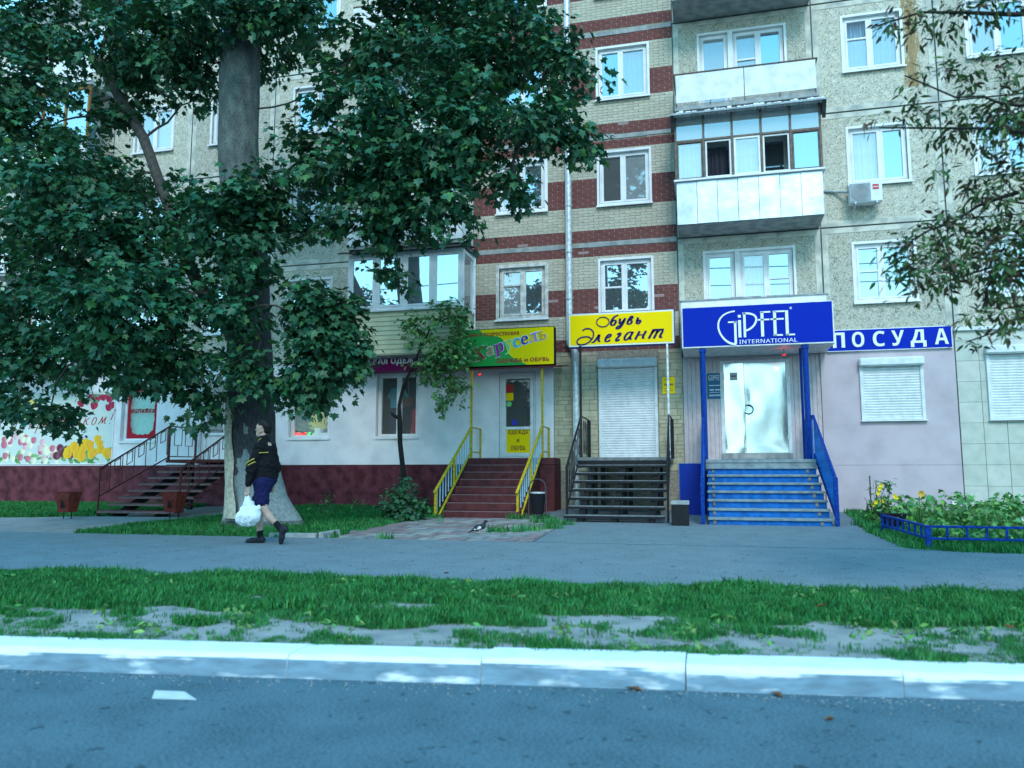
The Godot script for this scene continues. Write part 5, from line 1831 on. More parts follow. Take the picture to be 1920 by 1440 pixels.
func build_stairs() -> void:
	var g: Geo
	# ---- red concrete steps with yellow railings ----
	var t := thing("entrance_steps", "dark red concrete steps with yellow railings below the many-coloured sign", "steps", Vector3(-4.7, -0.08, 1.5))
	for i in 8:
		var zf := 3.05 - 0.30 * i
		var yt := -0.08 + 0.1665 * (i + 1)
		g = Geo.new()
		g.box(-5.50 if i < 7 else -5.62, -3.80 if i < 7 else -3.46, -0.4 if i == 0 else yt - 0.168, yt, 0.10, zf, 0.012)
		part(t, "step" if i < 7 else "landing", g, M.red_step)
		g = Geo.new()
		g.box(-5.48, -3.83, yt - 0.020, yt + 0.003, zf - 0.022, zf + 0.003, 0.006)
		part(t, "nosing", g, M.worn_edge)
	g = Geo.new()
	g.box(-5.62, -3.46, -0.4, 1.08, 0.10, 0.93)
	part(t, "landing_base", g, M.red_step)
	for s in 2:
		var rail := Node3D.new()
		rail.name = "railing" if s == 0 else "railing_001"
		t.add_child(rail, true)
		rail.position = Vector3.ZERO
		var bx: float = [-5.66, -3.85][s]      # foot of the rail
		var tx: float = [-5.49, -3.74][s]      # head of the rail
		var A := Vector3(bx, 0.50, 3.02)
		var B := Vector3(tx, 1.99, 0.95)
		var C := Vector3(bx + 0.05, -0.02, 2.90)
		var D := Vector3(tx, 1.42, 0.95)
		g = Geo.new()
		g.bar(A + (A - B).normalized() * 0.06, B, 0.055, 0.045, 0.008)
		g.bar(C, D, 0.045, 0.04, 0.006)
		g.bar(B, Vector3(tx, 1.99, 0.16), 0.035, 0.03, 0.005)
		g.bar(Vector3(tx, 1.40, 0.95), Vector3(tx, 1.40, 0.16), 0.03, 0.03, 0.005)
		part(rail, "handrail", g, M.yellow_paint)
		g = Geo.new()
		g.box(bx - 0.028, bx + 0.028, -0.12, 0.50, 2.95, 3.01, 0.006)
		g.box(tx - 0.026, tx + 0.026, 1.25, 3.40, 0.925, 0.975, 0.006)
		g.box(tx - 0.022, tx + 0.022, 1.25, 2.0, 0.14, 0.185, 0.006)
		var m := A.lerp(B, 0.5)
		g.box(m.x - 0.024, m.x + 0.024, m.y - 0.62, m.y, m.z - 0.024, m.z + 0.024, 0.005)
		part(rail, "post", g, M.yellow_paint)
		for k in 13:
			var f := (k + 0.7) / 13.5
			if absf(f - 0.5) < 0.03: continue
			var p := A.lerp(B, f)
			var q := C.lerp(D, f)
			g = Geo.new()
			g.box(p.x - 0.011, p.x + 0.011, q.y, p.y - 0.01, p.z - 0.011, p.z + 0.011)
			part(rail, "baluster", g, M.pale_blue_paint)
	g = Geo.new()
	# thin red-brown canopy the sign stands on
	t = thing("entrance_canopy", "thin sloping red-brown canopy under the many-coloured sign", "canopy", Vector3(-4.6, 3.40, 0.5))
	g.quad(Vector3(-5.85, 3.41, 1.06), Vector3(-3.28, 3.41, 1.06), Vector3(-3.40, 3.56, 0.05), Vector3(-5.75, 3.56, 0.05))
	g.quad(Vector3(-5.75, 3.53, 0.05), Vector3(-3.40, 3.53, 0.05), Vector3(-3.28, 3.38, 1.06), Vector3(-5.85, 3.38, 1.06))
	g.box(-5.85, -3.28, 3.375, 3.415, 1.04, 1.07)
	g.quad(Vector3(-3.28, 3.38, 1.06), Vector3(-3.40, 3.53, 0.05), Vector3(-3.40, 3.56, 0.05), Vector3(-3.28, 3.41, 1.06))
	part(t, "sheet", g, M.maroon_paint)
	for k in 9:
		g = Geo.new()
		var z := 0.12 + k * 0.11
		g.bar(Vector3(-3.42, 3.55 - 0.148 * (z - 0.05), z), Vector3(-3.25, 3.555 - 0.148 * (z - 0.05), z), 0.05, 0.02)
		part(t, "batten", g, M.maroon_paint)
	# ---- black open steps ----
	t = thing("entrance_steps", "black iron steps with grey open treads and wrought railings before the shutter door", "steps", Vector3(-1.75, -0.1, 1.5))
	for i in 7:
		var zf := 3.80 - 0.30 * i
		var yt := -0.095 + 0.166 * (i + 1)
		g = Geo.new()
		g.box(-2.73, -0.80, yt - 0.055, yt, zf - 0.30, zf, 0.008)
		part(t, "tread", g, M.grey_tread)
		g = Geo.new()
		g.box(-2.735, -0.795, yt - 0.062, yt - 0.014, zf - 0.016, zf + 0.006, 0.003)
		part(t, "tread_edge", g, M.black_paint)
	g = Geo.new()
	g.box(-2.78, -0.78, 1.16, 1.235, 0.05, 1.72, 0.008)
	part(t, "landing", g, M.grey_tread)
	g = Geo.new()
	g.box(-2.79, -0.77, 1.06, 1.16, 1.66, 1.71)
	part(t, "landing_edge", g, M.black_paint)
	for sx in [-2.42, -1.76, -1.05]:
		g = Geo.new()
		for i in 7:
			var zf := 3.80 - 0.30 * i
			var yt := -0.095 + 0.166 * (i + 1) - 0.055
			g.box(sx - 0.06, sx + 0.06, yt - 0.20, yt, zf - 0.32, zf - 0.03)
		part(t, "stringer", g, M.black_paint)
		for zz in [[1.5, 1.62], [0.15, 0.25]]:
			g = Geo.new()
			g.box(sx - 0.05, sx + 0.05, -0.2, 1.06, zz[0], zz[1])
			part(t, "leg", g, M.black_paint)
	for s in 2:
		var rail := Node3D.new()
		rail.name = "railing" if s == 0 else "railing_001"
		t.add_child(rail, true)
		var bx: float = [-2.70, -0.74][s]
		var tx: float = [-2.77, -0.79][s]
		var A := Vector3(bx, 1.0, 3.60)
		var B := Vector3(tx, 2.19, 1.25)
		g = Geo.new()
		g.bar(A, B, 0.04, 0.045, 0.006)
		g.bar(B, Vector3(tx + 0.02, 2.17, 0.14), 0.035, 0.03, 0.005)
		g.bar(A - Vector3(0, 0.80, 0), B - Vector3(0, 0.80, 0), 0.03, 0.03, 0.004)
		part(rail, "handrail", g, M.black_paint)
		g = Geo.new()
		g.box(bx - 0.022, bx + 0.022, -0.15, 1.0, 3.58, 3.625, 0.005)
		g.box(tx - 0.02, tx + 0.06, 1.23, 2.16, 0.12, 0.18, 0.005)
		part(rail, "post", g, M.black_paint)
		g = Geo.new()
		g.box(tx - 0.024, tx + 0.024, 1.23, 3.82, 1.24, 1.29, 0.006)
		part(rail, "canopy_post", g, M.black_paint if s == 0 else M.pipe)
		for k in 9:
			var f := (k + 0.5) / 9.0
			var p := A.lerp(B, f)
			g = Geo.new()
			if k % 2 == 0:
				g.box(p.x - 0.008, p.x + 0.008, p.y - 0.80, p.y, p.z - 0.008, p.z + 0.008)
			else:
				var pts := []
				for q in 19:
					var a := TAU * q / 18.0
					pts.append(p + Vector3(0, -0.40 + 0.30 * sin(a), 0.07 * sin(2.0 * a)))
				g.tube(pts, [0.008], 5, false)
			part(rail, "baluster", g, M.black_paint)
		for k in 3:
			g = Geo.new()
			var pts := []
			for q in 19:
				var a := TAU * q / 18.0
				pts.append(Vector3(tx + 0.02, 1.72 + 0.38 * sin(a), 0.36 + 0.3 * k + 0.06 * sin(2.0 * a)))
			g.tube(pts, [0.008], 5, false)
			part(rail, "baluster", g, M.black_paint)
	# ---- blue steps ----
	t = thing("entrance_steps", "bright blue steps with pale worn treads leading to the galvanised door", "steps", Vector3(1.1, -0.1, 1.6))
	for i in 8:
		var zf := 3.95 - 0.30 * i
		var yt := -0.095 + 0.1585 * (i + 1)
		var xr := 2.17 + 0.0 * i
		g = Geo.new()
		g.box(0.0, xr, yt - 0.045, yt, zf - 0.33, zf, 0.006)
		part(t, "tread", g, M.blue_tread)
		g = Geo.new()
		g.box(0.02, xr - 0.02, yt - 0.17, yt - 0.04, zf - 0.06, zf - 0.045)
		part(t, "riser", g, M.bright_blue_paint)
		g = Geo.new()
		for sx in [0.12, 1.98]:
			g = Geo.new()
			g.box(sx - 0.03, sx + 0.03, yt - 0.13, yt - 0.045, zf - 0.05, zf - 0.025, 0.01)
			part(t, "bracket", g, M.grey_tread)
	g = Geo.new()
	g.box(-0.02, 2.19, 1.10, 1.17, 0.07, 1.86, 0.008)
	part(t, "landing", g, M.blue_tread)
	g = Geo.new()
	g.box(-0.02, 2.19, 0.94, 1.10, 1.80, 1.84)
	part(t, "landing_edge", g, M.blue_tread)
	for s in 2:
		var rail := Node3D.new()
		rail.name = "railing" if s == 0 else "railing_001"
		t.add_child(rail, true)
		var bx: float = [-0.09, 2.24][s]
		var tx: float = [-0.05, 2.22][s]
		var A := Vector3(bx, 0.78, 3.90)
		var B := Vector3(tx, 2.10, 1.42)
		g = Geo.new()
		g.bar(A, B, 0.05, 0.05, 0.008)
		g.bar(A - Vector3(0, 0.72, 0), B - Vector3(0, 0.84, 0), 0.04, 0.10, 0.004)
		g.bar(B, Vector3(tx, 2.10, 0.12), 0.04, 0.04, 0.006)
		part(rail, "handrail", g, M.blue_paint)
		g = Geo.new()
		g.box(bx - 0.035, bx + 0.035, -0.15, 0.80, 3.86, 3.93, 0.006)
		g.box(tx - 0.02, tx + 0.02, 1.17, 2.1, 0.10, 0.15, 0.005)
		part(rail, "post", g, M.blue_paint)
		for k in 17:
			var f := (k + 0.6) / 17.3
			var p := A.lerp(B, f)
			g = Geo.new()
			g.box(p.x - 0.012, p.x + 0.012, p.y - 0.74, p.y, p.z - 0.03, p.z + 0.03)
			part(rail, "baluster", g, M.bright_blue_paint)
		for k in 8:
			g = Geo.new()
			g.box(tx - 0.01, tx + 0.01, 1.17, 2.09, 0.25 + k * 0.14, 0.27 + k * 0.14)
			part(rail, "baluster", g, M.bright_blue_paint)
		g = Geo.new()
		var px: float = [-0.02, 2.13][s]
		g.tube([Vector3(px, -0.2, 1.32), Vector3(px, 3.64, 1.32)], [0.062], 14)
		g.box(px - 0.075, px + 0.075, 3.55, 3.64, 1.25, 1.39, 0.01)
		part(rail, "canopy_post", g, M.blue_paint)
		if s == 1:
			g = Geo.new()
			g.tube([Vector3(px - 0.06, 1.17, 1.0), Vector3(px - 0.06, 3.62, 1.0)], [0.03], 10)
			part(rail, "canopy_post", g, M.blue_paint)
	# ---- maroon iron steps at the left ----
	t = thing("entrance_steps", "maroon iron steps with open risers and square-patterned railings left of the big tree", "steps", Vector3(-12.4, -0.1, 2.0))
	for i in 8:
		var zf := 4.05 - 0.32 * i
		var yt := 0.055 + 0.150 * i
		g = Geo.new()
		g.box(-13.30, -11.30, yt - 0.045, yt, zf - 0.34, zf, 0.006)
		part(t, "tread", g, M.maroon_paint)
		g = Geo.new()
		g.box(-13.3, -11.3, yt - 0.06, yt - 0.012, zf - 0.02, zf + 0.006, 0.003)
		part(t, "tread_edge", g, M.worn_edge)
	g = Geo.new()
	g.box(-13.55, -11.25, 1.16, 1.24, 0.09, 1.52, 0.006)
	part(t, "landing", g, M.maroon_paint)
	for sx in [-12.85, -11.75]:
		g = Geo.new()
		g.bar(Vector3(sx, -0.12, 4.0), Vector3(sx, 1.06, 1.48), 0.20, 0.12)
		part(t, "stringer", g, M.black_paint)
		g = Geo.new()
		g.box(sx - 0.05, sx + 0.05, -0.2, 1.16, 1.35, 1.45)
		part(t, "leg", g, M.black_paint)
	for s in 2:
		var rail := Node3D.new()
		rail.name = "railing" if s == 0 else "railing_001"
		t.add_child(rail, true)
		var bx: float = [-13.30, -11.20][s]
		var tx: float = [-13.48, -11.45][s]
		var A := Vector3(bx, 0.98, 4.03)
		var B := Vector3(tx, 2.10, 1.50)
		g = Geo.new()
		g.bar(A, B, 0.03, 0.035, 0.004); g.bar(A - Vector3(0, 0.62, 0), B - Vector3(0, 0.80, 0), 0.025, 0.03, 0.004)
		g.bar(B, Vector3(tx - 0.2, 2.12, 0.14), 0.03, 0.03, 0.004); g.bar(B - Vector3(0, 0.78, 0), Vector3(tx - 0.2, 1.34, 0.14), 0.025, 0.025, 0.004)
		part(rail, "handrail", g, M.maroon_paint if s == 0 else M.red_step)
		g = Geo.new()
		g.bar(Vector3(bx, -0.15, 4.03), A, 0.032, 0.032); g.bar(Vector3(tx, 1.2, 1.5), B, 0.05, 0.05); g.bar(Vector3(tx - 0.2, 1.2, 0.14), Vector3(tx - 0.2, 2.13, 0.14), 0.045, 0.045)
		part(rail, "post", g, M.maroon_paint)
		# square pattern: hooks and open rectangles between the two rails
		for k in 6:
			g = Geo.new()
			var f0 := (k + 0.15) / 6.0
			var f1 := (k + 0.62) / 6.0
			var p0 := A.lerp(B, f0); var p1 := A.lerp(B, f1); var p2 := A.lerp(B, (k + 0.8) / 6.0)
			var dn := Vector3(0, -0.30, 0)
			for e in [[p0, p0 + dn], [p1, p1 + dn], [p0 + dn, p1 + dn], [p0 + dn * 0.15, p1 + dn * 0.15], [p2, p2 + Vector3(0, -0.70, 0)]]: g.bar(e[0], e[1], 0.014, 0.014)
			part(rail, "pattern_bar", g, M.maroon_paint)
		for k in 2:
			g = Geo.new()
			var za := 1.25 - k * 0.55
			var c := Vector3(tx - 0.2 * (1.5 - za) / 1.36, 0, 0).x
			for e in [[Vector3(c, 2.08, za), Vector3(c, 1.62, za)], [Vector3(c, 1.62, za), Vector3(c, 1.62, za - 0.30)], [Vector3(c, 1.62, za - 0.3), Vector3(c, 2.08, za - 0.3)], [Vector3(c, 1.62, za - 0.15), Vector3(c, 1.34, za - 0.15)]]: g.bar(e[0], e[1], 0.014, 0.014)
			part(rail, "pattern_bar", g, M.maroon_paint)

func build_fittings() -> void:
	var g: Geo
	# downpipe with bends, collars and brackets
	var t := thing("downpipe", "grey sheet-metal downpipe running down the brick bay between its two rows of windows", "downpipe", Vector3(-3.2, 0, 0.1))
	g = Geo.new()
	g.tube([Vector3(-3.22, 14.9, 0.10), Vector3(-3.22, 4.15, 0.10)], [0.085], 14)
	part(t, "pipe", g, M.pipe)
	g = Geo.new()
	g.tube([Vector3(-3.22, 4.2, 0.10), Vector3(-3.22, 4.1, 0.10), Vector3(-3.10, 3.92, 0.12), Vector3(-3.08, 3.8, 0.12)], [0.085], 14)
	part(t, "elbow", g, M.pipe)
	g = Geo.new()
	g.tube([Vector3(-3.08, 3.85, 0.12), Vector3(-3.06, 0.1, 0.12), Vector3(-3.05, -0.02, 0.25)], [0.08], 14)
	part(t, "pipe", g, M.pipe)
	for y in [13.6, 12.4, 11.2, 10.0, 8.8, 7.6, 6.4, 5.2, 2.9, 1.7, 0.7]:
		g = Geo.new()
		var x := -3.22 if y > 4 else -3.07
		g.tube([Vector3(x, y, 0.11), Vector3(x, y + 0.05, 0.11)], [0.096], 14)
		g.box(x - 0.012, x + 0.012, y + 0.015, y + 0.035, -0.02, 0.06)
		part(t, "collar", g, M.pipe)
	t = thing("downpipe", "thin pale pipe down the corner of the cream-clad balcony", "downpipe", Vector3(-5.86, 4, 0.1))
	g = Geo.new()
	g.tube([Vector3(-5.70, 6.5, 0.06), Vector3(-5.70, 3.9, 0.06)], [0.03], 8)
	part(t, "pipe", g, M.white_frame)
	g = Geo.new()
	for y in [6.2, 5.2, 4.3]: g.box(-5.735, -5.665, y, y + 0.03, -0.01, 0.095)
	part(t, "collar", g, M.pipe)
	# air conditioner
	t = thing("air_conditioner", "white outdoor air-conditioner unit with round fan grille under a window", "air conditioner", Vector3(3.7, 7.03, 0.25))
	g = Geo.new()
	g.box(3.36, 4.05, 7.03, 7.50, 0.14, 0.40, 0.018)
	part(t, "housing", g, M.ac_white)
	g = Geo.new()
	g.box(3.375, 3.80, 7.055, 7.475, 0.398, 0.408, 0.004)
	part(t, "fan_panel", g, M.ac_grille)
	g = Geo.new()
	for k in 7:
		var rad := 0.03 + k * 0.0265
		var pts := []
		for q in 25: pts.append(Vector3(3.585 + rad * cos(TAU * q / 24.0), 7.265 + rad * sin(TAU * q / 24.0), 0.414))
		g.tube(pts, [0.0045], 5, false)
	for q in 12:
		var a := TAU * q / 12.0
		g.rod(Vector3(3.585, 7.265, 0.414), Vector3(3.585 + 0.19 * cos(a), 7.265 + 0.19 * sin(a), 0.414), 0.003, 5)
	part(t, "grille", g, M.notice_grey)
	g = Geo.new()
	var circ := PackedVector2Array()
	for q in 28: circ.append(Vector2(3.585 + 0.192 * cos(TAU * q / 28.0), 7.265 + 0.192 * sin(TAU * q / 28.0)))
	g.prism(circ, 0.400, 0.4085)
	part(t, "fan_opening", g, M.roof_sheet)
	g = Geo.new()
	for q in 3:
		var a := TAU * q / 3.0 + 0.4
		var o := Vector3(3.585, 7.265, 0.4095)
		var d := Vector3(cos(a), sin(a), 0); var e := Vector3(-sin(a), cos(a), 0)
		g.quad(o + d * 0.03 - e * 0.02, o + d * 0.17 - e * 0.05, o + d * 0.17 + e * 0.07, o + d * 0.03 + e * 0.03)
	part(t, "fan_blade", g, M.ac_grille)
	g = Geo.new()
	g.box(3.845, 3.975, 7.31, 7.43, 0.399, 0.406, 0.002)
	part(t, "label_plate", g, M.red_label)
	g = Geo.new()
	for k in 5: g.box(3.86 + k * 0.021, 3.876 + k * 0.021, 7.358, 7.378, 0.4055, 0.4075)
	part(t, "print", g, M.letter_white)
	for x in [3.47, 3.92]:
		g = Geo.new()
		g.box(x - 0.015, x + 0.015, 7.0, 7.03, -0.01, 0.42); g.bar(Vector3(x, 7.01, 0.38), Vector3(x, 6.78, 0.0), 0.022, 0.022)
		part(t, "bracket", g, M.pipe)
	g = Geo.new()
	g.tube([Vector3(2.80, 7.50, 0.03), Vector3(3.1, 7.44, 0.05), Vector3(3.37, 7.36, 0.2)], [0.03], 8)
	part(t, "pipe", g, M.roof_sheet)
	# cable from the first-floor balcony to the downpipe
	g = Geo.new()
	var cp := []
	for k in 9: cp.append(Vector3(-5.7 + k * 0.31, 3.98 - 0.10 * sin(PI * k / 8.0) + 0.02 * k, 0.12))
	g.tube(cp, [0.009], 5)
	single("cable", g, M.dark, Vector3(-4.5, 3.95, 0.1), "thin dark cable sagging along the brick between the two box signs", "cable")
	# red pilot lamps under the signs
	for q in [[-5.30, 3.28, 0.9, "tiny red lamp hanging under the canopy of the many-coloured sign"], [1.74, 3.50, 0.9, "tiny red lamp hanging under the blue box sign over the galvanised door"]]:
		t = thing("pilot_lamp", q[3], "lamp", Vector3(q[0], q[1], q[2]))
		g = Geo.new()
		g.rod(Vector3(q[0], q[1] + 0.03, q[2]), Vector3(q[0], q[1] + 0.16, q[2]), 0.006, 5)
		part(t, "wire", g, M.dark)
		g = Geo.new()
		g.tube([Vector3(q[0] - 0.03, q[1] - 0.008, q[2]), Vector3(q[0], q[1], q[2]), Vector3(q[0] + 0.03, q[1] + 0.01, q[2])], [0.008, 0.017, 0.008], 8)
		part(t, "lamp_glass", g, M.lamp_red)
		var l := OmniLight3D.new()
		l.name = "lamp_light"
		l.light_color = Color(1, 0.1, 0.1)
		l.light_energy = 0.004
		l.light_size = 0.02
		l.omni_range = 6.0
		l.omni_attenuation = 2.0
		l.shadow_enabled = true
		l.position = Vector3(0, 0.0, 0.05)
		t.add_child(l, true)
	# blue sheet board between the two flights
	g = Geo.new()
	g.box(-0.58, -0.10, -0.12, 1.09, 1.50, 1.53, 0.006)
	t = thing("sheet_board", "dark blue metal board standing between the black and the blue steps", "board", Vector3(-0.34, -0.06, 1.5))
	part(t, "sheet", g, M.sign_navy)
	g = Geo.new()
	g.ring(-0.59, -0.09, -0.13, 1.10, 0.02, 1.495, 1.54, 0.003)
	part(t, "rim", g, M.bright_blue_paint)
	# black litter box beside it
	t = thing("litter_box", "black square litter box with a pale lid between the black and blue steps", "bin", Vector3(-0.49, gy(4.1) + 0.03, 4.1))
	g = Geo.new()
	g.box(-0.65, -0.34, -0.075, 0.30, 3.95, 4.26, 0.012)
	part(t, "box", g, M.black_paint)
	g = Geo.new()
	g.box(-0.66, -0.33, 0.30, 0.375, 3.94, 4.27, 0.012)
	part(t, "lid", g, M.concrete)
	# dark bin hung in a bent hoop beside the red steps
	t = thing("litter_bin", "dark litter bin hung in a bent tube hoop beside the red steps", "bin", Vector3(-3.36, -0.05, 3.25))
	g = Geo.new()
	var hoop := []
	for k in 13:
		var a := PI * k / 12.0
		hoop.append(Vector3(-3.36 + 0.17 * cos(a), 0.60 + 0.16 * sin(a), 3.3))
	hoop.push_front(Vector3(-3.17, -0.08, 3.3)); hoop.append(Vector3(-3.55, -0.08, 3.3))
	g.tube(hoop, [0.014], 8)
	part(t, "hoop", g, M.dark_sheet)
	g = Geo.new()
	g.tube([Vector3(-3.36, 0.05, 3.25), Vector3(-3.36, 0.07, 3.25), Vector3(-3.36, 0.46, 3.25), Vector3(-3.36, 0.48, 3.25)], [0.10, 0.115, 0.15, 0.155], 16)
	g.rod(Vector3(-3.53, 0.36, 3.3), Vector3(-3.19, 0.36, 3.3), 0.01, 6)
	part(t, "bucket", g, M.sock)
	g = Geo.new()
	g.tube([Vector3(-3.36, 0.47, 3.25), Vector3(-3.36, 0.50, 3.25)], [0.158], 16, false)
	part(t, "rim", g, M.pipe)
	# two tapered red bins on legs
	for q in [[-13.37, 4.8, "tapered rust-red litter bin on thin legs standing in the grass left of the maroon steps"], [-11.0, 4.45, "tapered rust-red litter bin on thin legs before the foot of the maroon steps"]]:
		var o := Vector3(q[0], gy(q[1]), q[1])
		t = thing("litter_bin", q[2], "bin", o, "tapered red bins")
		g = Geo.new()
		var lo := PackedVector2Array([Vector2(-0.15, 0.16), Vector2(0.14, 0.14), Vector2(0.20, -0.08), Vector2(-0.08, -0.14)])
		for k in 4:
			var a := lo[k]; var b := lo[(k + 1) % 4]
			var A := o + Vector3(a.x * 0.85, 0.17, a.y * 0.85); var B := o + Vector3(b.x * 0.85, 0.17, b.y * 0.85)
			var C := o + Vector3(b.x * 1.25, 0.60, b.y * 1.25); var D := o + Vector3(a.x * 1.25, 0.60, a.y * 1.25)
			g.quad(A, B, C, D)
			var cc := o + Vector3(0.02, 0.60, 0.02)
			g.quad(C + (cc - C) * 0.08, D + (cc - D) * 0.08, D, C)
			g.quad(C + (cc - C) * 0.08, B + (cc - B) * 0.1, A + (cc - A) * 0.1, D + (cc - D) * 0.08)
		g.quad(o + Vector3(lo[3].x * 0.85, 0.17, lo[3].y * 0.85), o + Vector3(lo[2].x * 0.85, 0.17, lo[2].y * 0.85), o + Vector3(lo[1].x * 0.85, 0.17, lo[1].y * 0.85), o + Vector3(lo[0].x * 0.85, 0.17, lo[0].y * 0.85))
		part(t, "body", g, M.rust_bin)
		g = Geo.new()
		g.bar(o + Vector3(-0.03, 0.26, 0.165), o + Vector3(0.0, 0.42, 0.195), 0.03, 0.008); g.bar(o + Vector3(0.03, 0.26, 0.165), o + Vector3(0.0, 0.42, 0.195), 0.03, 0.008)
		part(t, "mark", g, M.black_paint)
		for k in 2:
			g = Geo.new()
			g.rod(o + Vector3(-0.1 + k * 0.2, -0.04, 0), o + Vector3(-0.1 + k * 0.2, 0.42, 0), 0.013, 6)
			part(t, "leg", g, M.black_paint)
	# low blue fence of the flower bed
	t = thing("bed_fence", "low blue tubular fence round the flower bed", "fence", Vector3(2.9, gy(7.2), 7.2))
	var runs := [[Vector3(2.89, 0, 7.2), Vector3(10.5, 0, 7.25)], [Vector3(2.89, 0, 7.2), Vector3(2.74, 0, 5.1)]]
	for q in runs:
		var A: Vector3 = q[0]; var B: Vector3 = q[1]
		for h in [0.325, 0.165]:
			g = Geo.new()
			g.bar(Vector3(A.x, gy(A.z) + h, A.z), Vector3(B.x, gy(B.z) + h, B.z), 0.032, 0.032, 0.006)
			part(t, "rail", g, M.blue_paint)
		var L := A.distance_to(B)
		var n := int(L / 0.235)
		for k in range(1, n + 1):
			var p := A.lerp(B, float(k) / n)
			g = Geo.new()
			g.box(p.x - 0.014, p.x + 0.014, gy(p.z) + 0.165, gy(p.z) + 0.325, p.z - 0.014, p.z + 0.014)
			part(t, "baluster", g, M.blue_paint)
			if k % 8 == 0 or k == n:
				g = Geo.new()
				g.box(p.x - 0.02, p.x + 0.02, gy(p.z) - 0.1, gy(p.z) + 0.34, p.z - 0.02, p.z + 0.02, 0.004)
				part(t, "post", g, M.blue_paint)
	g = Geo.new()
	g.box(2.855, 2.925, gy(7.2) - 0.1, gy(7.2) + 0.34, 7.165, 7.235, 0.006)
	part(t, "post", g, M.blue_paint)
	# dark bowl planter at the end of the fence
	t = thing("bowl_planter", "dark bowl planter on a blue foot at the corner of the flower bed", "planter", Vector3(2.92, gy(5.0), 5.0))
	g = Geo.new()
	g.tube([Vector3(2.92, 0.02, 5.0), Vector3(2.92, 0.06, 5.0), Vector3(2.92, 0.16, 5.0), Vector3(2.92, 0.22, 5.0)], [0.10, 0.15, 0.20, 0.215], 18)
	part(t, "bowl", g, M.sock)
	g = Geo.new()
	g.tube([Vector3(2.92, -0.14, 5.0), Vector3(2.92, 0.03, 5.0)], [0.12, 0.09], 14)
	part(t, "foot", g, M.bright_blue_paint)

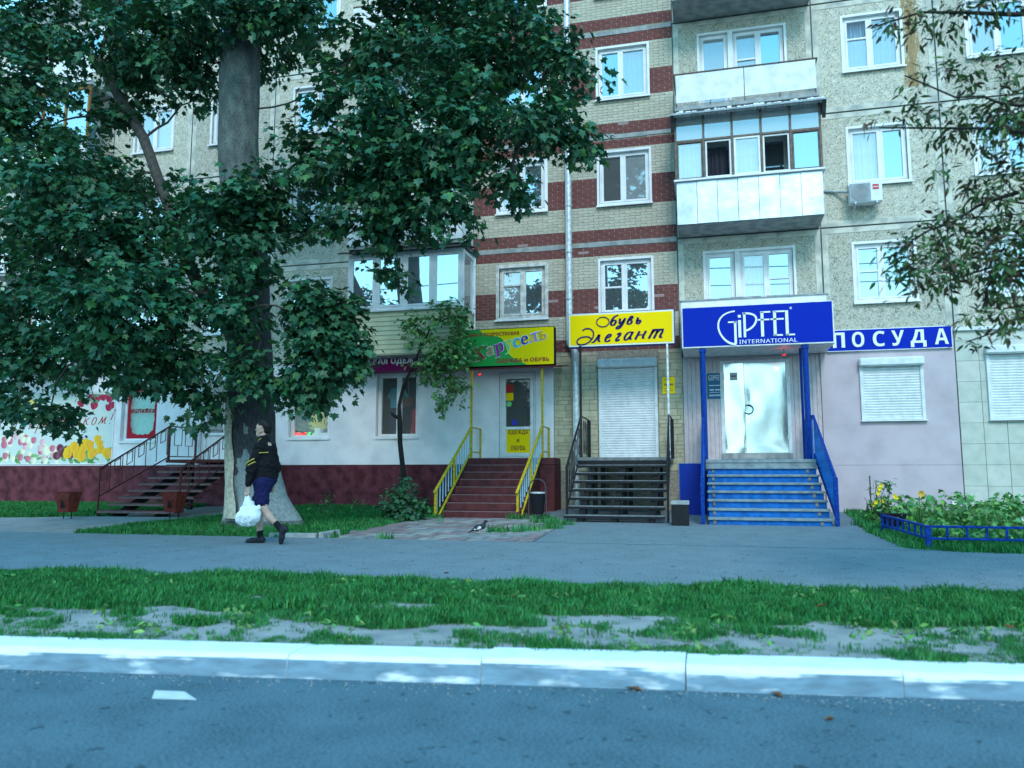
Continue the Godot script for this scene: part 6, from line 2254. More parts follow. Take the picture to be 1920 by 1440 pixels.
# ---------- goods behind the glass ----------
func build_goods() -> void:
	var g: Geo
	# garments hung in the window right of the big tree
	var P := func(list: Array) -> PackedVector2Array:
		var o := PackedVector2Array()
		for q in list: o.append(Vector2(q[0], q[1]))
		return o
	for q in [
		["hanging_shirt", "cloth_teal", [[-8.12, 2.62], [-7.74, 2.62], [-7.73, 2.95], [-7.66, 2.86], [-7.62, 2.92], [-7.76, 3.14], [-7.86, 3.16], [-8.0, 3.16], [-8.1, 3.14], [-8.22, 2.92], [-8.17, 2.86], [-8.12, 2.95]], "teal shirt hanging in the shop window behind the sapling"],
		["hanging_trousers", "cloth_navy", [[-8.14, 1.85], [-7.97, 1.85], [-7.92, 2.3], [-7.87, 1.85], [-7.70, 1.85], [-7.74, 2.60], [-8.10, 2.60]], "dark blue trousers hanging below the teal shirt"],
		["hanging_dress", "cloth_red", [[-7.56, 1.84], [-7.24, 1.84], [-7.27, 2.35], [-7.25, 2.52], [-7.30, 2.58], [-7.46, 2.58], [-7.52, 2.50], [-7.50, 2.30]], "red dress hanging in the right half of the shop window"],
		["handbag", "cloth_brown", [[-7.76, 2.64], [-7.50, 2.64], [-7.47, 2.84], [-7.54, 2.90], [-7.72, 2.90], [-7.79, 2.84]], "brown handbag in the shop window above the red dress"]]:
		var t := thing(q[0], q[3], "clothing" if q[0] != "handbag" else "bag", Vector3(q[2][0][0], q[2][0][1], -0.32))
		g = Geo.new()
		var poly: PackedVector2Array = P.call(q[2])
		g.prism(poly, -0.36, -0.30)
		# soft folds: a raised middle
		var c := Vector2.ZERO
		for p in poly: c += p / poly.size()
		var inner := PackedVector2Array()
		for p in poly: inner.append(c + (p - c) * 0.72)
		g.prism(inner, -0.31, -0.275)
		part(t, "cloth", g, M[q[1]])
		g = Geo.new()
		g.rod(Vector3(c.x, 2.9, -0.33), Vector3(c.x, 3.62, -0.33), 0.004, 4)
		part(t, "hanger_wire", g, M.pipe)
	# yellow bouquet, lit signs and a white box in the middle window
	var r := RandomNumberGenerator.new()
	r.seed = 40
	var b := thing("bouquet", "big yellow bouquet standing in the shop window just right of the tree trunk", "flowers", Vector3(-10.25, 1.85, -0.4))
	g = Geo.new()
	for i in 260:
		var a := r.randf() * TAU
		var d := Vector3(cos(a) * r.randf_range(0.1, 1), r.randf_range(0.2, 1.4), sin(a) * 0.5).normalized()
		var o := Vector3(-10.25, 2.02, -0.42)
		var e := o + d * r.randf_range(0.2, 0.62) * Vector3(0.75, 1.0, 0.45)
		var s := d.cross(Vector3(0, 0, 1)).normalized() * 0.018
		g.quad(o.lerp(e, 0.4) - s, o.lerp(e, 0.4) + s, e + s * 0.6, e - s * 0.6)
	part(b, "petals", g, M.petal_yellow)
	g = Geo.new()
	g.tube([Vector3(-10.25, 1.83, -0.42), Vector3(-10.25, 2.12, -0.42)], [0.10, 0.14], 12)
	part(b, "vase", g, M.sheet_panel)
	b = thing("potted_plant", "bushy green plant in the shop window left of the yellow bouquet", "plant", Vector3(-10.7, 1.85, -0.45))
	g = Geo.new()
	for i in 200:
		var a := r.randf() * TAU
		var d := Vector3(cos(a), r.randf_range(0.1, 1.3), sin(a) * 0.6).normalized()
		var o := Vector3(-10.66, 2.0, -0.5)
		var e := o + d * r.randf_range(0.12, 0.42)
		var s := d.cross(Vector3(0, 0.3, 1)).normalized() * 0.025
		g.quad(o.lerp(e, 0.55) - s * 0.4, o.lerp(e, 0.7) + s, e, o.lerp(e, 0.7) - s)
	part(b, "leaves", g, M.bed_leaf)
	g = Geo.new()
	g.tube([Vector3(-10.66, 1.83, -0.5), Vector3(-10.66, 2.02, -0.5)], [0.09, 0.12], 12)
	part(b, "pot", g, M.cloth_brown)
	for q in [["neon_red", -10.84, -10.50, "red glowing window sign low behind the glass right of the tree trunk"], ["neon_green", -10.48, -10.37, "small green glowing sign beside the red one behind the glass"]]:
		var t := thing("glowing_sign", q[3], "sign", Vector3((q[1] + q[2]) / 2, 1.87, -0.2))
		g = Geo.new()
		g.box(q[1], q[2], 1.875, 2.01, -0.235, -0.215, 0.004)
		part(t, "board", g, M.dark)
		g = Geo.new()
		var x: float = q[1] + 0.015
		var k := 0
		while x < q[2] - 0.02:
			var hh: float = [0.10, 0.08, 0.10, 0.07][k % 4]
			g.box(x, x + 0.014, 1.89, 1.89 + hh, -0.216, -0.208)
			g.box(x, x + 0.036, [1.94, 1.985, 1.89, 1.96][k % 4], [1.952, 1.997, 1.902, 1.972][k % 4], -0.2155, -0.2085)
			x += 0.05
			k += 1
		part(t, "lettering_tube", g, M[q[0]])
		var l := OmniLight3D.new()
		l.name = "sign_light"
		l.light_color = M[q[0]].emission
		l.light_energy = 0.01
		l.light_size = 0.1
		l.omni_range = 5.0
		l.omni_attenuation = 2.0
		l.shadow_enabled = true
		l.position = Vector3(0, 0.07, 0.04)
		t.add_child(l, true)
	g = Geo.new()
	g.box(-10.33, -9.80, 1.87, 1.98, -0.32, -0.20, 0.01)
	single("carton", g, M.sheet_panel, Vector3(-10.06, 1.87, -0.26), "long white carton lying on the inner sill beside the green glowing sign", "box")
	# red thing on the second-floor sill
	g = Geo.new()
	g.tube([Vector3(-1.48, 7.64, -0.22), Vector3(-1.48, 7.66, -0.22), Vector3(-1.48, 7.72, -0.22), Vector3(-1.48, 7.74, -0.22)], [0.04, 0.07, 0.085, 0.08], 14)
	single("dish", g, M.red_label, Vector3(-1.48, 7.64, -0.22), "small red dish on the inner sill of a second-floor window of the brick bay", "dish")

# ---------- leaves ----------
func lobed_leaf(s: float) -> ArrayMesh:       # a five-lobed leaf folded a little along its midrib, tip towards +y, facing +z
	var out := [Vector2(0, -0.5), Vector2(0.16, -0.34), Vector2(0.46, -0.30), Vector2(0.34, -0.06), Vector2(0.52, 0.16), Vector2(0.22, 0.18), Vector2(0.0, 0.62)]
	var g := Geo.new()
	var c := Vector3(0, -0.05 * s, -0.02 * s)
	for side in [1.0, -1.0]:
		for i in out.size() - 1:
			var a: Vector2 = out[i]; var b: Vector2 = out[i + 1]
			var A := Vector3(a.x * side, a.y, 0.16 * absf(a.x) - 0.10 * a.y * a.y) * s
			var B := Vector3(b.x * side, b.y, 0.16 * absf(b.x) - 0.10 * b.y * b.y) * s
			if side > 0: g.tri(c, A, B)
			else: g.tri(c, B, A)
	return g.mesh()

func narrow_leaf(l: float, w: float) -> ArrayMesh:
	var g := Geo.new()
	var p := [Vector3(0, 0, 0), Vector3(w * 0.5, l * 0.35, w * 0.12), Vector3(w * 0.35, l * 0.7, w * 0.02), Vector3(0, l, -w * 0.2), Vector3(-w * 0.35, l * 0.7, w * 0.02), Vector3(-w * 0.5, l * 0.35, w * 0.12)]
	var c := Vector3(0, l * 0.4, -w * 0.06)
	for i in 6: g.tri(c, p[i], p[(i + 1) % 6])
	return g.mesh()

func leaf_basis(r: RandomNumberGenerator, out: Vector3, droop: float, s: float) -> Basis:
	var up := (Vector3(r.randfn() * 0.5, 0.75, r.randfn() * 0.5) + out * 0.65).normalized()
	var tip := (out + Vector3(r.randfn() * 0.7, -droop + r.randfn() * 0.4, r.randfn() * 0.7)).normalized()
	tip = (tip - up * tip.dot(up)).normalized()
	var x := tip.cross(up).normalized()
	return Basis(x * s, tip * s, up * s)

# fills ellipsoids [x, y, z, rx, ry] with sprays of leaves; returns [transforms, colours, twigs]
func fill_crown(blobs: Array, r: RandomNumberGenerator, per_m2: float, per_spray: int, reach: float, depth: float, tint: Callable, droop := 0.55) -> Array:
	var xf := []
	var cols := []
	var tw := []
	for b in blobs:
		var c := Vector3(b[0], b[1], b[2])
		var rad := Vector3(b[3], b[4], minf(depth, (b[3] + b[4]) * 0.62))
		var n := int(per_m2 * b[3] * b[4] * PI * (b[5] if b.size() > 5 else 1.0))
		for i in n:
			var d := Vector3(r.randfn(), r.randfn(), r.randfn()).normalized()
			var k := pow(r.randf(), 0.42)
			var o := c + d * k * rad
			var dir := (d + Vector3(r.randfn(), r.randfn() * 0.5 - 0.25, r.randfn()) * 0.5).normalized()
			tw.append([o - dir * reach * 0.8, o + dir * reach * 0.8])
			var shade := r.randf_range(0.72, 1.28)
			for j in per_spray:
				var t := r.randf_range(-0.8, 1.0)
				var side := Vector3(r.randfn(), r.randfn() * 0.6, r.randfn()) * 0.42 * reach
				var p := o + dir * reach * t + side + Vector3(0, -0.12 * reach, 0)
				var outd := (dir * 0.5 + side.normalized() * 0.8 + d * 0.35).normalized()
				xf.append(Transform3D(leaf_basis(r, outd, droop, r.randf_range(0.45, 1.25)), p))
				cols.append(tint.call(r, shade))
	return [xf, cols, tw]

func twig_xf(tw: Array, th: float) -> Array:
	var o := []
	for t in tw:
		var d: Vector3 = t[1] - t[0]
		var y := d.normalized()
		var x := y.cross(Vector3(0.3, 0.1, 0.9)).normalized()
		o.append(Transform3D(Basis(x * th, d, x.cross(y) * th), t[0]))
	return o

func twig_mesh() -> ArrayMesh:
	var g := Geo.new()
	g.tube([Vector3.ZERO, Vector3(0, 0.5, 0), Vector3(0, 1, 0)], [1.0, 0.8, 0.4], 4, false)
	return g.mesh()

func limb_path(a: Vector3, b: Vector3, sag: float, r: RandomNumberGenerator, n := 7) -> Array:
	var o := []
	var j := Vector3(r.randfn(), r.randfn(), r.randfn()) * 0.08 * a.distance_to(b)
	for i in n + 1:
		var t := float(i) / n
		o.append(a.lerp(b, t) + Vector3(0, sag * sin(PI * t), 0) + j * sin(PI * t) + Vector3(r.randfn(), r.randfn(), r.randfn()) * 0.02 * (1 if i > 0 and i < n else 0))
	return o

func taper(r0: float, r1: float, n: int) -> Array:
	var o := []
	for i in n: o.append(lerpf(r0, r1, pow(float(i) / (n - 1), 0.8)))
	return o

func green_tint(r: RandomNumberGenerator, shade: float) -> Color:
	var k := shade * r.randf_range(0.75, 1.3)
	if r.randf() < 0.05: return Color(k * 2.0, k * 1.5, k * 0.9)
	return Color(k * r.randf_range(0.7, 1.5), k, k * r.randf_range(0.75, 1.35))

func build_big_tree() -> void:
	var r := RandomNumberGenerator.new()
	r.seed = 2024
	var base := Vector3(-8.2, gy(5.6) - 0.1, 5.6)
	var t := thing("broadleaf_tree", "big old broadleaf tree with a thick grey trunk whitewashed at its foot", "tree", base)
	# trunk: rings with an uneven outline, root flare, flutes
	var path := [Vector3(-8.14, -0.30, 5.6), Vector3(-8.20, 0.05, 5.6), Vector3(-8.32, 0.45, 5.6), Vector3(-8.42, 0.95, 5.6), Vector3(-8.50, 1.5, 5.6), Vector3(-8.56, 2.2, 5.6), Vector3(-8.59, 2.9, 5.6), Vector3(-8.65, 3.9, 5.6), Vector3(-8.72, 4.9, 5.6), Vector3(-8.87, 6.0, 5.6), Vector3(-9.03, 7.1, 5.6), Vector3(-9.08, 8.2, 5.6), Vector3(-9.10, 9.1, 5.6), Vector3(-9.11, 10.2, 5.55), Vector3(-9.14, 11.6, 5.5), Vector3(-9.2, 13.2, 5.4)]
	var rad := [0.80, 0.66, 0.56, 0.50, 0.465, 0.445, 0.43, 0.40, 0.385, 0.385, 0.39, 0.395, 0.40, 0.34, 0.26, 0.14]
	var nz := noise(500, 1.0, FastNoiseLite.TYPE_SIMPLEX_SMOOTH, 3)
	var g := Geo.new()
	var sides := 40
	var rows := 90
	var P := []
	for i in rows + 1:
		var f := float(i) / rows * (path.size() - 1)
		var k := mini(int(f), path.size() - 2)
		var c: Vector3 = path[k].lerp(path[k + 1], f - k)
		var rr := lerpf(rad[k], rad[k + 1], f - k)
		var ring := []
		for s in sides + 1:
			var a := TAU * (s % sides) / sides
			var d := Vector3(cos(a), 0, sin(a))
			var low := clampf(1.0 - (c.y + 0.1) / 1.1, 0, 1)
			var flute := 0.13 * low * sin(a * 5.0 + 0.8) + 0.05 * low * sin(a * 9.0)
			# a strong root running out to the right, towards the wall side
			flute += 0.22 * low * low * exp(-pow(angle_difference(a, -0.25) / 0.45, 2))
			var n3 := nz.get_noise_3d(d.x * 1.5, c.y * 0.8, d.z * 1.5) * 0.07 + nz.get_noise_3d(d.x * 7.0, c.y * 1.6, d.z * 7.0) * 0.03 * clampf(1.6 - c.y / 4.0, 0.2, 1)
			# lengthwise cleft beside the stripped strip on the left
			var cleft := -0.10 * exp(-pow(angle_difference(a, 2.55) / 0.09, 2)) * clampf(1.0 - (c.y - 1.6) / 0.6, 0, 1)
			ring.append(c + d * rr * (1.0 + flute + n3 + cleft))
		P.append(ring)
	for i in rows:
		for s in sides:
			var a: Vector3 = P[i][s]; var b: Vector3 = P[i][s + 1]; var c: Vector3 = P[i + 1][s + 1]; var d: Vector3 = P[i + 1][s]
			var N := func(ii: int, ss: int) -> Vector3:
				var e: Vector3 = P[ii][(ss + 1) % sides] - P[ii][(ss + sides - 1) % sides]
				var u: Vector3 = P[mini(ii + 1, rows)][ss % sides] - P[maxi(ii - 1, 0)][ss % sides]
				return u.cross(e).normalized()
			var ua := float(s) / sides; var ub := float(s + 1) / sides
			var na: Vector3 = N.call(i, s); var nb: Vector3 = N.call(i, s + 1); var nc: Vector3 = N.call(i + 1, s + 1); var nd: Vector3 = N.call(i + 1, s)
			g.tri_n(b, a, d, nb, na, nd, Vector2(ub, b.y), Vector2(ua, a.y), Vector2(ua, d.y))
			g.tri_n(b, d, c, nb, nd, nc, Vector2(ub, b.y), Vector2(ua, d.y), Vector2(ub, c.y))
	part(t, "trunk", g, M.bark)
	# stripped strip of pale wood on the left flank
	g = Geo.new()
	for i in 26:
		var y0 := 0.05 + i * 0.095
		var y1 := y0 + 0.095
		var pt := func(y: float, ang: float) -> Vector3:
			var k := 0
			while k < path.size() - 2 and path[k + 1].y < y: k += 1
			var f: float = (y - path[k].y) / (path[k + 1].y - path[k].y)
			var c: Vector3 = path[k].lerp(path[k + 1], f)
			return c + Vector3(cos(ang), 0, sin(ang)) * (lerpf(rad[k], rad[k + 1], f) * 1.045 + 0.01)
		var half := func(y: float) -> float: return (0.30 + 0.04 * sin(y * 7.0)) * clampf((2.55 - y) / 0.7, 0.05, 1.0)
		var m := 6
		for j in m:
			var a0: float = 2.05 + half.call(y0) * (2.0 * j / m - 1.0); var a1: float = 2.05 + half.call(y0) * (2.0 * (j + 1) / m - 1.0)
			var b0: float = 2.05 + half.call(y1) * (2.0 * j / m - 1.0); var b1: float = 2.05 + half.call(y1) * (2.0 * (j + 1) / m - 1.0)
			g.quad(pt.call(y0, a1), pt.call(y0, a0), pt.call(y1, b0), pt.call(y1, b1))
	grain(mat("bare_wood", 0.50, 0.47, 0.38, 0.85), mottle(83, 256, 0.02, 0.75, 1.1, 0.12), 0.7)
	part(t, "bare_strip", g, M.bare_wood, "pale stripped strip of wood on the left flank of the trunk")
	# the big leaning limb and its forks
	g = Geo.new()
	g.tube([Vector3(-8.75, 3.3, 5.6), Vector3(-9.15, 3.9, 5.75), Vector3(-9.67, 4.57, 5.8), Vector3(-10.01, 5.14, 5.8), Vector3(-10.3, 5.83, 5.75), Vector3(-10.88, 7.02, 5.7), Vector3(-11.32, 7.88, 5.6), Vector3(-11.76, 8.52, 5.6), Vector3(-12.36, 9.44, 5.6), Vector3(-12.58, 9.6, 5.6)], [0.17, 0.15, 0.125, 0.115, 0.11, 0.105, 0.105, 0.11, 0.10, 0.085], 12)
	part(t, "limb", g, M.twig)
	for q in [[[-12.5, 9.55, 5.6], [-13.8, 9.98, 5.6], 0.25, 0.07], [[-12.5, 9.5, 5.6], [-12.0, 11.3, 5.7], 0.0, 0.07], [[-12.3, 9.4, 5.6], [-12.7, 10.9, 5.4], 0.0, 0.045], [[-12.2, 10.2, 5.6], [-11.0, 10.5, 5.9], 0.15, 0.035], [[-11.3, 7.9, 5.6], [-10.4, 9.0, 5.3], 0.2, 0.03]]:
		g = Geo.new()
		var pth := limb_path(Vector3(q[0][0], q[0][1], q[0][2]), Vector3(q[1][0], q[1][1], q[1][2]), q[2], r)
		g.tube(pth, taper(q[3], q[3] * 0.3, pth.size()), 8)
		part(t, "limb", g, M.twig)
	# masses of foliage, as [x, y, z, half width, half height]
	var left := [[-14.55, 10.8, 5.5, 1.21, 1.06], [-14.17, 9.1, 6, 1.25, 0.85], [-11.6, 9.79, 6.5, 1.0, 0.6, 0.75], [-13.8, 8.09, 6, 1.11, 0.7], [-12.05, 8.4, 5.5, 0.7, 0.5, 0.7], [-10.36, 9.9, 6, 1.04, 0.91], [-11.86, 9.82, 5, 0.91, 0.8], [-10.33, 9.27, 5.2, 0.52, 0.59], [-12.03, 6.59, 7, 1.35, 0.74], [-12.04, 7.1, 5, 0.94, 0.6], [-13.61, 5.96, 6, 1.07, 0.87], [-11.19, 5.25, 7, 1.28, 0.87], [-10.2, 5.74, 6.2, 1.11, 0.7], [-12.44, 4.19, 7, 1.08, 0.9], [-9.84, 3.73, 8, 1.13, 0.77], [-9.26, 4.01, 7, 0.9, 0.79], [-12.34, 3.05, 7, 1.01, 0.72], [-10.33, 2.95, 7.5, 1.17, 0.58], [-9.3, 2.98, 7, 0.89, 0.6], [-11.34, 2.02, 7.5, 0.33, 0.46, 1.2], [-8.86, 2.25, 6.8, 0.5, 0.38], [-12.76, 2.2, 7, 0.34, 0.34]]
	var mid := [[-8.24, 5.68, 7, 0.89, 0.45, 1.4], [-8.2, 4.83, 7, 0.77, 0.6, 1.3], [-7.61, 2.68, 7.1, 0.42, 0.36, 1.5], [-7.98, 3.65, 7, 0.5, 0.55, 1.0], [-7.74, 5.82, 6.6, 0.6, 0.42], [-8.68, 9.95, 6.3, 1.16, 0.55], [-7.51, 9.94, 6, 0.9, 0.42], [-7.9, 6.16, 6.9, 0.55, 0.26], [-7.35, 5.4, 6, 0.5, 0.4, 0.7]]
	var right := [[-6.7, 8.33, 6.2, 0.4, 0.4, 0.5], [-5.74, 9.02, 6, 1.23, 0.73], [-5.27, 7.1, 7, 1.19, 0.74], [-6.37, 6.52, 6.8, 0.81, 0.6], [-5.05, 5.93, 7, 1.05, 0.72, 1.4], [-4.08, 7.9, 6.5, 1.02, 0.87], [-4.0, 6.39, 7, 0.94, 0.8, 1.3], [-4.18, 5.33, 7, 0.58, 0.5, 1.4], [-5.6, 5.2, 6.6, 0.88, 0.4, 1.5], [-3.13, 8.5, 6, 0.95, 0.68], [-2.82, 7.0, 6.5, 0.88, 0.68], [-2.1, 8.1, 6, 0.6, 0.40], [-3.15, 5.79, 6.5, 0.38, 0.42], [-2.0, 6.75, 6, 0.25, 0.55], [-3.33, 9.41, 6, 1.09, 0.49], [-4.89, 9.75, 6, 1.24, 0.51], [-6.69, 3.67, 6.6, 0.54, 0.48, 3.0], [-6.46, 2.85, 6.6, 0.62, 0.5, 2.8], [-6.96, 2.38, 6.6, 0.52, 0.36, 2.6], [-6.2, 3.38, 6.5, 0.32, 0.48, 2.6], [-5.33, 4.35, 6.6, 0.26, 0.34, 0.7]]
	var all := left + mid + right
	# crown above the picture, so that the light falls on the lower masses as it would
	var above := [[-10.5, 12.2, 5.2, 1.7, 1.2, 0.6], [-8.0, 12.0, 5.6, 1.7, 1.2, 0.6], [-12.8, 12.0, 5.0, 1.4, 1.0, 0.6], [-6.0, 11.3, 5.6, 1.3, 0.9, 0.6], [-9.2, 13.8, 5.2, 1.7, 1.0, 0.6], [-9.5, 11.0, 3.8, 1.4, 0.9, 0.6]]
	# boughs grow from mass to mass: each joins the nearest one that is already carried
	var held := []
	for q in range(7, path.size()): held.append(path[q])
	for q in [Vector3(-10.01, 5.14, 5.8), Vector3(-10.88, 7.02, 5.7), Vector3(-11.76, 8.52, 5.6), Vector3(-12.58, 9.6, 5.6), Vector3(-13.8, 9.98, 5.6)]: held.append(q)
	var todo := all.duplicate()
	todo.sort_custom(func(a, b): return Vector3(a[0] + 8.9, a[1] - 7.0, a[2] - 5.6).length() < Vector3(b[0] + 8.9, b[1] - 7.0, b[2] - 5.6).length())
	for b in todo:
		var to := Vector3(b[0], b[1], b[2])
		var from: Vector3 = held[0]
		for q in held:
			if to.distance_to(q) + 0.5 * maxf(0.0, q.y - to.y) < to.distance_to(from) + 0.5 * maxf(0.0, from.y - to.y): from = q
		held.append(to)
		g = Geo.new()
		var pth := limb_path(from, to, 0.18, r)
		g.tube(pth, taper(0.04 if b[3] > 0.6 else 0.025, 0.012, pth.size()), 6, false)
		part(t, "branch", g, M.twig)
	var f := fill_crown(all + above, r, 15.5, 38, 0.33, 1.0, green_tint, 0.85)
	scatter(t, "crown", lobed_leaf(0.152), M.leaf, local(f[0], base), f[1])
	scatter(t, "twigs", twig_mesh(), M.twig, local(twig_xf(f[2], 0.005), base), [])

func local(xf: Array, o: Vector3) -> Array:
	var out := []
	for q in xf: out.append(Transform3D(q.basis, q.origin - o))
	return out

func build_small_plants() -> void:
	var r := RandomNumberGenerator.new()
	r.seed = 88
	var g := Geo.new()
	# young tree before the white wall
	var base := Vector3(-6.98, gy(1.5), 1.5)
	var t := thing("sapling", "slender young tree with a kinked dark trunk before the white wall", "tree", base)
	g.tube([Vector3(-6.98, -0.1, 1.5), Vector3(-6.99, 0.79, 1.5), Vector3(-7.10, 1.61, 1.5), Vector3(-7.12, 2.12, 1.5), Vector3(-7.14, 2.51, 1.5), Vector3(-7.03, 3.02, 1.5), Vector3(-6.83, 3.41, 1.5), Vector3(-6.63, 3.85, 1.5), Vector3(-6.4, 4.3, 1.5), Vector3(-5.99, 4.67, 1.5)], [0.075, 0.062, 0.06, 0.062, 0.045, 0.036, 0.03, 0.026, 0.018, 0.008], 9)
	part(t, "trunk", g, M.dark_bark)
	g = Geo.new()
	g.tube([Vector3(-7.10, 2.18, 1.5), Vector3(-7.26, 2.27, 1.55), Vector3(-7.31, 2.33, 1.56)], [0.05, 0.04, 0.03], 8)
	part(t, "stub", g, M.dark_bark)
	for q in [[[-7.1, 2.75, 1.5], [-6.58, 3.5, 1.6]], [[-7.1, 2.75, 1.5], [-6.3, 3.45, 1.6]], [[-6.7, 3.7, 1.5], [-5.6, 3.9, 1.6]], [[-6.4, 3.4, 1.55], [-5.75, 2.85, 1.65]], [[-6.6, 3.9, 1.5], [-6.7, 4.5, 1.5]], [[-6.2, 4.5, 1.5], [-5.5, 4.6, 1.3]]]:
		g = Geo.new()
		var pth := limb_path(Vector3(q[0][0], q[0][1], q[0][2]), Vector3(q[1][0], q[1][1], q[1][2]), 0.1, r, 5)
		g.tube(pth, taper(0.022, 0.006, pth.size()), 6, false)
		part(t, "branch", g, M.dark_bark)
	var f := fill_crown([[-6.67, 4.3, 1.5, 0.66, 0.42, 0.7], [-5.99, 4.7, 1.5, 0.55, 0.4, 0.7], [-5.62, 3.86, 1.6, 0.5, 0.5, 1.1], [-5.76, 2.88, 1.6, 0.48, 0.42, 1.1], [-6.3, 3.42, 1.5, 0.55, 0.46, 1.1], [-5.6, 4.45, 1.3, 0.33, 0.4], [-6.95, 4.44, 1.6, 0.24, 0.2, 0.7], [-6.05, 2.45, 1.6, 0.2, 0.18], [-5.95, 3.6, 1.7, 0.5, 0.5]], r, 52.0, 10, 0.17, 0.5, green_tint, 0.8)
	scatter(t, "crown", lobed_leaf(0.105), M.sapling_leaf, local(f[0], base), f[1])
	scatter(t, "twigs", twig_mesh(), M.dark_bark, local(twig_xf(f[2], 0.003), base), [])
	# shrub at the end of the yellow railing
	base = Vector3(-6.0, gy(3.9), 3.9)
	t = thing("shrub", "dense dark green shrub at the foot of the left yellow railing", "shrub", base)
	g = Geo.new()
	for k in 14:
		var a := TAU * k / 14.0
		g.tube(limb_path(base + Vector3(cos(a) * 0.06, -0.03, sin(a) * 0.06), base + Vector3(cos(a) * r.randf_range(0.15, 0.4), r.randf_range(0.4, 0.85), sin(a) * 0.3), 0.05, r, 4), [0.012, 0.01, 0.008, 0.006, 0.004], 5, false)
	part(t, "stem", g, M.twig, "", "stuff")
	f = fill_crown([[-6.05, 0.32, 3.9, 0.34, 0.30], [-5.80, 0.16, 4.0, 0.34, 0.22], [-6.28, 0.14, 3.95, 0.26, 0.20], [-6.0, 0.62, 3.85, 0.18, 0.18], [-6.02, 0.05, 4.1, 0.4, 0.14]], r, 120.0, 10, 0.12, 0.3, green_tint, 0.4)
	scatter(t, "foliage", lobed_leaf(0.10), M.leaf, local(f[0], base), f[1])
	# weeds before the plinth
	for q in [[-8.9, 0.55, 1.6, "tall pale weed nearest the trunk, before the dark red plinth"], [-8.0, 0.42, 1.9, "tall pale weed in the middle of the dark red plinth"], [-8.5, 0.28, 2.6, "low spreading weed before the dark red plinth"], [-7.1, 0.6, 2.2, "thin dry stalk rising between the shrub and the sapling"]]:
		base = Vector3(q[0], gy(q[2]), q[2])
		t = thing("weed", q[3], "weed", base, "weeds before the plinth")
		g = Geo.new()
		for k in 4: g.tube(limb_path(base + Vector3(r.randfn() * 0.03, -0.02, 0), base + Vector3(r.randfn() * 0.12, q[1] * r.randf_range(0.7, 1.2), r.randfn() * 0.1), 0.02, r, 4), [0.006, 0.006, 0.005, 0.004, 0.003], 5, false)
		part(t, "stem", g, M.twig, "", "stuff")
		f = fill_crown([[q[0], gy(q[2]) + q[1] * 0.55, q[2], 0.16, q[1] * 0.45]], r, 70.0, 6, 0.10, 0.15, green_tint, 0.2)
		scatter(t, "foliage", narrow_leaf(0.09, 0.035), M.bed_leaf, local(f[0], base), f[1])
	# flower bed
	base = Vector3(3.02, gy(3.6), 3.6)
	t = thing("flowering_shrub", "bushy plant with bright yellow flowers at the left corner of the flower bed", "shrub", base)
	g = Geo.new()
	for k in 16: g.tube(limb_path(base + Vector3(r.randfn() * 0.06, -0.03, r.randfn() * 0.06), base + Vector3(r.randfn() * 0.16, r.randf_range(0.4, 0.85), r.randfn() * 0.15), 0.03, r, 4), [0.01, 0.009, 0.008, 0.006, 0.004], 5, false)
	g.rod(base + Vector3(-0.16, -0.05, 0.02), base + Vector3(-0.16, 0.92, 0.02), 0.012, 6)
	part(t, "stem", g, M.twig, "", "stuff")
	f = fill_crown([[3.05, 0.30, 3.6, 0.20, 0.36], [3.12, 0.62, 3.6, 0.14, 0.2], [2.88, 0.2, 3.65, 0.18, 0.22], [3.0, 0.0, 3.7, 0.25, 0.12]], r, 75.0, 9, 0.10, 0.22, green_tint, 0.5)
	scatter(t, "foliage", narrow_leaf(0.10, 0.042), M.bed_leaf, local(f[0], base), f[1])
	for q in [[2.98, 0.60, 3.78], [2.95, 0.52, 3.80], [2.90, 0.36, 3.82], [3.0, 0.38, 3.82], [2.86, 0.32, 3.80], [3.26, 0.44, 3.72], [3.02, 0.66, 3.72], [3.24, 0.47, 3.70]]:
		part(t, "flower", flower(Vector3(q[0], q[1], q[2]), 0.045, r), M.petal_yellow)
	base = Vector3(3.62, gy(3.8), 3.8)
	t = thing("lily_plant", "tall orange-yellow flower on a straight stalk above sword-shaped leaves", "flower", base)
	g = Geo.new()
	g.rod(base, base + Vector3(0.0, 0.60, 0), 0.008, 6)
	part(t, "stalk", g, M.bed_leaf)
	part(t, "flower", flower(base + Vector3(0.02, 0.61, 0.03), 0.07, r), M.letter_orange)
	scatter(t, "leaves", narrow_leaf(0.42, 0.04), M.bed_leaf, sword(r, Vector3.ZERO, 26, 0.15), [])
	# the bed's mass of leaves, uncountable
	var xf := []
	var cols := []
	for k in 260:
		var z := r.randf_range(1.4, 7.0)
		var x := r.randf_range(2.95 + 0.18 * maxf(0, 3.6 - z), 9.0)
		var o := Vector3(x, gy(z), z)
		var s := r.randf_range(0.7, 1.35) * (0.7 if z > 5.5 else 1.0)
		var hgt := r.randf_range(0.16, 0.56) * (0.55 if z > 5.5 else 1.0)
		for j in 22:
			var a := r.randf() * TAU
			var out := Vector3(cos(a), 0, sin(a))
			var p := o + out * r.randf_range(0.02, 0.26) * s + Vector3(0, hgt * r.randf_range(0.3, 1.1), 0)
			xf.append(Transform3D(leaf_basis(r, out, 0.3, s * r.randf_range(0.6, 1.3)), p))
			cols.append(green_tint(r, 0.9 + 0.5 * r.randf()))
	scatter(self, "flower_bed_foliage", lobed_leaf(0.095), M.bed_leaf, xf, cols)
	xf = []
	for k in 34:
		var z := r.randf_range(1.2, 5.5)
		var x := r.randf_range(3.9, 8.5)
		xf.append_array(sword(r, Vector3(x, gy(z), z), 14, 0.12))
	scatter(self, "sword_leaves_foliage", narrow_leaf(0.46, 0.035), M.bed_leaf, xf, [])
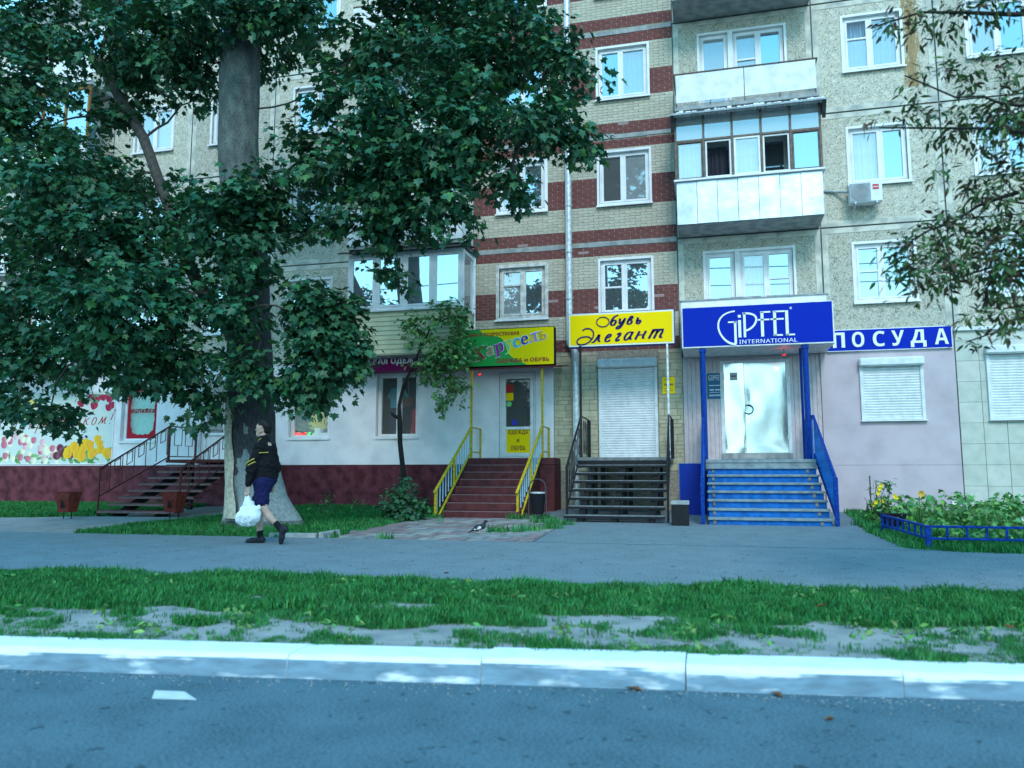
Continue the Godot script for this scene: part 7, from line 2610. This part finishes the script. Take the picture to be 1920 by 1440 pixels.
	for q in [[4.28, 0.36, 3.4, "white flower in the left part of the bed, beside the tall leafy stem"], [5.15, 0.30, 3.2, "white flower farther right in the bed, before the tiles"], [4.95, 0.14, 4.6, "small white flower lowest in the bed, above the blue fence"]]:
		single("white_flower", flower(Vector3(q[0], q[1], q[2]), 0.05, r), M.petal_white, Vector3(q[0], q[1], q[2]), q[3], "flower")

func flower(o: Vector3, s: float, r: RandomNumberGenerator) -> Geo:
	var g := Geo.new()
	for k in 7:
		var a := TAU * k / 7.0 + r.randf() * 0.3
		var d := Vector3(cos(a), sin(a), 0.35).normalized()
		var w := d.cross(Vector3(0, 0, 1)).normalized() * s * 0.38
		var u := d * s
		g.quad(o, o + u * 0.6 - w, o + u + Vector3(0, 0, 0.2 * s), o + u * 0.6 + w)
	return g

func sword(r: RandomNumberGenerator, o: Vector3, n: int, spread: float) -> Array:
	var xf := []
	for k in n:
		var a := r.randf() * TAU
		var out := Vector3(cos(a), 0, sin(a))
		var y := (Vector3.UP + out * r.randf_range(0.1, 0.7)).normalized()
		var x := y.cross(out).normalized()
		if x.length() < 0.5: x = Vector3.RIGHT
		xf.append(Transform3D(Basis(x, y, x.cross(y)).scaled(Vector3.ONE * r.randf_range(0.6, 1.1)), o + out * spread * r.randf() * 0.4))
	return xf

func right_tint(r: RandomNumberGenerator, shade: float) -> Color:
	if r.randf() < 0.36: return Color(1.35, 0.42, 0.75) * shade * r.randf_range(0.6, 1.2)
	return Color(r.randf_range(0.7, 1.2), 1.0, r.randf_range(0.7, 1.2)) * shade

func build_right_tree() -> void:
	# stands on the grass strip just outside the picture; its branches reach in from the right
	var r := RandomNumberGenerator.new()
	r.seed = 404
	var base := Vector3(4.9, gy(12.1), 12.1)
	var t := thing("roadside_tree", "near tree reaching in from the right with narrow leaves and reddish winged seeds", "tree", base)
	var g := Geo.new()
	g.tube([Vector3(4.9, -0.4, 12.1), Vector3(4.88, 0.2, 12.1), Vector3(4.8, 1.5, 12.1), Vector3(4.85, 3.2, 12.1), Vector3(4.75, 5.0, 12.0), Vector3(4.8, 7.0, 12.0)], [0.24, 0.17, 0.15, 0.13, 0.10, 0.05], 14)
	part(t, "trunk", g, M.dark_bark)
	for q in [[[4.85, 2.6, 12.1], [2.25, 3.08, 12.1], 0.15, 0.05], [[2.5, 3.1, 12.1], [1.57, 2.63, 12.2], 0.05, 0.018], [[4.8, 2.0, 12.1], [1.75, 2.32, 12.3], 0.25, 0.045], [[4.85, 3.2, 12.1], [1.5, 3.76, 12.1], 0.1, 0.04], [[4.8, 4.2, 12.0], [1.5, 4.62, 12.2], 0.1, 0.045], [[3.0, 2.2, 12.2], [2.15, 1.98, 12.4], 0.0, 0.015], [[2.9, 3.8, 12.1], [1.7, 4.15, 12.2], 0.05, 0.016], [[3.2, 2.3, 11.9], [2.2, 1.97, 11.6], 0.1, 0.012]]:
		g = Geo.new()
		var pth := limb_path(Vector3(q[0][0], q[0][1], q[0][2]), Vector3(q[1][0], q[1][1], q[1][2]), q[2], r)
		g.tube(pth, taper(q[3], 0.006, pth.size()), 7, false)
		part(t, "branch", g, M.dark_bark)
	var blobs := [[2.43, 3.19, 12.0, 0.30, 0.32], [2.03, 2.75, 12.2, 0.38, 0.24], [2.29, 2.45, 12.3, 0.3, 0.33, 1.7], [1.73, 2.41, 12.4, 0.32, 0.18, 1.7], [1.63, 2.65, 12.2, 0.18, 0.12], [2.19, 3.77, 12, 0.43, 0.2, 0.8], [1.64, 3.84, 12.1, 0.37, 0.07, 0.8], [2.37, 3.66, 12.4, 0.21, 0.26], [2.15, 4.66, 12.2, 0.61, 0.12], [1.7, 4.68, 12.2, 0.22, 0.07], [1.88, 4.14, 12.2, 0.24, 0.14, 0.55], [2.35, 4.17, 12.1, 0.33, 0.14, 0.6], [2.08, 2.05, 12.4, 0.24, 0.07], [2.3, 2.04, 12.4, 0.15, 0.17], [2.22, 1.95, 11.6, 0.07, 0.07], [1.99, 3.29, 12.2, 0.2, 0.09, 0.5], [2.9, 2.8, 12.2, 0.5, 0.6], [3.0, 3.9, 12.1, 0.6, 0.6], [3.8, 3.2, 12.0, 0.7, 0.8], [4.8, 5.0, 12.0, 1.2, 1.2, 0.6], [4.0, 5.0, 12.0, 0.9, 0.6, 0.6], [5.8, 3.8, 12.0, 1.0, 1.2, 0.6], [4.9, 6.6, 12.0, 1.1, 0.9, 0.6]]
	var f := fill_crown(blobs, r, 165.0, 9, 0.10, 0.35, right_tint, 0.45)
	scatter(t, "crown", narrow_leaf(0.085, 0.028), M.right_leaf, local(f[0], base), f[1])
	scatter(t, "twigs", twig_mesh(), M.dark_bark, local(twig_xf(f[2], 0.002), base), [])

func build_far_trees() -> void:
	# across the road behind the camera: mirrored in the window panes
	var r := RandomNumberGenerator.new()
	r.seed = 606
	for q in [[-6.0, 29.0, 24.0, 4.2, 17.5, "tall dark tree across the road, mirrored in the second-floor panes of the brick bay"], [-20.0, 28.0, 10.0, 3.6, 3.2, "broad low tree across the road, mirrored in the panes behind the sapling"], [7.2, 31.0, 6.4, 2.4, 2.0, "small round tree across the road, mirrored in the galvanised door"]]:
		var base := Vector3(q[0], -0.4, q[1])
		var t := thing("street_tree", q[5], "tree", base)
		var g := Geo.new()
		g.tube([base, base + Vector3(0.1, q[2] * 0.4, 0), base + Vector3(-0.1, q[2] * 0.8, 0), base + Vector3(0, q[2], 0)], [0.4, 0.3, 0.16, 0.04], 12)
		part(t, "trunk", g, M.dark_bark)
		var blobs := []
		for k in 16:
			var y := r.randf_range(q[4], q[2] - 0.8)
			var a := r.randf() * TAU
			blobs.append([q[0] + cos(a) * q[3] * r.randf() * 0.8, y, q[1] + sin(a) * q[3] * 0.6 * r.randf(), q[3] * 0.42, q[3] * 0.36])
		var f := fill_crown(blobs, r, 5.0, 10, 0.5, 1.4, green_tint)
		scatter(t, "crown", lobed_leaf(0.34), M.leaf, local(f[0], base), f[1])

	# cables over the far side of the road, seen as dark lines in the panes
	for q in [[12.2, 25.0, "upper overhead cable across the road, mirrored in the first-floor panes"], [11.3, 25.4, "lower overhead cable across the road, mirrored in the first-floor panes"]]:
		var g := Geo.new()
		var pts := []
		for k in 25: pts.append(Vector3(-48.0 + k * 4.0, q[0] - 0.6 * sin(PI * fmod(k, 12.0) / 12.0) + 0.02 * k, q[1]))
		g.tube(pts, [0.03], 5)
		single("overhead_cable", g, M.dark, Vector3(0, q[0], q[1]), q[2], "cable")

# ---------- bodies: tapered capsules joined into one field and meshed as surface nets ----------
func sdf_geo(bones: Array, cell: float, k: float) -> Geo:
	var lo := Vector3(1e9, 1e9, 1e9)
	var hi := -lo
	for b in bones:
		var m := maxf(b[2], b[3]) + k + cell * 2
		var mm := Vector3(m, m, m)
		lo = lo.min(b[0] - mm).min(b[1] - mm)
		hi = hi.max(b[0] + mm).max(b[1] + mm)
	var nx := int((hi.x - lo.x) / cell) + 2
	var ny := int((hi.y - lo.y) / cell) + 2
	var nz := int((hi.z - lo.z) / cell) + 2
	var f := PackedFloat32Array()
	f.resize(nx * ny * nz)
	f.fill(1.0)
	for b in bones:
		var A: Vector3 = b[0]; var B: Vector3 = b[1]
		var ra: float = b[2]; var rb: float = b[3]
		var sq: Vector3 = b[4] if b.size() > 4 else Vector3.ONE      # squash of the round section, per axis
		var m := maxf(ra, rb) * maxf(1.0 / minf(sq.x, minf(sq.y, sq.z)), 1.0) + k + cell * 2
		var l := ((A.min(B) - Vector3(m, m, m)) - lo) / cell
		var h := ((A.max(B) + Vector3(m, m, m)) - lo) / cell
		var ab := (B - A) * sq
		var d2 := maxf(ab.length_squared(), 1e-9)
		for z in range(maxi(0, int(l.z)), mini(nz, int(h.z) + 2)):
			for y in range(maxi(0, int(l.y)), mini(ny, int(h.y) + 2)):
				var row := (z * ny + y) * nx
				for x in range(maxi(0, int(l.x)), mini(nx, int(h.x) + 2)):
					var p := (lo + Vector3(x, y, z) * cell - A) * sq
					var t := clampf(p.dot(ab) / d2, 0.0, 1.0)
					var d := (p - ab * t).length() - lerpf(ra, rb, t)
					var o := f[row + x]
					var e := maxf(k - absf(o - d), 0.0) / k
					f[row + x] = minf(o, d) - e * e * k * 0.25
	var idx := {}
	var vs := PackedVector3Array()
	var ns := PackedVector3Array()
	var sx := 1; var sy := nx; var sz := nx * ny
	var off := [0, sx, sy, sx + sy, sz, sx + sz, sy + sz, sx + sy + sz]
	var edges := [[0, 1], [2, 3], [4, 5], [6, 7], [0, 2], [1, 3], [4, 6], [5, 7], [0, 4], [1, 5], [2, 6], [3, 7]]
	for z in nz - 1:
		for y in ny - 1:
			for x in nx - 1:
				var i := (z * ny + y) * nx + x
				var inside := 0
				for q in 8:
					if f[i + off[q]] < 0.0: inside += 1
				if inside == 0 or inside == 8: continue
				var s := Vector3.ZERO
				var n := 0
				for e in edges:
					var a := f[i + off[e[0]]]; var b := f[i + off[e[1]]]
					if (a < 0.0) != (b < 0.0):
						var t := a / (a - b)
						var pa := Vector3(e[0] & 1, (e[0] >> 1) & 1, e[0] >> 2); var pb := Vector3(e[1] & 1, (e[1] >> 1) & 1, e[1] >> 2)
						s += pa.lerp(pb, t); n += 1
				idx[i] = vs.size()
				vs.push_back(lo + (Vector3(x, y, z) + s / n) * cell)
				var gx := f[i + 1] + f[i + 1 + sy] + f[i + 1 + sz] + f[i + 1 + sy + sz] - f[i] - f[i + sy] - f[i + sz] - f[i + sy + sz]
				var gy_ := f[i + sy] + f[i + sy + 1] + f[i + sy + sz] + f[i + sy + sz + 1] - f[i] - f[i + 1] - f[i + sz] - f[i + sz + 1]
				var gz := f[i + sz] + f[i + sz + 1] + f[i + sz + sy] + f[i + sz + sy + 1] - f[i] - f[i + 1] - f[i + sy] - f[i + sy + 1]
				ns.push_back(Vector3(gx, gy_, gz).normalized())
	var g := Geo.new()
	var emit := func(a: int, b: int, c: int, d: int, flip: bool) -> void:
		if not (idx.has(a) and idx.has(b) and idx.has(c) and idx.has(d)): return
		var q := [idx[a], idx[b], idx[c], idx[d]]
		if flip: q.reverse()
		for tr in [[0, 1, 2], [0, 2, 3]]:
			var v := [vs[q[tr[0]]], vs[q[tr[1]]], vs[q[tr[2]]]]
			g.tri_n(v[0], v[1], v[2], ns[q[tr[0]]], ns[q[tr[1]]], ns[q[tr[2]]], Vector2(v[0].x, v[0].y), Vector2(v[1].x, v[1].y), Vector2(v[2].x, v[2].y))
	for i in idx.keys():
		var a := f[i]
		# the three edges leaving the low corner of this cell
		if (a < 0.0) != (f[i + sx] < 0.0): emit.call(i - sy - sz, i - sz, i, i - sy, a >= 0.0)
		if (a < 0.0) != (f[i + sy] < 0.0): emit.call(i - sx - sz, i - sx, i, i - sz, a >= 0.0)
		if (a < 0.0) != (f[i + sz] < 0.0): emit.call(i - sx - sy, i - sy, i, i - sx, a >= 0.0)
	return g

# cloth creases: the surface pushed in and out along slanting ridges, its normals following
func folds(g: Geo, freq: float, amp: float) -> Geo:
	var nz := noise(710, 1.0, FastNoiseLite.TYPE_SIMPLEX_SMOOTH, 2)
	var h := func(p: Vector3) -> float: return amp * (1.0 - 2.2 * absf(nz.get_noise_3d((p.x + p.y * 0.5) * freq, (p.y - p.x * 0.4) * freq * 1.6, p.z * freq)))
	var e := 0.006
	for i in g.v.size():
		var p := g.v[i]
		var n := g.n[i]
		var d := Vector3(h.call(p + Vector3(e, 0, 0)) - h.call(p - Vector3(e, 0, 0)), h.call(p + Vector3(0, e, 0)) - h.call(p - Vector3(0, e, 0)), h.call(p + Vector3(0, 0, e)) - h.call(p - Vector3(0, 0, e))) / (2.0 * e)
		g.v[i] = p + n * h.call(p)
		g.n[i] = (n - (d - n * n.dot(d))).normalized()
	return g

func build_person() -> void:
	var o := Vector3(-6.48, gy(8.42) + 0.03, 8.42)
	var t := thing("person", "person in a dark jacket and blue shorts walking left past the big tree", "person", o)
	var zc := 8.42
	var V := func(x: float, y: float, dz: float) -> Vector3: return Vector3(x, y, zc + dz)
	# skin: head, neck, hands, legs in one body
	var head := Vector3(-6.535, 1.475, zc - 0.01)
	var b := []
	b.append([V.call(-6.525, 1.545, -0.01), V.call(-6.525, 1.545, -0.01), 0.085, 0.085, Vector3(0.98, 0.9, 1.22)])
	b.append([V.call(-6.565, 1.470, -0.012), V.call(-6.585, 1.450, -0.012), 0.056, 0.045, Vector3(1, 1, 1.05)])
	b.append([V.call(-6.52, 1.46, -0.01), V.call(-6.485, 1.32, -0.005), 0.052, 0.056])
	b.append([V.call(-6.46, 1.25, 0), V.call(-6.45, 0.75, 0), 0.10, 0.10])        # trunk under the clothes
	b.append([V.call(-6.46, 1.24, -0.12), V.call(-6.46, 1.24, 0.12), 0.06, 0.06])
	# near arm hangs a little forward, elbow slightly bent, hand holding the bag
	b.append([V.call(-6.465, 1.235, 0.165), V.call(-6.555, 0.935, 0.215), 0.05, 0.042])
	b.append([V.call(-6.555, 0.935, 0.215), V.call(-6.585, 0.685, 0.22), 0.042, 0.029])
	b.append([V.call(-6.585, 0.685, 0.22), V.call(-6.592, 0.605, 0.22), 0.034, 0.036, Vector3(1, 1, 1.35)])
	# far arm swings back behind the body
	b.append([V.call(-6.455, 1.235, -0.165), V.call(-6.39, 0.95, -0.20), 0.05, 0.042])
	b.append([V.call(-6.39, 0.95, -0.20), V.call(-6.43, 0.70, -0.20), 0.042, 0.029])
	b.append([V.call(-6.43, 0.70, -0.20), V.call(-6.44, 0.60, -0.20), 0.034, 0.036, Vector3(1, 1, 1.35)])
	# front leg (far side) planted, rear leg (near side) pushing off
	b.append([V.call(-6.47, 0.74, -0.085), V.call(-6.575, 0.335, -0.085), 0.085, 0.058])
	b.append([V.call(-6.575, 0.335, -0.085), V.call(-6.57, 0.12, -0.085), 0.056, 0.056])
	b.append([V.call(-6.57, 0.12, -0.085), V.call(-6.545, -0.08, -0.085), 0.056, 0.036])
	b.append([V.call(-6.45, 0.74, 0.085), V.call(-6.40, 0.345, 0.085), 0.085, 0.058])
	b.append([V.call(-6.40, 0.345, 0.085), V.call(-6.29, 0.215, 0.085), 0.054, 0.056])
	b.append([V.call(-6.29, 0.215, 0.085), V.call(-6.145, 0.09, 0.085), 0.054, 0.036])
	part(t, "body", sdf_geo(b, 0.014, 0.03), M.skin)
	# finer features of the head as part of the skin: brow, nose, lips, jaw, ear
	var h := []
	h.append([V.call(-6.520, 1.552, -0.01), V.call(-6.520, 1.552, -0.01), 0.100, 0.100, Vector3(0.97, 0.92, 1.26)])
	h.append([V.call(-6.560, 1.500, -0.01), V.call(-6.575, 1.462, -0.01), 0.058, 0.042, Vector3(1, 1, 1.05)])
	h.append([V.call(-6.606, 1.568, -0.042), V.call(-6.606, 1.568, 0.022), 0.011, 0.011])
	h.append([V.call(-6.612, 1.552, -0.010), V.call(-6.636, 1.518, -0.010), 0.009, 0.014])
	h.append([V.call(-6.606, 1.487, -0.030), V.call(-6.606, 1.487, 0.010), 0.012, 0.012])
	h.append([V.call(-6.602, 1.473, -0.026), V.call(-6.602, 1.473, 0.006), 0.012, 0.012])
	h.append([V.call(-6.592, 1.443, -0.022), V.call(-6.592, 1.443, 0.002), 0.022, 0.022])
	h.append([V.call(-6.585, 1.447, 0.0), V.call(-6.510, 1.495, 0.050), 0.024, 0.024])
	h.append([V.call(-6.585, 1.447, -0.02), V.call(-6.510, 1.495, -0.070), 0.024, 0.024])
	h.append([V.call(-6.505, 1.556, 0.074), V.call(-6.508, 1.520, 0.070), 0.020, 0.012, Vector3(1, 1, 1.9)])
	h.append([V.call(-6.505, 1.556, -0.094), V.call(-6.508, 1.520, -0.090), 0.020, 0.012, Vector3(1, 1, 1.9)])
	h.append([V.call(-6.512, 1.480, -0.01), V.call(-6.498, 1.390, -0.008), 0.056, 0.054])
	part(t, "head", sdf_geo(h, 0.0065, 0.014), M.skin)
	for e in [0.026, -0.046]:
		part(t, "eye", sdf_geo([[V.call(-6.604, 1.549, e), V.call(-6.602, 1.549, e + 0.006), 0.0085, 0.0085, Vector3(1, 1.5, 1)]], 0.003, 0.004), M.hair)
	# hand: four curled fingers and a thumb round the bag's handles
	h = []
	var hb := Vector3(-6.592, 0.612, zc + 0.22)
	h.append([hb + Vector3(0, 0.04, 0), hb + Vector3(0, -0.015, 0), 0.028, 0.034, Vector3(1, 1, 1.5)])
	for i in 4:
		var x := -0.033 + i * 0.021
		var len_: float = [0.92, 1.0, 0.97, 0.8][i]
		var k0 := hb + Vector3(x, -0.025, 0.010)
		var k1 := k0 + Vector3(0, -0.038 * len_, 0.012)
		var k2 := k1 + Vector3(0, -0.016 * len_, -0.024)
		var k3 := k2 + Vector3(0, 0.014, -0.018)
		h.append([k0, k1, 0.0095, 0.009]); h.append([k1, k2, 0.009, 0.0085]); h.append([k2, k3, 0.0085, 0.008])
	h.append([hb + Vector3(-0.03, 0.0, 0.0), hb + Vector3(-0.045, -0.03, -0.008), 0.011, 0.0095]); h.append([hb + Vector3(-0.045, -0.03, -0.008), hb + Vector3(-0.035, -0.058, -0.018), 0.0095, 0.0085])
	part(t, "hand", sdf_geo(h, 0.0045, 0.008), M.skin)
	h = []
	# short dark hair, cropped at the nape
	h.append([V.call(-6.502, 1.592, -0.01), V.call(-6.502, 1.592, -0.01), 0.098, 0.098, Vector3(0.98, 1.12, 1.18)])
	h.append([V.call(-6.575, 1.632, -0.01), V.call(-6.53, 1.645, -0.01), 0.026, 0.034, Vector3(1, 1, 0.6)])
	h.append([V.call(-6.440, 1.56, -0.01), V.call(-6.445, 1.50, -0.01), 0.062, 0.048, Vector3(1, 1, 0.72)])
	part(t, "hair", sdf_geo(h, 0.0075, 0.02), M.hair)
	# jacket: loose, hip length, high collar
	var j := []
	j.append([V.call(-6.47, 1.20, 0), V.call(-6.455, 0.98, 0), 0.118, 0.132, Vector3(1.06, 1, 0.82)])
	j.append([V.call(-6.455, 0.98, 0), V.call(-6.46, 0.80, 0), 0.132, 0.148, Vector3(1.0, 1, 0.84)])
	j.append([V.call(-6.47, 1.245, -0.13), V.call(-6.47, 1.245, 0.13), 0.076, 0.076])
	j.append([V.call(-6.49, 1.30, -0.01), V.call(-6.50, 1.385, -0.01), 0.080, 0.070])
	j.append([V.call(-6.40, 1.20, 0.0), V.call(-6.375, 1.0, 0.0), 0.058, 0.062, Vector3(1, 1, 0.6)])
	j.append([V.call(-6.475, 1.225, 0.165), V.call(-6.555, 0.935, 0.215), 0.072, 0.063])
	j.append([V.call(-6.555, 0.935, 0.215), V.call(-6.585, 0.70, 0.22), 0.062, 0.044])
	j.append([V.call(-6.455, 1.225, -0.165), V.call(-6.39, 0.95, -0.20), 0.072, 0.063])
	j.append([V.call(-6.39, 0.95, -0.20), V.call(-6.43, 0.71, -0.20), 0.062, 0.044])
	var jk := part(t, "jacket", folds(sdf_geo(j, 0.013, 0.05), 5.0, 0.010), M.jacket)
	var g := Geo.new()
	# yellow stripes round the sleeve and along the shoulder and collar
	for e in [[0.40, 0.0], [0.40, 0.034]]:
		var pts := []
		for q in 13:
			var a := PI * q / 12.0 - 0.35
			var c := Vector3(-6.548, 0.985 + e[1] * 1.5, zc + 0.207)
			pts.append(c + Vector3(-cos(a) * 0.076, 0.045 * -cos(a), sin(a) * 0.074 + 0.004))
		g.tube(pts, [0.0085], 5, false)
	g.tube([V.call(-6.56, 1.335, 0.045), V.call(-6.535, 1.36, 0.07), V.call(-6.49, 1.385, 0.075)], [0.006], 5, false)
	g.tube([V.call(-6.43, 1.16, 0.225), V.call(-6.38, 1.165, 0.185), V.call(-6.33, 1.17, 0.13)], [0.006], 5, false)
	part(jk, "stripe", g, M.stripe)
	# shorts, wide legs to the knee
	var s := []
	s.append([V.call(-6.45, 0.80, -0.03), V.call(-6.45, 0.72, 0.03), 0.132, 0.138, Vector3(1, 1, 0.85)])
	s.append([V.call(-6.47, 0.72, -0.085), V.call(-6.585, 0.47, -0.085), 0.108, 0.104])
	s.append([V.call(-6.45, 0.72, 0.085), V.call(-6.43, 0.45, 0.085), 0.108, 0.10])
	part(t, "shorts", folds(sdf_geo(s, 0.013, 0.04), 6.0, 0.009), M.shorts)
	var k := []
	k.append([V.call(-6.552, -0.01, -0.085), V.call(-6.54, -0.12, -0.085), 0.045, 0.044])
	part(t, "sock", sdf_geo(k, 0.008, 0.01), M.sock)
	k = [[V.call(-6.185, 0.125, 0.085), V.call(-6.11, 0.045, 0.085), 0.045, 0.044]]
	part(t, "sock", sdf_geo(k, 0.008, 0.01), M.sock)
	# trainers: one flat on the ground, one on its toe
	var shoe := func(heel: Vector3, toe: Vector3, upv: Vector3) -> Geo:
		var d := (toe - heel)
		var q := []
		q.append([heel + upv * 0.048, heel + d * 0.25 + upv * 0.055, 0.043, 0.045])
		q.append([heel + d * 0.22 + upv * 0.045, heel + d * 0.66 + upv * 0.032, 0.044, 0.040])
		q.append([heel + d * 0.66 + upv * 0.032, heel + d * 0.92 + upv * 0.026, 0.041, 0.030])
		q.append([heel + d * 0.10 + upv * 0.085, heel + d * 0.18 + upv * 0.095, 0.040, 0.042])
		q.append([heel + d * 0.02 + upv * 0.012, heel + d * 0.96 + upv * 0.012, 0.022, 0.022, Vector3(1, 1, 0.6)])
		return sdf_geo(q, 0.008, 0.016)
	part(t, "shoe", shoe.call(V.call(-6.50, -0.178, -0.085), V.call(-6.775, -0.178, -0.09), Vector3.UP), M.shoe)
	var up2 := Vector3(0.93, 0.37, 0).normalized()
	part(t, "shoe", shoe.call(V.call(-6.07, 0.085, 0.085) - up2 * 0.05, V.call(-6.115, -0.165, 0.085) - up2 * 0.0, -Vector3(0.98, 0.18, 0).normalized() * -1.0), M.shoe)
	# the white carrier bag in the hand is a thing of its own
	var bg := thing("carrier_bag", "full white plastic carrier bag hanging from the walking person's hand", "bag", Vector3(-6.58, 0.14, zc + 0.22))
	var q := []
	q.append([V.call(-6.575, 0.30, 0.22), V.call(-6.575, 0.25, 0.22), 0.12, 0.165, Vector3(0.95, 1, 1.35)])
	q.append([V.call(-6.66, 0.21, 0.225), V.call(-6.50, 0.25, 0.215), 0.085, 0.11, Vector3(1, 1, 1.0)])
	q.append([V.call(-6.69, 0.175, 0.23), V.call(-6.56, 0.165, 0.21), 0.05, 0.055])
	q.append([V.call(-6.575, 0.42, 0.22), V.call(-6.585, 0.50, 0.22), 0.07, 0.03])
	q.append([V.call(-6.46, 0.33, 0.2), V.call(-6.42, 0.36, 0.2), 0.05, 0.03])
	var bag := sdf_geo(q, 0.011, 0.05)
	# crumples: push the skin in and out along its normal
	var nz := noise(700, 9.0, FastNoiseLite.TYPE_SIMPLEX_SMOOTH, 3)
	for i in bag.v.size():
		var p := bag.v[i]
		bag.v[i] = p + bag.n[i] * (0.035 * (absf(nz.get_noise_3d(p.x, p.y * 0.6, p.z)) - 0.16))
	for i in range(0, bag.v.size(), 3):
		var fn := (bag.v[i + 2] - bag.v[i]).cross(bag.v[i + 1] - bag.v[i]).normalized()
		if fn.dot(bag.n[i]) < 0: fn = -fn
		for e in 3: bag.n[i + e] = (bag.n[i + e] * 0.25 + fn).normalized()
	part(bg, "sack", bag, M.plastic_bag)
	g = Geo.new()
	for e in [-1.0, 1.0]:
		g.tube([V.call(-6.585 + 0.035 * e, 0.44, 0.235), V.call(-6.59 + 0.03 * e, 0.50, 0.23), V.call(-6.592 + 0.012 * e, 0.556, 0.226), V.call(-6.592, 0.568, 0.215), V.call(-6.59 + 0.02 * e, 0.50, 0.21)], [0.016, 0.013, 0.008, 0.008, 0.012], 6, false)
	part(bg, "handle", g, M.plastic_bag)

func build_pigeon() -> void:
	var o := Vector3(-3.68, gy(6.4) + 0.03, 6.4)
	var t := thing("pigeon", "dark pigeon with a white wing patch standing on the paving before the red steps", "bird", o)
	var V := func(x: float, y: float, z: float) -> Vector3: return o + Vector3(x, y, z)
	var b := []
	b.append([V.call(0.055, 0.125, 0), V.call(-0.04, 0.10, 0), 0.047, 0.05, Vector3(1, 1, 1.05)])
	b.append([V.call(-0.04, 0.10, 0), V.call(-0.125, 0.055, 0), 0.045, 0.014, Vector3(1, 1, 0.9)])
	b.append([V.call(-0.11, 0.06, 0), V.call(-0.185, 0.025, 0), 0.016, 0.010, Vector3(1, 1, 0.45)])
	b.append([V.call(0.07, 0.145, 0), V.call(0.10, 0.20, 0), 0.034, 0.022])
	b.append([V.call(0.105, 0.212, 0), V.call(0.112, 0.212, 0), 0.024, 0.022])
	b.append([V.call(0.125, 0.208, 0), V.call(0.152, 0.200, 0), 0.008, 0.003])
	part(t, "body", sdf_geo(b, 0.007, 0.02), M.feather_dark)
	b = [[V.call(0.02, 0.105, 0.043), V.call(-0.075, 0.075, 0.040), 0.026, 0.012, Vector3(1, 1, 2.2)]]
	part(t, "wing_patch", sdf_geo(b, 0.006, 0.01), M.feather_white)
	var g := Geo.new()
	for s in [-0.02, 0.02]:
		g.tube([V.call(0.01, 0.08, s), V.call(0.015, 0.035, s), V.call(0.01, 0.004, s)], [0.008, 0.004, 0.004], 6)
		for a in [-0.5, 0.0, 0.5]: g.rod(V.call(0.01, 0.004, s), V.call(0.01 + 0.03 * cos(a), 0.003, s + 0.03 * sin(a)), 0.003, 5)
	part(t, "legs", g, M.letter_pink)

func _ready() -> void:
	# camera
	var cam := Camera3D.new()
	cam.name = "camera"
	cam.fov = 52.43
	cam.near = 0.1
	cam.far = 1200.0
	cam.position = CAM
	cam.rotation = Vector3(deg_to_rad(6.7386), deg_to_rad(13.9445), deg_to_rad(0.034))
	var lens_ := CameraAttributesPhysical.new()
	lens_.frustum_focal_length = 35.0 / 2.0 / tan(deg_to_rad(52.428 / 2.0))
	lens_.frustum_focus_distance = 17.5
	lens_.frustum_near = 0.1
	lens_.frustum_far = 1200.0
	lens_.exposure_aperture = 1.9
	cam.attributes = lens_
	add_child(cam, true)
	cam.fov = 52.428
	cam.current = true
	# evening sky: pale towards the horizon, clear blue-green higher up
	var sky := ProceduralSkyMaterial.new()
	sky.sky_top_color = Color(0.14, 0.53, 0.71)
	sky.sky_horizon_color = Color(0.77, 0.97, 1.0)
	sky.sky_curve = 0.22
	sky.sky_energy_multiplier = 1.0
	sky.ground_bottom_color = Color(0.15, 0.19, 0.22)
	sky.ground_horizon_color = Color(0.5, 0.62, 0.66)
	sky.sun_angle_max = 1.0
	var env := Environment.new()
	env.background_mode = Environment.BG_SKY
	env.sky = Sky.new()
	env.sky.sky_material = sky
	env.background_energy_multiplier = 1.0
	env.tonemap_mode = Environment.TONE_MAPPER_LINEAR
	env.tonemap_exposure = 3.6
	env.sdfgi_enabled = true
	env.ssao_enabled = true
	env.ssil_enabled = true
	var we := WorldEnvironment.new()
	we.name = "world_environment"
	we.environment = env
	add_child(we, true)
	var sun := DirectionalLight3D.new()
	sun.name = "sun"
	sun.sky_mode = DirectionalLight3D.SKY_MODE_LIGHT_ONLY
	sun.light_energy = 0.23
	sun.light_color = Color(0.93, 0.94, 0.94)
	sun.light_angular_distance = 18.0
	sun.shadow_enabled = true
	sun.rotation = Vector3(deg_to_rad(-42), deg_to_rad(14), 0)
	add_child(sun, true)
	make_materials()
	build_ground()
	build_structure()
	build_balconies()
	build_shop_walls()
	build_signs()
	build_stairs()
	build_fittings()
	build_goods()
	build_big_tree()
	build_right_tree()
	build_far_trees()
	build_small_plants()
	build_grass()
	build_person()
	build_pigeon()
